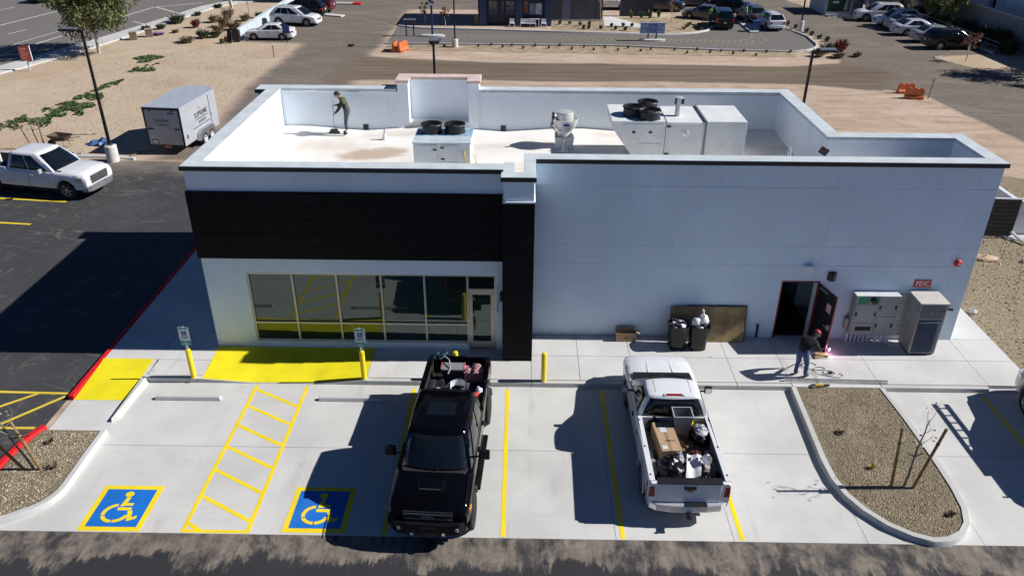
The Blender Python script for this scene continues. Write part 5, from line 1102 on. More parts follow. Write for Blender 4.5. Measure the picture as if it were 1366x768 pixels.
t = thing('cooler_box', 'grey lidded box with pink trim at the tailgate end of the black pickup bed', 'storage box', (-1.5,-.92,fz)); obj('tub', B().box(-.28,.28,-.16,.16,0,.4), M_dk, t, bevel=.02); obj('lid', B().box(-.3,.3,-.18,.18,.4,.46), M_gb, t, bevel=.02); obj('pink_trim', B().box(.3,.33,-.17,.17,.3,.47), pm('pink_plastic', (.5,.15,.2), .5), t); obj('pink_trim', B().box(-.33,-.3,-.17,.17,.3,.47), MC['pink_plastic'], t)
t = thing('teal_hose', 'coil of teal hose over the rear left corner of the black pickup bed', 'hose', (-1.97,-.75,1.36)); obj('coil', B().tube([(.12*math.cos(a_*.6)+.03*a_*.3, .1*math.sin(a_*.6), .06+.012*a_) for a_ in range(0,24)], .022, 6), pm('teal_rubber', (.035,.1,.105), .5), t, smooth=60); obj('end', B().tube([(.2,.0,.2),(.35,-.05,.1),(.4,-.3,.0),(.35,-.45,-.1)], .02, 6), pm('pale_hose', (.4,.38,.33), .5), t, smooth=60)
t = thing('plastic_chair', 'white moulded chair seat lying in the black pickup bed', 'chair', (-1.28,-1.92,fz+.2), R(10)); obj('seat', B().grid(lambda u, v: (-.2+.4*u, -.18+.36*v, .1*(2*u-1)**2+.04), 8, 4), M_pap, t, smooth=40); obj('backrest', B().grid(lambda u, v: (.2*math.cos(math.pi*u), .18+.14*math.sin(math.pi*u), .1+.2*v), 10, 3), M_pap, t, smooth=40)
for x in (-.16,.16): obj('leg', B().cyl((x,-.15,.05),(x*1.1,-.18,-.15),.02,n=6), M_pap, t)
t = thing('pipe_bundle', 'two white pipes lying beside the left bed wall of the black pickup', 'pipes', (-1.95,-2.2,fz+.05), R(-18))
for x in (0,.06): obj('pipe', B().cyl((x,-.4,.25),(x,.35,.35),.02,n=8), M_white, t, smooth=40)
t = thing('cardboard_box', 'small open cardboard box with red goods behind the black pickup cab', 'cardboard box', (-.76,-2.25,fz), R(15)); obj('carton', B().box(-.16,.16,-.16,.16,0,.42), M_card, t); obj('red_goods', B().ball((-.08,0,.46), (.14,.12,.08), 8, 6, .2), M_red, t); obj('white_goods', B().ball((.08,.15,.48), (.09,.14,.09), 8, 6, .2), M_pap, t)
t = thing('tool_pile', 'dark heap of tools and grey scraps in the middle of the black pickup bed', 'tools', (-1.4,-1.8,fz)); b = B(); rnd = random.Random(3)
for i in range(30): b.mi = rnd.randrange(3); b.obox((rnd.uniform(-.5,.45),rnd.uniform(-.55,.6),rnd.uniform(.03,.2)), (rnd.uniform(.05,.2),rnd.uniform(.05,.3),rnd.uniform(.03,.12)), rnd.uniform(0,3), rnd.uniform(-.4,.4), rnd.uniform(-.4,.4))
tag(obj('scrap', b, [M_dk, M_gb, M_blackm], t), kind='stuff'); obj('bucket', B().lathe([(.1,0),(.15,.32),(.14,.32),(.095,.02)], (.1,.35,.0), n=14), M_dk, t, smooth=40)
t = thing('dark_blue_bag', 'dark blue bag slumped by the right wall of the black pickup bed', 'bag', (-.62,-1.7,fz)); obj('sack', B().ball((0,0,.2), (.16,.28,.22), 12, 8, .1), pm('navy_fabric', (.02,.02,.06), .8), t, smooth=60); obj('handle', B().tube([(-.05,-.15,.36),(0,0,.5),(.05,.15,.36)], .015, 5), M_dk, t)

# --- white crew cab pickup on the left lot
pr = dict(r=.42, gap=.07, wd=.28, axles=(1.92,-1.93), spokes=6,
  keys=[(-3.05,.5,1.26,1.26,.94),(-2.95,.47,1.3,1.3,.97),(-1.0,.45,1.3,1.3,.985),(-.95,.45,1.22,1.25,.985),(1.2,.45,1.2,1.27,.985),(1.5,.45,1.17,1.29,.985),(2.2,.45,1.15,1.29,.98),(2.65,.47,1.12,1.26,.965),(2.88,.5,1.07,1.2,.93),(2.99,.6,1.0,1.1,.88)],
  bed=(-2.95,-1.0), cab_x=(1.46,.58,-.74,-.92), cab_z=(1.22,1.24,1.96), cab_w=(.91,.70), windows=[(.11,.5,.23,.5),(.53,.95,.53,.93)], doors=[(.15,1.2),(-.84,.12)],
  lamp=pm('grey_lamp', (.3,.32,.36), .12, .3, var=.3, coat=.6), head=(.56,.9,.86,1.06,.45), tail=(.8,.94,.8,1.15), mirror=(.95,1.22,.2,.2), mirror_mat=M_chrome, bump_f=(.4,.66,.12), bump_r=(.45,.65,.14), bump_mat=pm('grey_chrome', (.36,.37,.4), .25, .6), grille=(.55,.7,1.08), bars=4, barh=.02, bar_mat=pm('dull_chrome', (.4,.4,.42), .3, .8), handle=M_chrome, trim=M_black)
t, cab, K, arch = vehicle('pickup_truck', 'white crew cab pickup on the left asphalt lot, its bed loaded', 'pickup truck', (-21.9,15.28,.0), -11.0, pr, PW)
t['rear_axle'] = -1.93; pickup_bed(t, K, (-2.95,-1.0), .75, M_blackm, PW)
obj('tailgate', B().box(-3.06,-2.96,-.74,.74,.7,1.2), PW, t, bevel=.015); obj('front_license_plate', B().box(3.075,3.085,-.02,.28,.42,.56), M_white, t)
obj('fender_vent', B().box(1.5,1.78,-.84,-.74,1.22,1.275), M_black, t); obj('hood_badge', B().box(2.98,3.0,-.2,.2,.83,.87), M_steel, t)
text('grille_lettering', 'RAM', .15, M_chrome, t, frame(Vector((2.985,0,.8)), (0,1,0), (0,0,1)), bold=.004)
t = thing('foam_board', 'tall white board standing in the bed of the left white pickup', 'board', (-24.2,15.6,.8), R(-11)); obj('board', B().obox((-.05,0,.52), (.9,.1,1.05), 0, .0), M_white, t); obj('edge_strip', B().obox((-.05,-.055,.98), (.9,.01,.06)), M_pap, t)
t = thing('tarp_roll', 'dark rolled bundle over the bed front of the left white pickup', 'roll', (-23.2,15.5,.77), R(-11)); obj('roll', B().cyl((0,-.6,.52),(0,.5,.52),.17,n=12).cyl((0,-.62,.52),(0,.52,.52),.08,n=10), M_dk, t, smooth=40); obj('support_crate', B().box(-.2,.2,-.5,.4,0,.36), M_blackm, t); obj('strap', B().cyl((0,-.2,.52),(0,-.15,.52),.178,n=12), M_gb, t)

# --- generic cars
def car_spec(kind, **kw):
    if kind == 'sedan':
        p = dict(r=.33, gap=.05, wd=.21, axles=(1.38,-1.32), keys=[(-2.3,.4,.86,.88,.72),(-2.15,.28,.93,1.0,.84),(-1.9,.25,.95,1.06,.88),(-1.2,.22,.93,1.0,.9),(.8,.22,.9,.96,.9),(1.0,.22,.88,.98,.9),(1.9,.24,.78,.86,.87),(2.15,.28,.7,.74,.78),(2.28,.36,.62,.64,.66)],
          cab_x=(1.05,.25,-.95,-1.8), cab_z=(.93,1.0,1.42), cab_w=(.80,.58), windows=[(.15,.5,.3,.5),(.52,.86,.52,.8)], doors=[(-.1,.9),(-1.05,-.13)],
          head=(.42,.8,.62,.74,.42), tail=(.42,.8,.72,.88), mirror=(.62,.92,.16,.12), bump_f=(.22,.44,.07), bump_r=(.28,.52,.05), grille=(.4,.46,.6), plate_z=.62)
    elif kind == 'van':
        p = dict(r=.34, gap=.05, wd=.22, axles=(1.5,-1.45), keys=[(-2.4,.45,1.0,1.05,.84),(-2.3,.32,1.02,1.06,.9),(1.0,.28,1.0,1.04,.92),(1.4,.28,.95,1.02,.92),(2.1,.3,.82,.9,.88),(2.35,.4,.72,.76,.74)],
          cab_x=(1.5,.75,-2.2,-2.36), cab_z=(.98,1.02,1.82), cab_w=(.86,.70), windows=[(.16,.38,.3,.38),(.4,.68,.4,.68),(.7,.95,.7,.94)], doors=[(.2,1.25),(-1.0,.17)],
          head=(.45,.85,.66,.82,.4), tail=(.66,.88,.8,1.2), mirror=(.95,1.02,.18,.16), bump_f=(.28,.5,.07), bump_r=(.34,.6,.06), grille=(.4,.54,.68), plate_z=.75)
    else:
        p = dict(r=.37, gap=.06, wd=.23, axles=(1.4,-1.38), keys=[(-2.3,.5,.98,1.02,.82),(-2.2,.38,1.02,1.06,.89),(-1.2,.32,1.03,1.08,.93),(.9,.3,1.0,1.06,.93),(1.1,.3,.98,1.07,.93),(1.95,.32,.88,.97,.9),(2.2,.36,.78,.85,.82),(2.33,.45,.68,.72,.7)],
          cab_x=(1.28,.32,-1.62,-2.2), cab_z=(1.0,1.07,1.66), cab_w=(.84,.62), windows=[(.16,.43,.31,.44),(.455,.68,.46,.67),(.70,.9,.69,.84)], doors=[(-.05,.95),(-1.05,-.08)],
          head=(.42,.82,.7,.84,.4), tail=(.55,.86,.78,.98), mirror=(.72,1.0,.18,.14), bump_f=(.3,.52,.07), bump_r=(.36,.62,.06), bump_mat_r=None, grille=(.42,.55,.72), rails=True, plate_z=.8)
        p.pop('bump_mat_r')
    p.update(kw); return p
PK = dict(white=car_paint('white_car_paint', (.72,.73,.75), .32, dust=.06), black=car_paint('black_car_paint', (.005,.005,.007), .15, dust=.015, coat=.2, spec=.35), maroon=car_paint('maroon_car_paint', (.1,.008,.015), .28, dust=.06),
  silver=car_paint('silver_car_paint', (.40,.42,.45), .32, .4, dust=.08), grey=car_paint('grey_car_paint', (.08,.085,.095), .3, .2, dust=.08), navy=car_paint('navy_car_paint', (.012,.016,.04), .28, dust=.06), pearl=car_paint('pearl_car_paint', (.55,.57,.66), .3, .1, dust=.06))
def car(kind, lab, x, y, rz, col, group, scale=1, **kw):
    return vehicle('parked_'+{'suv':'suv','sedan':'sedan','van':'van'}[kind], lab, {'suv':'suv','sedan':'sedan','van':'van'}[kind], (x,y,-.008), rz, car_spec(kind, **kw), PK[col], group, scale)
g = 'cars parked by the low pale wall'
car('sedan','white sedan nearest the camera in the row by the low pale wall',-21.35,50.35,180,'white',g,.9)
car('suv','white suv in the row by the low pale wall, nose away from the wall',-20.85,57.0,-10,'white',g,.98)
car('suv','black suv between the white and the dark red suv by the low wall',-21.3,61.0,176,'black',g,1.0)
car('suv','dark red suv at the far end of the row by the low wall',-21.1,64.0,176,'maroon',g,1.0)
g = 'cars behind the grey box building'
car('suv','white suv half hidden between the grey box and the dark wall',9.2,67.2,0,'white',g,.95)
car('suv','dark navy suv right of the dark free standing wall',14.5,66.3,0,'navy',g,1.0)
car('sedan','dark grey sedan farthest back, right of the navy suv',18.2,69.8,0,'grey',g,.95)
g = 'cars waiting in the drive lane'
car('sedan','dark silver sedan turning away behind the black van',18.0,61.9,155,'grey',g,.9)
car('suv','black suv with bright headlights behind the dark silver sedan',21.6,66.2,-15,'black',g,.95)
car('van','black van seen from behind in the drive lane bend',18.9,57.9,85,'black',g,.88)
car('suv','dark suv in front of the white suv in the drive lane',22.3,61.0,98,'grey',g,.9)
car('suv','white suv seen from behind at the end of the drive lane',23.15,57.4,96,'white',g,.88)
g = 'cars in the right hand parking row'
car('suv','tall white suv at the far end of the right hand row',35.0,61.6,172,'white',g,1.0)
car('suv','smaller white suv second from the far end of the right hand row',35.6,59.0,180,'white',g,.9)
car('sedan','silver sedan mostly hidden behind the pearl white sedan on the right',36.0,57.0,0,'silver',g,.95)
car('sedan','pearl white sedan in the middle of the right hand row',35.6,54.6,2,'pearl',g,.95)
car('sedan','silver sedan beside the black suv in the right hand row',36.0,51.6,4,'silver',g,.95)
car('suv','black suv at the near end of the right hand row',35.9,48.9,4,'black',g,.95)
car('sedan','dark car passing on the street at the top left',-51.0,69.5,80,'black',None,.95)
t, cab, K, arch = vehicle('parked_suv','pale tall suv with roof rack parked at the right edge of the frame','suv',(15.55,-2.6,0),90,car_spec('suv'),car_paint('champagne_car_paint', (.5,.49,.46), .35, .2, dust=.12),None,1.12)
obj('rack_bar', B().box(-.2,-.15,-.62,.62,1.70,1.76), M_black, t); obj('rack_bar', B().box(-1.5,-1.45,-.62,.62,1.70,1.76), M_black, t)
t = thing('ladder', 'metal ladder carried on the roof of the pale suv at the right edge', 'ladder', (15.12,-2.0,1.99), R(90))
for s_ in (.17,-.17): obj('rail', B().box(-1.5,1.5,s_-.035,s_+.035,0,.07), M_steel, t)
for i in range(9): obj('rung', B().box(-1.3+.325*i-.03,-1.3+.325*i+.03,-.135,.135,.015,.055), M_steel, t)
# --- enclosed trailer
t = thing('cargo_trailer', 'silver enclosed twin axle cargo trailer with black lettering on its side and rear', 'trailer', (-17.95,22.5,.0), R(84.5))
M_tr = pm('trailer_silver', (.42,.44,.47), .4, .1, var=.06, vs=2)
X0, X1, W_, Z0, Z1 = -2.15, 1.85, 1.0, .42, 2.42
obj('body', B().prism([(X0,-W_),(X1,-W_),(X1+.45,-.35),(X1+.45,.35),(X1,W_),(X0,W_)], Z0, Z1), M_tr, t, bevel=.03)
obj('roof', B().prism([(X0-.03,-W_-.02),(X1,-W_-.02),(X1+.48,-.36),(X1+.48,.36),(X1,W_+.02),(X0-.03,W_+.02)], Z1+.001, Z1+.04), pm('trailer_roof', (.42,.46,.52), .4, .1, var=.08), t)
rd = obj('rear_ramp_door', B().box(X0-.035,X0-.002,-W_+.1,W_-.1,Z0+.08,Z1-.1), pm('trailer_rear', (.46,.45,.44), .5, .0, var=.08), t)
fr_ = B(); fr_.box(X0-.04,X0-.001,-W_,-W_+.09,Z0,Z1-.1); fr_.box(X0-.04,X0-.001,W_-.09,W_,Z0,Z1-.1); fr_.box(X0-.04,X0-.001,-W_,W_,Z1-.09,Z1); fr_.box(X0-.04,X0-.001,-W_,W_,Z0-.06,Z0+.07); obj('rear_frame', fr_, M_black, t)
for s_ in (1,-1):
    obj('latch', B().box(X0-.07,X0-.036,s_*.72-.13,s_*.72+.13,1.3,1.36), M_black, rd); obj('hinge_latch', B().box(X0-.06,X0-.036,s_*.6-.03,s_*.6+.03,Z1-.18,Z1-.1), M_black, rd)
obj('plate_frame', B().box(X0-.045,X0-.036,.42,.78,.54,.76), M_black, rd); obj('plate', B().box(X0-.05,X0-.0455,.46,.74,.58,.72), M_sign, rd); obj('amber_lamp', B().box(X0-.06,X0-.041,-.25,.15,.36,.44), M_amber, t)
text('lettering', 'SUPREME', .2, M_blackm, rd, frame(Vector((X0-.037,.05,1.75)), (0,-1,0), (0,0,1)))
text('lettering', 'SUPREME', .36, M_blackm, t, frame(Vector((-.05,-W_-.002,1.62)), (1,0,0), (0,0,1)), bold=.006)
def fine_print(par, side, c0, c1, z, h, wmin, wmax, sd):   # lettering too small to read in the photo
    rnd = random.Random(sd); b = B(); x = c0
    while x < c1:
        w_ = rnd.uniform(wmin, wmax)
        if side: b.box(x, min(x+w_, c1), -W_-.004, -W_-.001, z, z+h)
        else: b.box(X0-.039, X0-.0355, -min(x+w_, c1), -x, z, z+h)
        x += w_+h*.45
    tag(obj('fine_print', b, M_blackm, par), kind='stuff')
fine_print(rd, 0, -.3, .3, 1.52, .06, .05, .12, 1); fine_print(rd, 0, .35, .7, 2.12, .09, .06, .1, 2)
fine_print(t, 1, -.75, .65, 1.38, .045, .03, .08, 3); fine_print(t, 1, -.42, .42, 1.14, .15, .06, .1, 4); fine_print(t, 1, -1.1, .9, 1.0, .04, .03, .08, 5)
obj('red_emblem', B().hexa([(-.2,-W_-.004,1.9),(-.05,-W_-.004,1.86),(-.05,-W_-.001,1.86),(-.2,-W_-.001,1.9),(-.25,-W_-.004,2.1),(-.16,-W_-.004,1.95),(-.16,-W_-.001,1.95),(-.25,-W_-.001,2.1)]), M_red, t)
sd_ = obj('side_door', B().box(1.0,1.72,-W_-.02,-W_-.001,Z0+.05,Z1-.12), M_tr, t); obj('door_seam', B().box(.975,.995,-W_-.012,-W_-.001,Z0+.03,Z1-.1), M_black, t); obj('handle', B().box(1.03,1.1,-W_-.06,-W_-.021,1.2,1.4), M_chrome, sd_)
obj('marker_lamp', B().box(-1.85,-1.75,-W_-.02,-W_-.001,.75,.95), M_black, t)
for s_ in (1,-1):
    for ax in (-.42,.35): wheel(t, ax, s_*(W_+.16), .33, .2, M_white, 5, s_ > 0)
    obj('fender', P3(B(), [(-.98,.36),(.93,.36),(.80,.74),(.64,.84),(-.68,.84),(-.84,.74)], min(s_*W_,s_*(W_+.24)), max(s_*W_,s_*(W_+.24))), M_alloy, t, bevel=.02)
obj('tongue', B().tube([(X1+.1,-.6,.45),(X1+1.3,0,.45)], .05, 4).tube([(X1+.1,.6,.45),(X1+1.3,0,.45)], .05, 4), M_black, t); obj('jack', B().cyl((X1+1.1,0,.0),(X1+1.1,0,.9),.04,n=8), M_steel, t)
# ---------------------------------------------------------------- background: street, lanes, kerbs
near = [(-56,-30),(-44.5,8),(-40.5,24),(-36.9,36.9),(-35.2,42.5),(-34.0,49.5),(-32.7,58.4),(-31.5,66.2),(-30.2,68.6),(-28.4,69.9),(-24.6,70.4)]
edge = [(-59,-29),(-46.6,9),(-42.3,24.5),(-38.3,39.1),(-36.5,46.6),(-35.5,51.5),(-34.3,59.0),(-33.2,66.2),(-31.8,69.6),(-29.2,71.5),(-24.6,72.0)]
struct('street', B().prism(edge+[(-24,140),(-160,140),(-160,-60),(-70,-60)], -.3, -.006), G_road)
sw = tag(obj('street_sidewalk', B().prism(near[3:5]+edge[3:5][::-1], -.3, .02), G_kerb), kind='structure')
def along(P, t):
    i = min(len(P)-2, int(t)); return lerp((*P[i],0), (*P[i+1],0), t-i)
k_ = 0
for i in range(len(near)-1):
    n = max(1, round((Vector(near[i+1])-Vector(near[i])).length/2.6))
    for j in range(n):
        a0, a1, c0, c1 = along(near,i+j/n), along(near,i+(j+1)/n), along(edge,i+j/n), along(edge,i+(j+1)/n)
        e_ = (a1-a0).normalized()*.012; obj('slab', B().prism([tuple((p+q)[:2]) for p, q in ((a0,e_),(a1,-e_),(c1,-e_),(c0,e_))][::-1], -.1, .1), G_kerb, sw)
def line(name, pts, wd, z=-.002, m=None):
    b = B()
    for p, q in zip(pts, pts[1:]): seg(b, p, q, wd, z-.003, z)
    return struct(name, b, m or P_white)
line('lane_line', [(-47,6),(-42.8,28),(-40.23,46.75),(-39.58,51.5),(-38.53,61.8),(-38.0,65.9),(-34.05,69.0)], .2); line('lane_line', [(-44.4,30),(-41.8,47.3),(-41.0,53.5),(-39.8,61.5)], .12)
line('lane_line', [(-54,20),(-47.82,55.4),(-46.84,61.4),(-45.8,68),(-44,80)], .2)
for y in (28,40,51.3,63,75): line('lane_dash', [(-48.9+.178*(y-28),y),(-48.5+.178*(y-28),y+2.2)], .13)
for y in (40,51,63.4,75): line('lane_dash', [(-56.3+.16*(y-40),y),(-56.0+.16*(y-40),y+2)], .13)
line('stop_bar', [(-37.69,65.9),(-34.09,62.5)], .25); line('stop_bar', [(-36.55,57.8),(-34.78,56.4)], .2); line('lane_line', [(-39.3,41.5),(-38.0,42.8),(-37.3,41.6)], .12)
# drive-through lane of the neighbour
lane = [(-11.2,48.75),(-4.5,48.6),(8,48.55),(16.4,47.2),(22.2,46.85),(24.0,47.8),(24.9,49.6),(25.1,53),(24.3,57.2),(22.6,62),(21,66.5),(17,64.5),(18.5,60.7),(19.6,58.6),(17.8,56.9),(15.9,54.4),(13.8,53.5),(2.8,54.2),(-3.6,55),(-9.1,55.4),(-11.3,56.4)]
struct('drive_lane', B().prism(lane, -.2, -.003), G_lane)
ring_kerb('kerb', [(-11.3,48.6)]+lane[1:4]+[(20,46.95),(22.3,46.8),(23.4,47.25),(24.2,47.95),(24.75,48.8),(25.05,49.8),(25.3,53),(24.5,57.3),(22.8,62.2)], .18, .13, G_kerb, 1)
ring_kerb('kerb', [(-11.3,56.4),(-9.1,55.35),(-3.6,54.95),(2.8,54.15),(13.8,53.45),(15.9,54.3),(17.2,55.4),(17.9,56.9),(19,58.1),(19.6,58.9),(18.6,60.8),(17.2,64)], .2, .13, G_walk, -1)
b = B()
for i in range(52):
    x = -5.8+.5*i; y = 51.0-.06*max(0,x); seg(b, (x,y), (x+.62,y+1.75), .12, -.003, 0)
struct('hatched_median_marking', b, worn('tan_marking', (.26,.225,.17), (.1,.095,.09), .5))
M_tanm = worn('faded_yellow_line', (.34,.27,.13), (.12,.11,.1), .5)
line('lane_edge_line', [(-6,52.95),(8,52.3),(16.3,51.0),(18.9,51.2),(20.1,52.1),(20.6,53.2),(20.8,54.4)], .1, .003, M_tanm); line('lane_edge_line', [(-6,50.7),(8,50.2),(16.1,49.4),(18.7,49.2),(20.4,49.9),(21.3,51.2),(21.5,52.4),(21.4,53.6)], .1, .003, M_tanm)
line('faded_lane_line', [(-19,63),(-15.5,60.5),(-12,57)], .15, -.004, MC.get('x', None) or M_tanm)
def islet(name, x, y, a_, c_): struct(name, B().prism([(x+a_*math.cos(t*.349), y+c_*math.sin(t*.349)) for t in range(18)], -.1, .14), G_walk, bevel=.03)
islet('lane_island', -7.7, 52.0, 1.15, .42); islet('lane_island', 11.4, 50.85, 1.15, .38)
struct('lane_pavement', B().prism([(20.8,54.7),(21.6,54.75),(22.0,60),(20.9,60)], -.1, .12), G_walk)
for q in ([(7.9,57.6),(11.7,56.6),(11.3,58.6),(9,62.5),(8.2,62.5)],): struct('concrete_pad', B().prism(q, -.1, .02), G_walk)
struct('planting_strip', B().prism([(-11,46.3),(22,44.9),(22.3,46.6),(16.4,47.0),(8,48.35),(-11,48.4)], -.1, .004), pm('strip_soil', (.34,.26,.17), .95, var=.25, vs=1.5, bump=.4, bs=12, world=True))
struct('planting_bed', B().prism([(3.2,59.8),(2.9,54.5),(13.7,53.75),(15.8,54.6),(17.6,56.9),(18.9,58.4),(17.5,60.7),(13.2,62.6)], -.1, .006), MC['strip_soil'])
struct('kerb_strip', B().prism([(-21.4,62.4),(-17.5,61.0),(-17.3,61.8),(-21.2,63.4)], -.1, .1), G_walk); struct('red_kerb_end', B().prism([(-17.9,68.5),(-17.0,68.5),(-17.0,69.4),(-17.9,69.4)], -.1, .13), P_red); struct('kerb_island', B().prism([(-24,68.6),(-17.9,68.55),(-17.9,69.35),(-24,69.6)], -.1, .12), G_kerb)
ring_kerb('kerb', [(-23.5,19.62),(-21.6,19.55),(-20.3,19.45),(-19.6,19.3)], .2, .1, G_kerb, -1)
ring_kerb('kerb', [(32.9,45.15),(33.2,45.25),(33.7,45.4)], .2, .1, G_kerb, 1); ring_kerb('kerb', [(38.4,46.9),(38.5,55),(38.4,64)], .2, .12, G_kerb, 1)
# ---------------------------------------------------------------- light poles
def pole(x, y, h, lab, bh, br, hx, hy, r=.062):
    t = thing('light_pole', lab, 'light pole', (x,y,0), 0, 'parking lot light poles')
    obj('base', B().lathe([(br,-.1),(br,bh-.04),(br-.04,bh),(.001,bh+.01)], n=20), pm('pole_base_concrete', (.6,.59,.56), .85, var=.1, vs=4), t, smooth=40)
    obj('pole', B().hexa([(-r,-r,bh),(r,-r,bh),(r,r,bh),(-r,r,bh),(-r*.75,-r*.75,h),(r*.75,-r*.75,h),(r*.75,r*.75,h),(-r*.75,r*.75,h)]), M_black, t); obj('base_plate', B().box(-.17,.17,-.17,.17,bh,bh+.03), M_steel, t)
    hd = obj('lamp_head', B().obox((hx*.62,hy*.62,h+.02), (.85 if hx else .45,.45 if hx else .85,.1)), M_blackm, t, bevel=.02); obj('arm', B().obox((hx*.12,hy*.12,h-.02), (.28,.12,.1) if hx else (.12,.28,.1)), M_black, t); obj('heat_fins', B().obox((hx*.62,hy*.62,h+.085), (.7 if hx else .35,.35 if hx else .7,.03)), M_steel, hd); obj('lens', B().obox((hx*.7,hy*.7,h-.035), (.4,.36,.01)), M_lamp, hd)
pole(-20.55,19.15,6.45,'tall black light pole on a white base beside the cargo trailer',.85,.3,-1,.1)
pole(-3.57,16.0,6.6,'black light pole standing behind the raised rear bay of the building',.7,.28,0,1)
pole(12.88,16.0,6.45,'black light pole standing behind the right end of the building',.7,.28,1,0)
pole(-5.31,47.6,6.5,'black light pole at the edge of the neighbouring drive lane',.66,.26,0,1,.06)
pole(25.7,56.1,6.5,'black light pole beside the bend of the drive lane on the right',.86,.26,0,1,.06)
# ---------------------------------------------------------------- kiosk, grey box, walls
M_navy = pm('navy_cladding', (.018,.022,.04), .6, var=.15, vs=1); M_bluep = pm('blue_pier', (.03,.05,.13), .55, var=.1); M_greyb = pm('grey_block', (.10,.105,.115), .8, var=.12, vs=1.2); M_win = glass_mat('kiosk_glass', (.02,.03,.05), 1.8)
kb = thing('drive_through_kiosk', 'dark navy drive through kiosk with blue piers and small windows', 'building', (-.55,60.2,0))
def kp(n, b, m_, par=None, **k): return obj(n, b, m_, par or kb, world=True, **k)
kp('wall', B().box(-3.9,2.85,57.55,63.5,0,5.4), M_navy); kp('roof', B().box(-4.1,3.05,57.3,63.7,5.4,5.65), M_blackm)
for x in (-3.45,-.1,2.6): kp('pier', B().box(x-.33,x+.33,57.2,57.55,0,5.3), M_bluep, bevel=.01)
for x0, x1, z0 in ((-2.95,-2.1,.95),(-1.75,-1.5,1.0),(-1.35,-.5,.95),(.3,.75,1.0)):
    w_ = kp('window', B().box(x0,x1,57.49,57.55,z0,2.2), M_bluep); xm = (x0+x1)/2
    kp('pane', B().box(x0+.05,xm-.02,57.475,57.489,z0+.05,2.15), M_win, w_); kp('pane', B().box(xm+.02,x1-.05,57.475,57.489,z0+.05,2.15), M_win, w_)
kp('poster', B().box(.85,1.35,57.50,57.54,1.0,1.95), pm('grey_poster', (.2,.22,.27), .6)); kp('poster', B().box(1.42,2.0,57.5,57.54,1.0,1.95), pm('pale_poster', (.45,.5,.58), .6, var=.4, vs=5)); kp('poster', B().box(.36,.7,57.47,57.474,1.15,1.8), pm('orange_poster', (.25,.08,.02), .6))
kp('side_poster', B().box(-3.95,-3.905,57.6,58.3,1.2,2.3), M_white); kp('cabinet', B().box(-4.3,-3.85,57.35,57.75,0,.9), pm('brown_cabinet', (.12,.1,.08), .7))
for i, (x, lab) in enumerate(((-.75,'small white patio chair beside the middle blue pier'),(.75,'white slatted patio bench below the pale poster'),(2.2,'white patio chair beside the right blue pier'))):
    t = thing('patio_chair', lab, 'patio chair', (x,56.75,0), 0, 'white patio chairs before the kiosk'); w_ = .22 if i != 1 else .7
    obj('seat', B().box(-w_,w_,-.2,.2,.3,.36), M_white, t); obj('backrest', B().box(-w_,w_,.16,.2,.36,.7), M_white, t)
    for sx in (-1,1): obj('leg', B().box(sx*w_-.04,sx*w_+.04,-.2,.2,0,.3), M_white, t)
t = thing('patio_table', 'long low white patio table under the kiosk window', 'patio table', (1.35,57.0,0), 0); obj('table_top', B().box(-.5,.5,-.2,.2,.62,.68), pm('grey_table', (.4,.42,.45), .6), t)
for sx in (-.4,.4): obj('leg', B().box(sx-.04,sx+.04,-.15,.15,0,.62), M_white, t)
t = thing('grey_box_building', 'plain grey block utility building with a pale blue door', 'building', (5.5,63,0))
obj('wall', B().box(-2.45,2.4,-3,3,0,4.6), M_greyb, t); d_ = obj('door', B().box(-1.5,-.7,-3.04,-2.998,.1,2.2), pm('pale_blue_door', (.17,.2,.28), .5), t); obj('handle', B().box(-.82,-.76,-3.08,-3.04,1.0,1.1), M_steel, d_); obj('plinth', B().box(-2.5,2.45,-3.15,-3.0,-.1,.12), G_kerb, t); obj('roof', B().box(-2.55,2.5,-3.1,3.1,4.6,4.8), M_blackm, t); obj('corner_trim', B().box(1.7,1.75,-3.02,-2.995,.12,4.5), M_blackm, t)
t = thing('screen_wall', 'free standing dark grey wall right of the grey box building', 'wall', (11.5,63.1,0)); obj('wall', B().box(-1.6,1.6,-.15,.15,0,4.2), pm('dark_grey_wall', (.055,.06,.075), .75, var=.1), t); obj('cap', B().box(-1.65,1.65,-.2,.2,4.2,4.3), M_blackm, t); obj('edge_trim', B().box(-1.62,-1.5,-.17,.17,0,4.19), M_greyb, t); obj('wall_lamp', B().box(-.75,-.6,-.25,-.15,1.7,1.95), M_sign, t)
# left low wall
lw = thing('low_wall', 'low pale grey block wall running beside the parked cars on the left', 'wall', (-24.2,62,0))
for i in range(10): obj('wall_panel', B().hexa([(x0_, y0_, z_) for z_ in (-.1,.84) for x0_, y0_ in ((-.1-.026*i+.25,-12.45+2.6*i),(.1-.026*i+.25,-12.45+2.6*i),(.1-.026*(i+1)+.25,-12.45+2.6*i+2.585),(-.1-.026*(i+1)+.25,-12.45+2.6*i+2.585))]), pm('pale_wall_paint', (.5,.56,.6), .85, var=.06, vs=1), lw)
obj('cap', B().hexa([(.12,-12.5,.84),(.38,-12.5,.84),(.12,13.5,.84),(-.14,13.5,.84),(.12,-12.5,.9),(.38,-12.5,.9),(.12,13.5,.9),(-.14,13.5,.9)]), MC['pale_wall_paint'], lw)
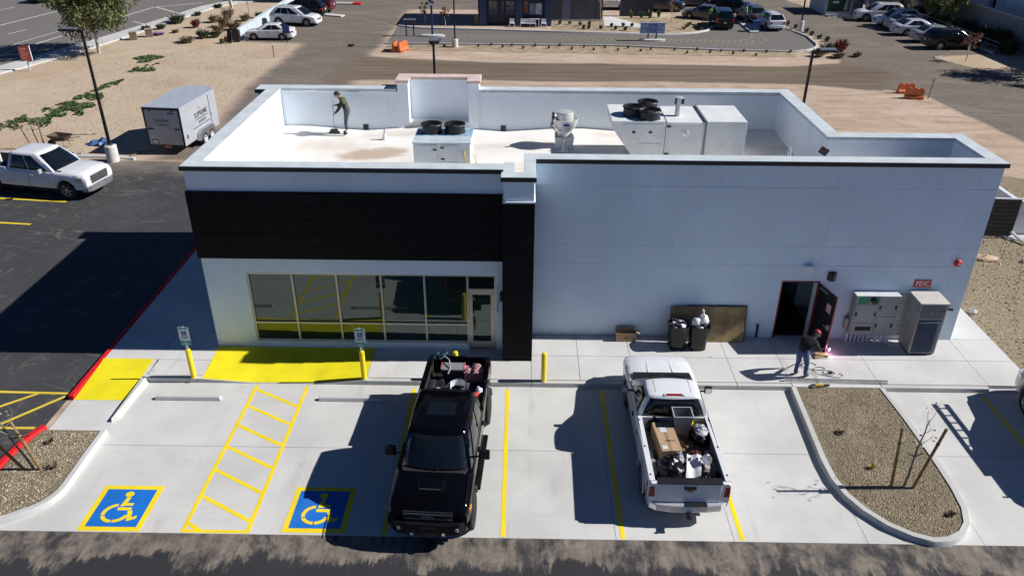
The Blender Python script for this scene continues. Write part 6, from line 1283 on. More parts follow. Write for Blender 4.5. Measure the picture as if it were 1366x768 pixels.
# right hand boundary wall and building behind
rw = thing('boundary_wall', 'long tall grey block wall along the right boundary behind the shrubs', 'wall', (41.2,57,0))
for i in range(18):
    for j in range(3): obj('block_panel', B().box(-.12,.12,-20+2.2*i,-20+2.2*i+2.188,.8*j,.8*j+.79), pm('boundary_block', (.25,.235,.23), .9, var=.12, vs=2), rw)
obj('cap', B().box(-.17,.17,-20,19.6,2.4,2.48), pm('pale_coping', (.5,.49,.48), .8), rw)
ww = thing('white_panel_building', 'white panelled building with a dark opening and blue patch behind the right boundary wall', 'building', (46,60,0))
M_wp = pm('bright_white_panel', (.86,.88,.9), .5, var=.05)
for i in range(24):
    y_ = -18+1.5*i
    if i in (12,): obj('opening', B().box(-.4,-.1,y_,y_+1.45,0,5.2), pm('dark_brown_opening', (.03,.02,.015), .9), ww); continue
    obj('wall_panel', B().box(-1,0,y_,y_+1.44,0,5.5), M_wp, ww)
obj('roof', B().box(-1.1,8,-18,18,5.5,5.7), M_hv, ww); obj('wall', B().box(0,8,-18,18,0,5.5), M_hv, ww)
obj('blue_banner', B().box(-1.06,-1.001,-10.5,-1.2,3.0,5.2), pm('blue_mural', (.02,.05,.2), .6, var=.8, vs=1.5), ww)
t = thing('pipe_railing', 'long two bar pipe railing along the right hand kerb', 'railing', (38.6,55.5,0))
for z in (.55,.9): obj('rail', B().cyl((.0,-9,z),(-.4,9,z),.03,n=6), M_steel, t)
for i in range(7): obj('post', B().cyl((-.06*i,-9+3*i,0),(-.06*i,-9+3*i,.9),.03,n=6), M_blackm, t)
# waste enclosure, bins
t = thing('waste_enclosure', 'pale block waste enclosure with open gates at the far right', 'enclosure', (32.4,66.2,0)); M_pb = pm('pale_block', (.5,.51,.5), .85, var=.08)
obj('side_wall', B().box(-1.75,-1.5,-1.6,3,0,2.2), M_pb, t); obj('rear_wall', B().box(-1.5,1.6,2.75,3,0,2.2), M_pb, t); obj('side_wall', B().box(1.6,1.85,-1.0,3,0,2.2), M_pb, t); obj('gate', B().obox((1.35,-2.0,1.1), (1.3,.06,2.0), .35), M_greyb, t); obj('gate', B().obox((2.5,-1.4,1.1), (1.2,.06,2.1), 1.0), M_hv, t); obj('slab', B().box(-1.7,1.7,-2.8,2.7,-.1,.03), G_walk, t)
t = thing('dumpster', 'dark green waste skip inside the pale enclosure', 'dumpster', (32.3,67.0,.03)); M_dg = pm('dumpster_green', (.015,.07,.03), .6, var=.2)
obj('body', B().hexa([(-.9,-.6,.1),(.9,-.6,.1),(.9,.6,.1),(-.9,.6,.1),(-1.05,-.85,1.3),(1.05,-.85,1.3),(1.05,.7,1.3),(-1.05,.7,1.3)]), M_dg, t); obj('lid', B().obox((0,-.1,1.4), (2.1,1.5,.06), 0, .12), M_black, t); obj('label_plate', B().box(-.3,.3,-.82,-.78,.85,1.05), M_sign, t)
for sx in (-1,1): obj('fork_pocket', B().box(sx*.98-.06,sx*.98+.1,-.5,.4,.6,.8), M_dg, t)
t = thing('waste_bin', 'blue wheeled bin between the white suv and the black van', 'wheelie bin', (21.45,55.5,.0)); obj('body', B().hexa([(-.25,-.25,.05),(.25,-.25,.05),(.25,.25,.05),(-.25,.25,.05),(-.3,-.32,.9),(.3,-.32,.9),(.3,.3,.9),(-.3,.3,.9)]), pm('bin_blue', (.02,.06,.22), .5), t); obj('lid', B().box(-.32,.32,-.35,.32,.9,.96), MC['bin_blue'], t)
for sx in (-.2,.2): obj('wheel', B().cyl((sx-.03,.26,.1),(sx+.03,.26,.1),.1,n=10), M_rubber, t)
# signs of the neighbour
t = thing('menu_board', 'blue and white drive through menu board on two posts', 'menu board', (11.4,51.0,.14)); obj('cabinet', B().box(-1.05,1.05,-.08,.1,.45,1.3), pm('menu_blue', (.2,.28,.5), .5, var=.1), t, bevel=.015); obj('canopy', B().box(-1.1,1.1,-.3,.14,1.3,1.36), pm('menu_canopy', (.3,.34,.42), .5), t)
for x0, x1 in ((-.98,-.38),(.4,1.0)): obj('menu_panel', B().box(x0,x1,-.1,-.082,.52,1.24), pm('menu_panel_blue', (.3,.42,.62), .5, var=.4, vs=6), t)
obj('menu_panel', B().box(-.33,.35,-.1,-.082,.52,1.24), pm('menu_panel_mid', (.16,.22,.42), .5, var=.3, vs=6), t)
for x in (-.35,.35): obj('post', B().box(x-.05,x+.05,-.05,.05,0,.45), M_blackm, t)
t = thing('order_board', 'blank back of a small board on two blue posts by the drive lane', 'sign', (-9.6,52.1,0)); obj('panel', B().box(-.5,.5,-.06,.06,1.0,1.35), M_greyb, t); obj('top', B().box(-.52,.52,-.16,.16,1.35,1.4), pm('board_top', (.4,.4,.4), .6), t)
for x in (-.33,.33): obj('post', B().box(x-.05,x+.05,-.05,.05,0,1.0), pm('post_blue', (.03,.06,.2), .5), t)
t = thing('clearance_pole', 'blue clearance pole with white crossed sign on the lane island', 'sign pole', (-7.65,52.1,.14)); obj('post', B().box(-.08,.08,-.08,.08,0,2.4), MC['post_blue'], t); obj('sign', B().obox((0,-.1,2.75), (.7,.05,.22), 0, 0, -.9), M_white, t); obj('sign', B().obox((0,-.12,2.75), (.55,.05,.18), 0, 0, .5), MC['post_blue'], t); obj('top_arm', B().box(-.05,3.2,-.05,.05,3.1,3.18), M_blackm, t)
t = thing('arrow_sign', 'blue square sign on a short post by the white sedan', 'sign', (-19.6,49.0,0)); obj('panel', B().box(-.3,.3,-.03,.0,.7,1.25), pm('sign_blue', (.02,.06,.25), .5, var=.3), t); obj('post', B().box(-.03,.03,.0,.05,0,1.2), M_blackm, t)
t = thing('real_estate_sign', 'red sign board with faded white lines on a white post by the street', 'sign', (-35.4,38.05,0), R(12))
obj('panel', B().box(-.36,.36,-.03,.03,.75,1.75), pm('sign_red', (.34,.06,.04), .5, var=.12), t); obj('post', B().box(-.05,.05,.03,.1,0,1.6), M_white, t); obj('edge', B().box(.36,.4,-.04,.06,.72,1.78), M_white, t); b = B()
for i in range(5): b.box(-.28,.05+.2*((i*7)%3)/2,-.034,-.031,.9+.16*i,.95+.16*i)
obj('faded_print', b, pm('print_pink', (.6,.3,.26), .6), t)
# orange water barriers
M_or = pm('barrier_orange', (.62,.15,.04), .5, var=.15, vs=2, dirt=.3)
def barrier(x, y, rz, lab, s_=1):
    t = thing('traffic_barrier', lab, 'traffic barrier', (x,y,-.01), R(rz), 'orange plastic traffic barriers', s_); P = [(-.3,0),(.3,0),(.3,.25),(.14,.42),(.11,.98),(-.11,.98),(-.14,.42),(-.3,.25)]
    b = B(); n = len(P); b.add([(-.85,y_,z_) for y_, z_ in P]+[(.85,y_,z_) for y_, z_ in P], [tuple(range(n-1,-1,-1)), tuple(range(n,2*n))]+[(i,(i+1)%n,n+(i+1)%n,n+i) for i in range(n)]); obj('shell', b, M_or, t, bevel=.03)
    for u in (-.55,0,.55): obj('top_lug', B().box(u-.14,u+.14,-.09,.09,.98,1.06), M_or, t, bevel=.02)
    obj('filler_cap', B().cyl((.3,0,.98),(.3,0,1.02),.06,n=8), M_white, t)
    for u in (-.4,.4): obj('fork_slot', B().box(u-.15,u+.15,-.305,.305,.02,.1), M_blackm, t)
barrier(-10.05,46.0,84,'orange barrier on the left of the pair by the drive lane',.7); barrier(-9.4,45.9,66,'orange barrier on the right of the pair by the drive lane',.75)
barrier(26.05,34.15,2,'orange barrier at the back of the pair on the right dirt',.64); barrier(26.0,32.75,-14,'orange barrier at the front of the pair on the right dirt',.68)
t = thing('survey_stake', 'leaning brown timber post beside the right hand orange barriers', 'post', (26.97,32.8,0)); obj('post', B().cyl((0,0,-.1),(.1,0,1.3),.035,n=8), M_wood, t); obj('ribbon', B().box(.05,.13,-.04,.04,1.15,1.22), M_or, t)
t = thing('survey_post', 'thin white tipped survey post on the gravel near the white sedan', 'post', (-19.05,43.1,0)); obj('post', B().box(-.03,.03,-.03,.03,-.1,.9), M_wood, t); obj('tip', B().box(-.035,.035,-.035,.035,.9,1.15), M_white, t)
t = thing('marker_post', 'short fat white marker post beside the street corner', 'post', (-29.9,65.8,0)); obj('post', B().obox((0,0,.5), (.25,.25,1.1), 0, 0, -.1), pm('cream_post', (.6,.5,.36), .7), t); obj('cap', B().obox((-.05,0,1.07), (.28,.28,.08), 0, 0, -.1), M_white, t)
for i, (x, y, lab) in enumerate(((-32.85,49.5,'brown square utility box left of its twin near the street'),(-32.05,50.8,'brown square utility box right of its twin near the street'))):
    t = thing('utility_box', lab, 'utility box', (x,y,0), R(20), 'brown utility boxes by the street'); obj('body', B().box(-.28,.28,-.28,.28,-.05,.62), pm('box_brown', (.2,.15,.11), .8, var=.2), t); obj('lid', B().box(-.31,.31,-.31,.31,.62,.67), pm('box_lid', (.34,.28,.22), .8), t)
t = thing('grey_container', 'dark grey metal container beyond the low wall at the top', 'container', (-27,71,0)); obj('body', B().box(-2.2,1.6,-1.2,1.2,.1,2.4), M_greyb, t); obj('door_bar', B().box(-.6,-.5,-1.25,-1.2,.3,2.2), M_white, t); obj('white_column', B().box(1.6,2.2,-1.4,-.8,0,2.6), M_white, t); obj('dark_post', B().box(2.5,2.8,-1.5,-1.2,0,2.6), M_blackm, t)
t = thing('equipment_cart', 'cluttered dark cart with red engine and upright black panels at the wall end', 'equipment', (-24.3,48.4,0)); obj('panel', B().obox((.1,-.1,.5), (.5,.06,.95), -.4, -.25), M_blackm, t); obj('panel', B().obox((.45,.4,.55), (.5,.06,1.1), .2), M_black, t); obj('engine', B().box(-.35,-.05,-.2,.15,.15,.5), pm('engine_red', (.2,.03,.03), .6), t); obj('wheel', B().cyl((-.55,-.2,.18),(-.48,-.2,.18),.18,n=12), M_rubber, t); obj('handle', B().tube([(-.3,0,.4),(-.35,0,.9),(-.2,0,1.0)], .025, 6), M_steel, t); obj('bag', B().ball((-.6,-.1,.2), (.2,.2,.2), 8, 6, .2), M_sage, t); obj('pallet_board', B().box(.6,.7,.4,.9,0,.95), M_black, t)
t = thing('tyre_stack', 'dark stack of tyres and a white bag at the nose of the white sedan', 'tyres', (-23.35,50.3,0)); obj('tyre', B().lathe([(.2,0),(.32,.02),(.33,.18),(.2,.2)], n=14), M_rubber, t, smooth=40); obj('tyre', B().lathe([(.2,.2),(.32,.22),(.33,.38),(.2,.4)], (.1,.05,0), n=14), M_rubber, t, smooth=40); obj('white_bag', B().ball((.1,-.55,.06), (.25,.15,.08), 8, 6, .2), M_pap, t)
# wheelbarrow, tarp, timber near the left pole
t = thing('wheelbarrow', 'rusty dark wheelbarrow standing on the gravel above the left white pickup', 'wheelbarrow', (-24.2,21.2,0), R(-8)); M_rust = pm('rusty_steel', (.09,.065,.055), .8, .3, var=.4, vs=6)
tr = B(); V0 = [(-.35,-.22,.42),(.3,-.22,.42),(.3,.22,.42),(-.35,.22,.42)]; V1 = [(-.55,-.38,.72),(.5,-.36,.68),(.5,.36,.68),(-.55,.38,.72)]; tr.add(V0+V1+[(x*.94,y*.94,z+.0) for x, y, z in V1]+[(x*.94,y*.94,z+.03) for x, y, z in V0], [(3,2,1,0)]+[(i,(i+1)%4,4+(i+1)%4,4+i) for i in range(4)]+[(4+i,4+(i+1)%4,8+(i+1)%4,8+i) for i in range(4)]+[(8+i,8+(i+1)%4,12+(i+1)%4,12+i) for i in range(4)]+[(12,13,14,15)]); obj('tray', tr, M_rust, t)
obj('wheel', B().cyl((-.62,-.05,.2),(-.62,.05,.2),.2,n=14), M_rubber, t)
for s_ in (-1,1): obj('handle', B().tube([(-.62,s_*.08,.2),(-.2,s_*.22,.4),(.95,s_*.28,.55)], .025, 6), M_wood, t); obj('leg', B().tube([(.2,s_*.22,.44),(.28,s_*.25,0)], .02, 6), M_steel, t)
def blob(name, lab, cat, loc, r, m_, sd): return bag(name, lab, loc, r, m_, sd=sd, cat=cat)
t = thing('tarpaulin','crumpled blue tarpaulin heaped beside the left light pole','tarpaulin',(-22.5,21.9,0),R(-10))
def tp(u, v):
    x, y = 1.5*(u-.5), .9*(v-.5); q = Vector((x*2.2,y*2.2,3)); h = max(0, 1-(x/.78)**2-(y/.5)**2)
    return (x+.12*noise.noise(q*2), y+.1*noise.noise(q*2+Vector((5,0,0))), max(.005, .30*h**.6*(.7+.8*noise.noise(q))+.05*noise.noise(q*3)))
obj('sheet', B().grid(tp, 30, 20), pm('tarp_blue', (.06,.13,.3), .5, var=.35, vs=5), t, smooth=35); obj('white_corner', B().ball((.55,-.2,.08), (.16,.12,.1), 9, 6, .2), M_pap, t, smooth=40); obj('white_corner', B().ball((-.68,-.1,.05), (.1,.1,.07), 9, 6, .2), M_pap, t, smooth=40)
for i, (x, y, rz, l) in enumerate(((-24.4,23.4,10,1.8),(-23.5,20.4,-14,1.6),(-19.6,20.6,30,.8),(-19.9,20.2,70,.7))):
    t = thing('timber_scrap', ['pale timber batten behind the wheelbarrow','grey timber batten on the gravel near the lot kerb','short timber scrap right of the light pole base','short dark scrap right beside the light pole base'][i], 'timber', (x,y,0), R(rz), 'timber scraps on the gravel'); obj('board', B().box(-l/2,l/2,-.05,.05,0,.05), M_twig if i < 2 else M_wood, t); obj('cross_piece', B().obox((l*.3,.1,.07), (.5,.06,.03), .7), M_twig, t)
sapling((-25.3,20.9,0), 'bare sapling on the gravel left of the wheelbarrow', [(-.35,.0,-.45,1.45),(.25,.05,.0,1.6)], (0,.05), -.25, 7, 8, top=1.7)
# right of the building
t = thing('slatted_gate', 'dark slatted gate panel beside the white enclosure right of the building', 'gate', (20.0,11.0,0), R(-3)); M_sl = pm('dark_slat', (.03,.027,.025), .6, var=.3)
for i in range(9): obj('slat', B().box(-.62,.6,-.025,.025,.1+.175*i,.26+.175*i), M_sl, t)
for x in (-.62,.55): obj('post', B().box(x-.04,x+.04,.026,.08,0,1.7), M_black, t)
obj('top_rail', B().box(-.65,.65,-.04,.05,1.69,1.73), M_white, t)
t = thing('white_enclosure_wall', 'new white low enclosure wall at the right edge of the photo', 'wall', (22.3,11.4,0)); obj('wall', B().box(-1.6,3,-.2,.1,0,1.45), M_white, t); obj('cap', B().box(-1.65,3,-.24,.14,1.45,1.53), M_capm, t); obj('wall', B().box(-1.6,-1.4,.1,3,0,1.45), M_white, t); obj('footing', B().box(-1.9,1.2,-.7,-.2,-.1,.06), G_walk, t); obj('rod', B().tube([(-.9,-.55,.06),(-.7,-.5,.9)], .03, 6), M_steel, t); obj('drain_pipe', B().tube([(-1.75,-.3,.3),(-1.6,-.7,.15),(-1.45,-1.2,.05)], .06, 8), M_white, t)
for i, (x, y, a_, c_, lab) in enumerate(((18.55,8.95,.5,.28,'flat tan boulder on the gravel just right of the building'),(20.1,8.7,.28,.16,'small grey flat stone on the gravel right of the tan boulder'),(18.15,10.6,.22,.2,'small white object at the building corner beyond the tan boulder'),(15.95,4.7,.18,.12,'small pale stone at the walkway edge by the building corner'))):
    t = blob('boulder', lab, 'stone', (x,y,-.05), (a_,c_,.09), [pm('tan_boulder', (.5,.38,.26), .9, var=.15), M_conc, M_white, M_conc][i], 20+i)
# ---------------------------------------------------------------- plants
g = 'seedlings in the strip along the drive lane'
row1 = [(-3.39,47.59),(-2.36,48.2),(-1.37,47.46),(-.61,48.09),(.33,47.24),(1.3,48.02),(2.43,47.33),(3.36,48.2),(4.29,46.82),(5.35,47.74),(6.08,46.72),(7.08,47.69),(8.03,46.69),(8.96,47.59),(9.86,46.48),(10.78,47.14),(12.71,47.0),(13.52,45.87),(14.53,47.0),(15.41,46.14),(16.39,46.6),(17.19,45.74),(18.23,46.6),(18.85,45.17),(20.03,46.4),(21.98,46.5),(-6.2,47.5),(-7.3,48.1)]
for i, (x, y) in enumerate(row1): tuft('seedling', 'small dark green seedling in the bare strip along the drive lane', 'seedling', x, y, 0, .16, .3, 26, M_sage, g, wd=.05)
g = 'low shrubs in the bed by the grey box'
for x, y in [(3.74,58.1),(4.68,58.14),(5.62,57.61),(6.5,57.84),(5.82,55.95),(6.33,55.97),(7.44,56.02),(8.51,57.0),(9.6,57.2),(10.44,57.26),(8.75,55.72),(9.6,55.39),(11.3,55.83)]: tuft('low_shrub', 'low dark shrub in the planting bed before the grey box building', 'shrub', x, y, 0, .25, .45, 45, M_sage, g, wd=.06)
g = 'bright green shrubs at the dark wall'
for x, y, q in [(10.9,61.8,'leftmost'),(11.9,61.9,'second from left'),(12.75,61.8,'third from left'),(13.7,62.5,'rightmost')]: tuft('green_shrub', q+' of the bright green upright shrubs at the dark free standing wall', 'shrub', x, y, 0, .3, .8, 80, M_green1, g, wd=.07)
g = 'agave rosettes at the bed end'
for x, y in [(15.6,57.4),(16.4,57.0),(16.9,58.2),(16.0,58.6),(15.1,56.2),(16.6,55.9)]: tuft('agave', 'pale spiky agave in the rounded end of the planting bed', 'agave', x, y, 0, .35, .35, 30, pm('agave_leaf', (.24,.22,.13), .8, var=.3), g, wd=.09)
g = 'shrubs in the strip by the right lane'
for x, y, q in [(25.3,58.7,'farthest'),(25.6,57.2,'second farthest'),(26.0,55.2,'third farthest'),(26.0,53.8,'third nearest'),(26.2,52.3,'second nearest'),(26.5,51.2,'nearest')]: tuft('round_shrub', q+' of the small rounded shrubs beside the right lane', 'shrub', x, y, 0, .3, .45, 60, M_sage, g, wd=.07)
for x, y, r, h, m_, lab in [(24.9,46.6,.9,.9,M_sage,'broad grey green shrub behind the right light pole head'),(26.2,47.2,.8,1.1,M_redl,'reddish grassy shrub beside the right hand lane'),(23.9,45.2,.7,.7,M_dryb,'dry tan shrub left of the broad grey green shrub'),(27.1,48.8,.6,.5,M_dryb,'dry low shrub between reddish shrub and lane'),(25.3,44.9,.8,.5,M_dryb,'dry grass clump in front of the reddish shrub'),(26.9,45.3,.5,.4,M_dryb,'small dry clump at the corner of the right lane')]: tuft('shrub', lab, 'shrub', x, y, 0, r, h, 160, m_, 'shrubs beside the right lane corner', wd=.05)
bl = [(-32.1,57.2,1.1,.95,M_sage,'large dark green bush beside the street sidewalk'),(-33.5,53.5,.55,.5,M_sage,'small green bush by the brown utility boxes'),(-32.5,54.3,.6,.5,M_sage,'small green bush right of the utility boxes'),(-27.9,48.5,.9,.6,M_dryb,'low spreading dry bush in front of the dry group'),(-27.2,50.4,.8,.8,M_sage,'green bush at the front of the dry group'),(-26.3,50.8,.7,.7,M_sage,'green bush nearest the cluttered cart'),(-29.6,55.1,.6,.8,M_redl,'dark reddish bush left of the dry group'),(-27.1,55.6,.9,1.0,M_dryb,'tall dry bush in the middle of the dry group'),(-25.8,54.2,.9,.9,M_dryb,'dry bush nearest the low wall'),(-26.2,58.7,.7,.7,M_dryb,'tan bush beside the thin tree'),(-31.7,61.3,.5,.4,M_sage,'small round bush near the street corner'),(-28.4,60.2,.9,.9,M_dryb,'dry bush at the back of the dry group'),(-28.8,57.8,.8,.8,M_dryb,'dry twiggy bush left at the back of the dry group'),(-31.3,66.0,.6,.4,M_sage,'dark low bush at the street corner'),(-25.3,60.3,.6,.6,M_sage,'green bush under the thin tree'),(-30.5,52.6,.4,.3,M_dryb,'tiny dry bush on the open gravel'),(-26.6,52.5,.8,.9,M_dryb,'dry bush just behind the green one of the group')]
for x, y, r, h, m_, lab in bl: tuft('desert_bush', lab, 'bush', x, y, 0, r, h, 240, m_, 'desert bushes on the left verge', wd=.05)
tuft('flower_patch', 'small purple flowering patch by the utility boxes', 'flowers', -31.6, 51.6, 0, .7, .25, 120, pm('purple_flower', (.25,.12,.28), .8, var=.3), None, wd=.07)
for x, y, r, h, q in [(38.9,62.5,1.3,1.6,'sixth from the near end'),(39.3,58.8,1.2,1.3,'fifth from the near end'),(39.8,55,1.3,1.5,'fourth from the near end'),(39.9,52,1.2,1.4,'third from the near end'),(40.1,49.5,1.4,1.7,'second from the near end'),(39.6,46.9,1.2,1.3,'nearest'),(38.2,65,1.3,1.6,'farthest')]: tuft('wall_shrub', q+' of the dark olive shrubs by the boundary wall', 'shrub', x, y, 0, r, h, 420, pm('olive_leaf', (.05,.05,.025), .85, var=.4, vs=4), 'shrubs along the boundary wall', wd=.07)
# ground cover patch on the left gravel: a mass of small leaves
def cover():
    b = B(); rnd = random.Random(9); mats = [M_green1, pm('deep_green_leaf', (.03,.075,.02), .8, var=.4), M_sage]
    for (cx, cy, r1, r2, a_, n, g_) in [(-27.9,27.4,2.5,1.15,62,9500,1),(-27.8,30.6,2.0,.65,75,4200,1),(-27.9,33.8,2.0,.35,80,1300,0),(-27.6,38.6,1.0,.75,60,1700,1),(-28.6,42.2,1.3,.8,100,2000,1),(-27.5,40.4,.5,.35,30,300,1),(-29.6,24.6,1.5,.8,35,900,2),(-27.6,24.9,1.0,.4,60,200,2)]:
        for _ in range(n):
            t = rnd.uniform(0,6.283); d_ = math.sqrt(rnd.random()); u = r1*d_*math.cos(t); v = r2*d_*math.sin(t)*(1+.5*math.sin(u*3)); x = cx+u*math.cos(R(a_))-v*math.sin(R(a_)); y = cy+u*math.sin(R(a_))+v*math.cos(R(a_))
            if noise.noise(Vector((x*1.1,y*1.1,0)))+.6*noise.noise(Vector((x*3.5,y*3.5,4))) < -.1+.12*rnd.random(): continue
            h = rnd.uniform(.02,.10); s_ = rnd.uniform(.03,.075); a2 = rnd.uniform(0,6.28); c_, d2 = math.cos(a2)*s_, math.sin(a2)*s_; b.mi = rnd.choice([0,0,0,1,2]) if g_ < 2 else rnd.choice([1,2,2])
            b.add([(x-c_,y-d2,-.01),(x+c_,y+d2,-.01),(x+c_*1.2-d2,y+d2*1.2+c_,h),(x-c_*1.2-d2,y-d2*1.2+c_,h*.9)], [(0,1,2,3)])
    tag(obj('ground_cover', b, mats), 'spreading green ground cover plants on the left gravel', 'ground cover', kind='stuff')
cover()
# ---------------------------------------------------------------- trees
def tree(lab, x, y, h, zc, rx, rz, n, mats, leaf=(.1,.28), droop=.5, trunk=.16, tm=None, sd=1, clumps=46, cat='tree', name='tree', group=None):
    t = thing(name, lab, cat, (x,y,0), 0, group); rnd = random.Random(sd); tm = tm or M_bark; b = B()
    b.tube([(0,0,-.2),(.06,.03,zc*.35),(-.05,.05,zc*.7),(.05,0,zc)], [trunk,trunk*.85,trunk*.7,trunk*.55], 9); CL = []
    for i in range(clumps):
        while True:
            p = Vector((rnd.uniform(-1,1),rnd.uniform(-1,1),rnd.uniform(-1,1)))
            if .25 < p.length < 1: break
        c_ = Vector((p.x*rx, p.y*rx, zc+p.z*rz+rz*.15)); CL.append((c_, rnd.uniform(.16,.34)*rx))
        if i % 3 == 0: b.tube([(0,0,zc*rnd.uniform(.45,.9)), c_*.5+Vector((0,0,zc*.45)), c_], [trunk*.4,trunk*.22,.015], 6)
    obj('trunk', b, tm, t, smooth=60); f = B()
    for i in range(n):
        c_, r_ = CL[i % clumps]; d_ = Vector((rnd.gauss(0,1),rnd.gauss(0,1),rnd.gauss(0,.8))).normalized()*r_*rnd.random()**.4
        p = c_+d_; l = rnd.uniform(*leaf); v_ = Vector((rnd.uniform(-1,1),rnd.uniform(-1,1),rnd.uniform(-1,.6)-droop)).normalized()*l; w_ = v_.cross(Vector((rnd.uniform(-1,1),rnd.uniform(-1,1),rnd.uniform(-1,1)))).normalized()*l*.22
        f.mi = 0 if rnd.random() < .55 else 1 if rnd.random() < .6 else 2; f.add([p,p+v_*.5+w_,p+v_,p+v_*.5-w_], [(0,1,2,3)])
    o = obj('crown', f, mats, t); return t
LG = [pm('tree_leaf', (.085,.105,.03), .7, var=.35, vs=2), pm('tree_leaf_light', (.17,.18,.055), .7, var=.3, vs=2), pm('tree_leaf_dark', (.04,.055,.02), .7, var=.3, vs=2)]
tree('large feathery green tree with pale trunk by the street', -33.3,44.2,6,3.9,3.3,2.5,17000,LG,(.14,.34),.6,.14,pm('pale_bark', (.4,.37,.32), .9, var=.2),1,70)
tree('bright green bushy tree before the right boundary wall', 38.9,57.6,4.5,2.6,2.1,1.9,9000,[pm('lime_leaf', (.12,.15,.025), .7, var=.3, vs=2),LG[1],LG[0]],(.14,.3),.4,.12,None,2,46)
tree('dark green tree farther along the right boundary wall', 37.6,64.5,5,3.0,2.2,2.0,6000,LG,(.14,.3),.4,.14,None,3,40)
tree('broad green tree standing beside the right boundary wall out of the near corner', 41.6,39.0,6,4.2,3.0,2.2,8000,LG,(.16,.34),.4,.16,None,4,50)
tree('thin sapling tree with tufted top beyond the low wall', -26.4,60.5,2.6,2.1,.55,.7,500,[M_sage,M_dryb,M_sage],(.08,.2),.3,.05,M_twig,5,12)
tree('small reddish staked tree at the near end of the right hand row', 34.9,44.0,2.3,1.55,.7,.75,420,[M_redl,pm('pink_leaf', (.3,.1,.09), .8, var=.3),M_redl],(.08,.18),.2,.04,M_twig,6,14)
tree('small orange red sapling in the planting bed by the dark wall', 14.5,59.8,2.4,1.5,.5,.7,380,[pm('orange_leaf', (.25,.12,.05), .8, var=.3),M_redl,M_dryb],(.06,.16),.2,.035,M_twig,7,12)
tree('thin bare tree before the grey box building', 7.4,57.0,3.4,2.4,.5,.9,160,[M_dryb,M_sage,M_dryb],(.06,.14),.2,.035,M_twig,8,10)
tree('young green staked tree left of the kiosk in the kiosk shadow', -8.9,57.4,2.6,1.5,.5,.7,420,LG,(.08,.18),.2,.04,M_twig,9,12)
tree('dark reddish young tree in the kiosk shadow', -6.9,56.0,2.2,1.4,.45,.7,420,[M_redl,M_blackm,M_redl],(.08,.18),.2,.04,M_twig,10,12)
for i in range(9):
    tuft('far_bush', 'dry bush on the far verge at the top of the photo', 'bush', 24+1.6*i+.3*(i%3), 79+1.3*(i%3), 0, 1.1, 1.1, 150, M_sage if i % 2 else M_dryb, 'dry bushes on the far verge', wd=.09)
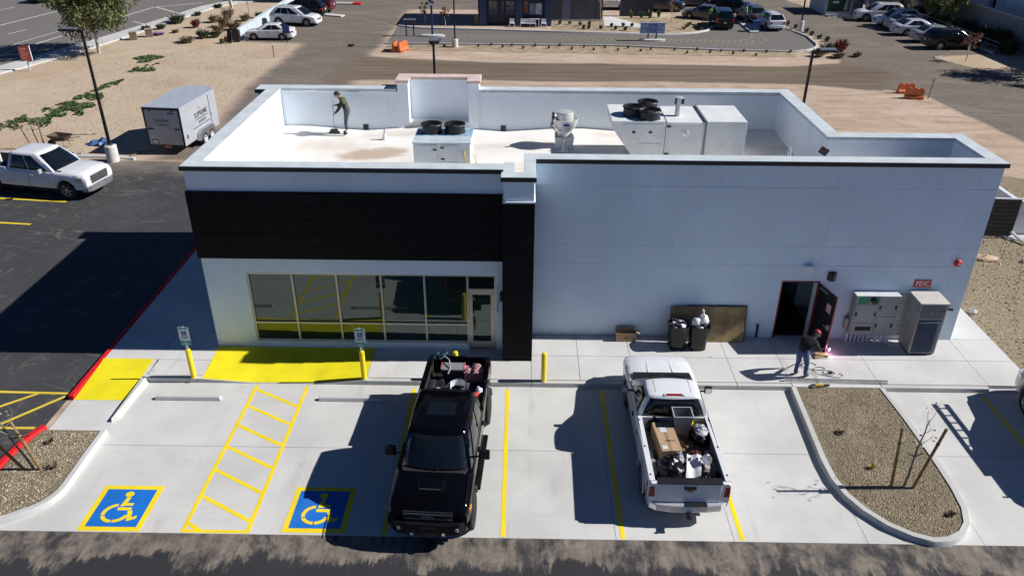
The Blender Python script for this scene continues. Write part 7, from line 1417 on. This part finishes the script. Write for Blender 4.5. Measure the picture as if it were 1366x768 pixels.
# ---------------------------------------------------------------- people
M_skin = pm('skin', (.42,.25,.17), .6, var=.08); M_hair = pm('dark_hair', (.012,.01,.009), .7)
def person(lab, loc, rz, J, cloth, hairc='hair', scale=1, group=None, cap=None):
    """J: joint name -> (x,y,z); +x is forward. One skinned body, cloth = [(test(region), material)]"""
    t = thing('person', lab, 'person', loc, R(rz), group, scale)
    E = [('pelvis','waist'),('waist','chest'),('chest','neck'),('neck','jaw'),('jaw','head'),('head','crown')]
    for s_ in 'LR': E += [('chest','sh'+s_),('sh'+s_,'el'+s_),('el'+s_,'wr'+s_),('wr'+s_,'ha'+s_),('pelvis','hip'+s_),('hip'+s_,'kn'+s_),('kn'+s_,'an'+s_),('an'+s_,'to'+s_)]
    TH = 1.22
    rad = dict(pelvis=(.155,.115),waist=(.145,.105),chest=(.17,.12),neck=(.058,.055),jaw=(.07,.075),head=(.088,.10),crown=(.065,.07),sh=(.075,.07),el=(.052,.05),wr=(.036,.033),ha=(.042,.022),hip=(.082,.085),kn=(.054,.056),an=(.04,.045),to=(.045,.035))
    names = list(J); me = bpy.data.meshes.new('body'); me.from_pydata([J[n] for n in names], [(names.index(a_), names.index(c_)) for a_, c_ in E], [])
    o = bpy.data.objects.new('body', me); C.objects.link(o); sk = o.modifiers.new('skin', 'SKIN'); sk.use_smooth_shade = True
    for i, n in enumerate(names):
        r_ = rad.get(n) or rad[n[:-1]]; me.skin_vertices[0].data[i].radius = (r_[0]*TH, r_[1]*TH) if n not in ('jaw','head','crown','haL','haR') else r_
    me.skin_vertices[0].data[names.index('pelvis')].use_root = True
    ss = o.modifiers.new('sub', 'SUBSURF'); ss.levels = 2; ss.render_levels = 2
    dg = bpy.context.evaluated_depsgraph_get(); m2 = bpy.data.meshes.new_from_object(o.evaluated_get(dg)); bpy.data.objects.remove(o)
    b = B(); b.v = [tuple(v.co) for v in m2.vertices]; b.f = [tuple(p.vertices) for p in m2.polygons]; b.m = [0]*len(b.f)
    mats = []; JV = {n: Vector(J[n]) for n in J}
    def region(p):
        best, bd = None, 9
        for a_, c_ in E:
            A, D = JV[a_], JV[c_]; d = D-A; u = max(0, min(1, (p-A).dot(d)/max(1e-6, d.length_squared))); q = (p-A-d*u).length
            if q < bd: bd, best = q, (a_, c_, u)
        a_, c_, u = best; n = c_ if c_[-1] in 'LR' and c_ not in ('head',) else c_
        if c_ in ('jaw','head','crown'): return 'head'
        if c_[:2] in ('el',): return 'upper_arm'
        if c_[:2] == 'wr': return 'forearm'
        if c_[:2] == 'ha': return 'hand'
        if c_[:2] in ('kn','hi'): return 'thigh'
        if c_[:2] == 'an': return 'ankle' if u > .66 else 'shin'
        if c_[:2] == 'to': return 'shoe'
        if c_ == 'waist': return 'waist' if u > .35 else 'thigh'
        return 'torso'
    for v_ in cloth.values():
        if v_ not in mats: mats.append(v_)
    for i, f in enumerate(b.f):
        c_ = sum((Vector(b.v[k_]) for k_ in f), Vector())/len(f); b.m[i] = mats.index(cloth.get(region(c_), cloth['torso']))
    # fingers and thumb, part of the same mesh
    b.mi = mats.index(cloth['hand'])
    for s_ in 'LR':
        W, H = JV['wr'+s_], JV['ha'+s_]; d = (H-W).normalized(); side = d.cross(Vector((0,0,1))).normalized(); dn = d.cross(side).normalized()
        if dn.z > 0: dn = -dn
        for k_, l in enumerate((.065,.075,.07,.055)):
            r0 = H+side*(.028-.019*k_)+d*.02; b.tube([r0, r0+d*l*.5+dn*.012, r0+d*l*.75+dn*.035, r0+d*l*.7+dn*.055], [.0095,.009,.008,.006], 5)
        r0 = W+(H-W)*.6+side*.035; b.tube([r0, r0+side*.03+d*.025+dn*.01, r0+side*.03+d*.055+dn*.03], [.011,.01,.007], 5)
    body = obj('body', b, mats, t); body.data.shade_smooth()
    hv = JV['crown']-JV['jaw']; up = hv.normalized(); fw = (Vector((1,0,0))-up*up.x).normalized(); sd_ = up.cross(fw); hc = JV['head']
    fb = B(); fb.tube([hc+fw*.10+up*.02, hc+fw*.125-up*.03, hc+fw*.105-up*.04], [.008,.016,.01], 6); obj('nose', fb, M_skin, t)
    for s_ in (1,-1): obj('ear', B().ball(tuple(hc+sd_*s_*.095-up*.01), (.022,.015,.032), 8, 6), M_skin, t, smooth=80); obj('eye', B().ball(tuple(hc+fw*.098+sd_*s_*.035+up*.012), .011, 8, 6), M_hair, t)
    obj('mouth', B().obox(tuple(hc+fw*.098-up*.07), (.012,.045,.01)), pm('lip', (.3,.12,.1), .6), t)
    def dome(nm, m_, r_, lo, brim=None):
        q = B(); V = []; nu = 16
        for j in range(7):
            ph = R(lo+(90-lo)*j/6)
            for i in range(nu):
                a_ = 6.283*i/nu; back = .12*(1-math.cos(a_))/2*(j == 0)
                V.append(hc+up*.022+fw*(r_*1.08*math.cos(ph)*math.cos(a_)-.012)+sd_*r_*math.cos(ph)*math.sin(a_)+up*(r_*1.05*math.sin(ph)-back))
        q.add(V, [(j*nu+i, j*nu+(i+1)%nu, (j+1)*nu+(i+1)%nu, (j+1)*nu+i) for j in range(6) for i in range(nu)])
        if brim: q.add([hc+up*.045+fw*(.09+.085*v*math.cos(a_))+sd_*(.085*math.sin(a_)) for v in (0,1) for a_ in [R(-80+16*i) for i in range(11)]], [(i,i+1,12+i,11+i) for i in range(10)])
        return obj(nm, q, m_, t, smooth=70)
    if cap: dome('hair', M_hair, .104, -5); dome('cap', cap, .108, 18, True)
    else: dome('hair', M_hair, .106, 16)
    return t
M_olive = pm('olive_shirt', (.075,.08,.03), .85, var=.3, vs=9); M_blk = pm('black_cloth', (.012,.012,.013), .85, var=.3); M_gp = pm('charcoal_trousers', (.075,.075,.085), .85, var=.2); M_sock = pm('white_sock', (.7,.7,.7), .8); M_jean = pm('blue_jeans', (.05,.085,.18), .85, var=.3, vs=8); M_shoe = pm('dark_shoe', (.02,.02,.022), .6); M_hv2 = pm('hi_vis_green', (.25,.65,.08), .6, var=.1)
# sweeping man on the roof; forward is -x in the world
J = dict(pelvis=(-.1,0,.88),waist=(-.08,0,1.0),chest=(.02,0,1.25),neck=(.12,0,1.37),jaw=(.17,0,1.42),head=(.22,0,1.48),crown=(.255,0,1.56),
  shL=(.02,.19,1.28),elL=(.15,.24,1.02),wrL=(.31,.1,.84),haL=(.37,.05,.80),shR=(.03,-.19,1.28),elR=(.12,-.24,1.04),wrR=(.29,-.07,1.08),haR=(.36,-.03,1.08),
  hipL=(-.1,.1,.86),knL=(-.03,.11,.47),anL=(-.06,.11,.09),toL=(.1,.13,.045),hipR=(-.1,-.1,.86),knR=(.02,-.1,.47),anR=(.0,-.1,.09),toR=(.15,-.12,.045))
person('man in olive top and charcoal trousers sweeping the white roof with a broom', (-6.22,9.45,4.61), 180, J, dict(head=M_skin, upper_arm=M_blk, forearm=M_blk, hand=M_skin, torso=M_olive, waist=M_olive, thigh=M_gp, shin=M_gp, ankle=M_sock, shoe=M_shoe))
t = thing('broom', 'long handled broom with green head held by the man on the roof', 'broom', (-6.72,9.62,4.61)); obj('handle', B().cyl((0,0,.12),(.115,-.19,1.28),.014,n=8), pm('broom_handle', (.35,.42,.4), .5), t); obj('head', B().hexa([(-.18,-.05,.0),(.2,-.05,.0),(.2,.05,.0),(-.18,.05,.0),(-.12,-.03,.15),(.13,-.03,.15),(.13,.03,.15),(-.12,.03,.15)]), pm('broom_green', (.05,.1,.05), .8, var=.3, vs=20), t); obj('bristles', B().hexa([(-.2,-.06,-.0),(.22,-.06,-.0),(.22,.06,.0),(-.2,.06,.0),(-.18,-.05,.05),(.2,-.05,.05),(.2,.05,.05),(-.18,.05,.05)]), MC['broom_green'], t)
# worker at the door with red cap
J = dict(pelvis=(-.08,0,.80),waist=(-.04,0,.93),chest=(.12,0,1.13),neck=(.26,0,1.19),jaw=(.33,0,1.2),head=(.39,0,1.235),crown=(.44,0,1.30),
  shL=(.12,.19,1.12),elL=(.3,.22,.86),wrL=(.54,.1,.7),haL=(.61,.06,.67),shR=(.14,-.19,1.12),elR=(.34,-.2,.84),wrR=(.58,-.06,.7),haR=(.65,-.02,.67),
  hipL=(-.08,.1,.8),knL=(.0,.12,.44),anL=(-.06,.12,.09),toL=(.1,.14,.045),hipR=(-.08,-.1,.8),knR=(.06,-.11,.44),anR=(.06,-.11,.09),toR=(.22,-.12,.045))
person('worker in red cap, black jacket and blue jeans bending at the open door', (8.70,.5,.152), 36, J, dict(head=M_skin, upper_arm=M_blk, forearm=M_blk, hand=M_shoe, torso=M_blk, waist=M_blk, thigh=M_jean, shin=M_jean, ankle=M_jean, shoe=M_shoe), cap=M_red, scale=1.08)
t = thing('welding_torch', 'small torch with bright welding spark at the foot of the door edge', 'welding torch', (9.95,1.68,.34)); obj('handle', B().tube([(-.68,-.72,.42),(-.45,-.5,.36),(-.15,-.15,.16),(-.02,0,.03)], [.018,.016,.012,.008], 7), M_black, t, smooth=60)
k = NT('welding_arc'); k.set(Base_Color=(1,.6,.8), Emission_Color=(1,.5,.78), Emission_Strength=130.0); obj('arc', B().ball((0,0,.02), .025, 8, 6), k.m, t)
t = thing('timber_wedge', 'tan timber board lying under the open edge of the black door', 'timber', (9.72,1.62,.15), R(-5)); obj('board', B().box(-.2,.18,-.08,.08,0,.09), pm('tan_board', (.42,.3,.16), .8, var=.2), t); obj('second_board', B().obox((-.1,-.1,.03), (.3,.08,.04), .3), MC['tan_board'], t)
# two workers far away in the lane
def stand(): return dict(pelvis=(0,0,.92),waist=(0,0,1.05),chest=(.0,0,1.32),neck=(.02,0,1.48),jaw=(.03,0,1.54),head=(.04,0,1.62),crown=(.035,0,1.72),
  shL=(0,.2,1.38),elL=(.05,.26,1.12),wrL=(.22,.2,1.02),haL=(.29,.18,1.02),shR=(0,-.2,1.38),elR=(.0,-.26,1.1),wrR=(.1,-.26,.88),haR=(.12,-.26,.81),
  hipL=(0,.1,.9),knL=(.02,.11,.49),anL=(-.01,.11,.09),toL=(.14,.13,.045),hipR=(0,-.1,.9),knR=(.03,-.1,.49),anR=(.03,-.1,.09),toR=(.18,-.12,.045))
hv = dict(head=M_skin, upper_arm=M_hv2, forearm=M_skin, hand=M_skin, torso=M_hv2, waist=M_hv2, thigh=M_jean, shin=M_jean, ankle=M_jean, shoe=M_shoe)
person('worker in hi-vis green top standing behind the white suv in the drive lane', (21.35,59.2,.12), 0, stand(), hv, scale=.95, group='hi-vis workers in the drive lane')
person('worker in hi-vis green top standing beside the black van', (17.9,58.6,.0), 20, stand(), hv, scale=.95, group='hi-vis workers in the drive lane')
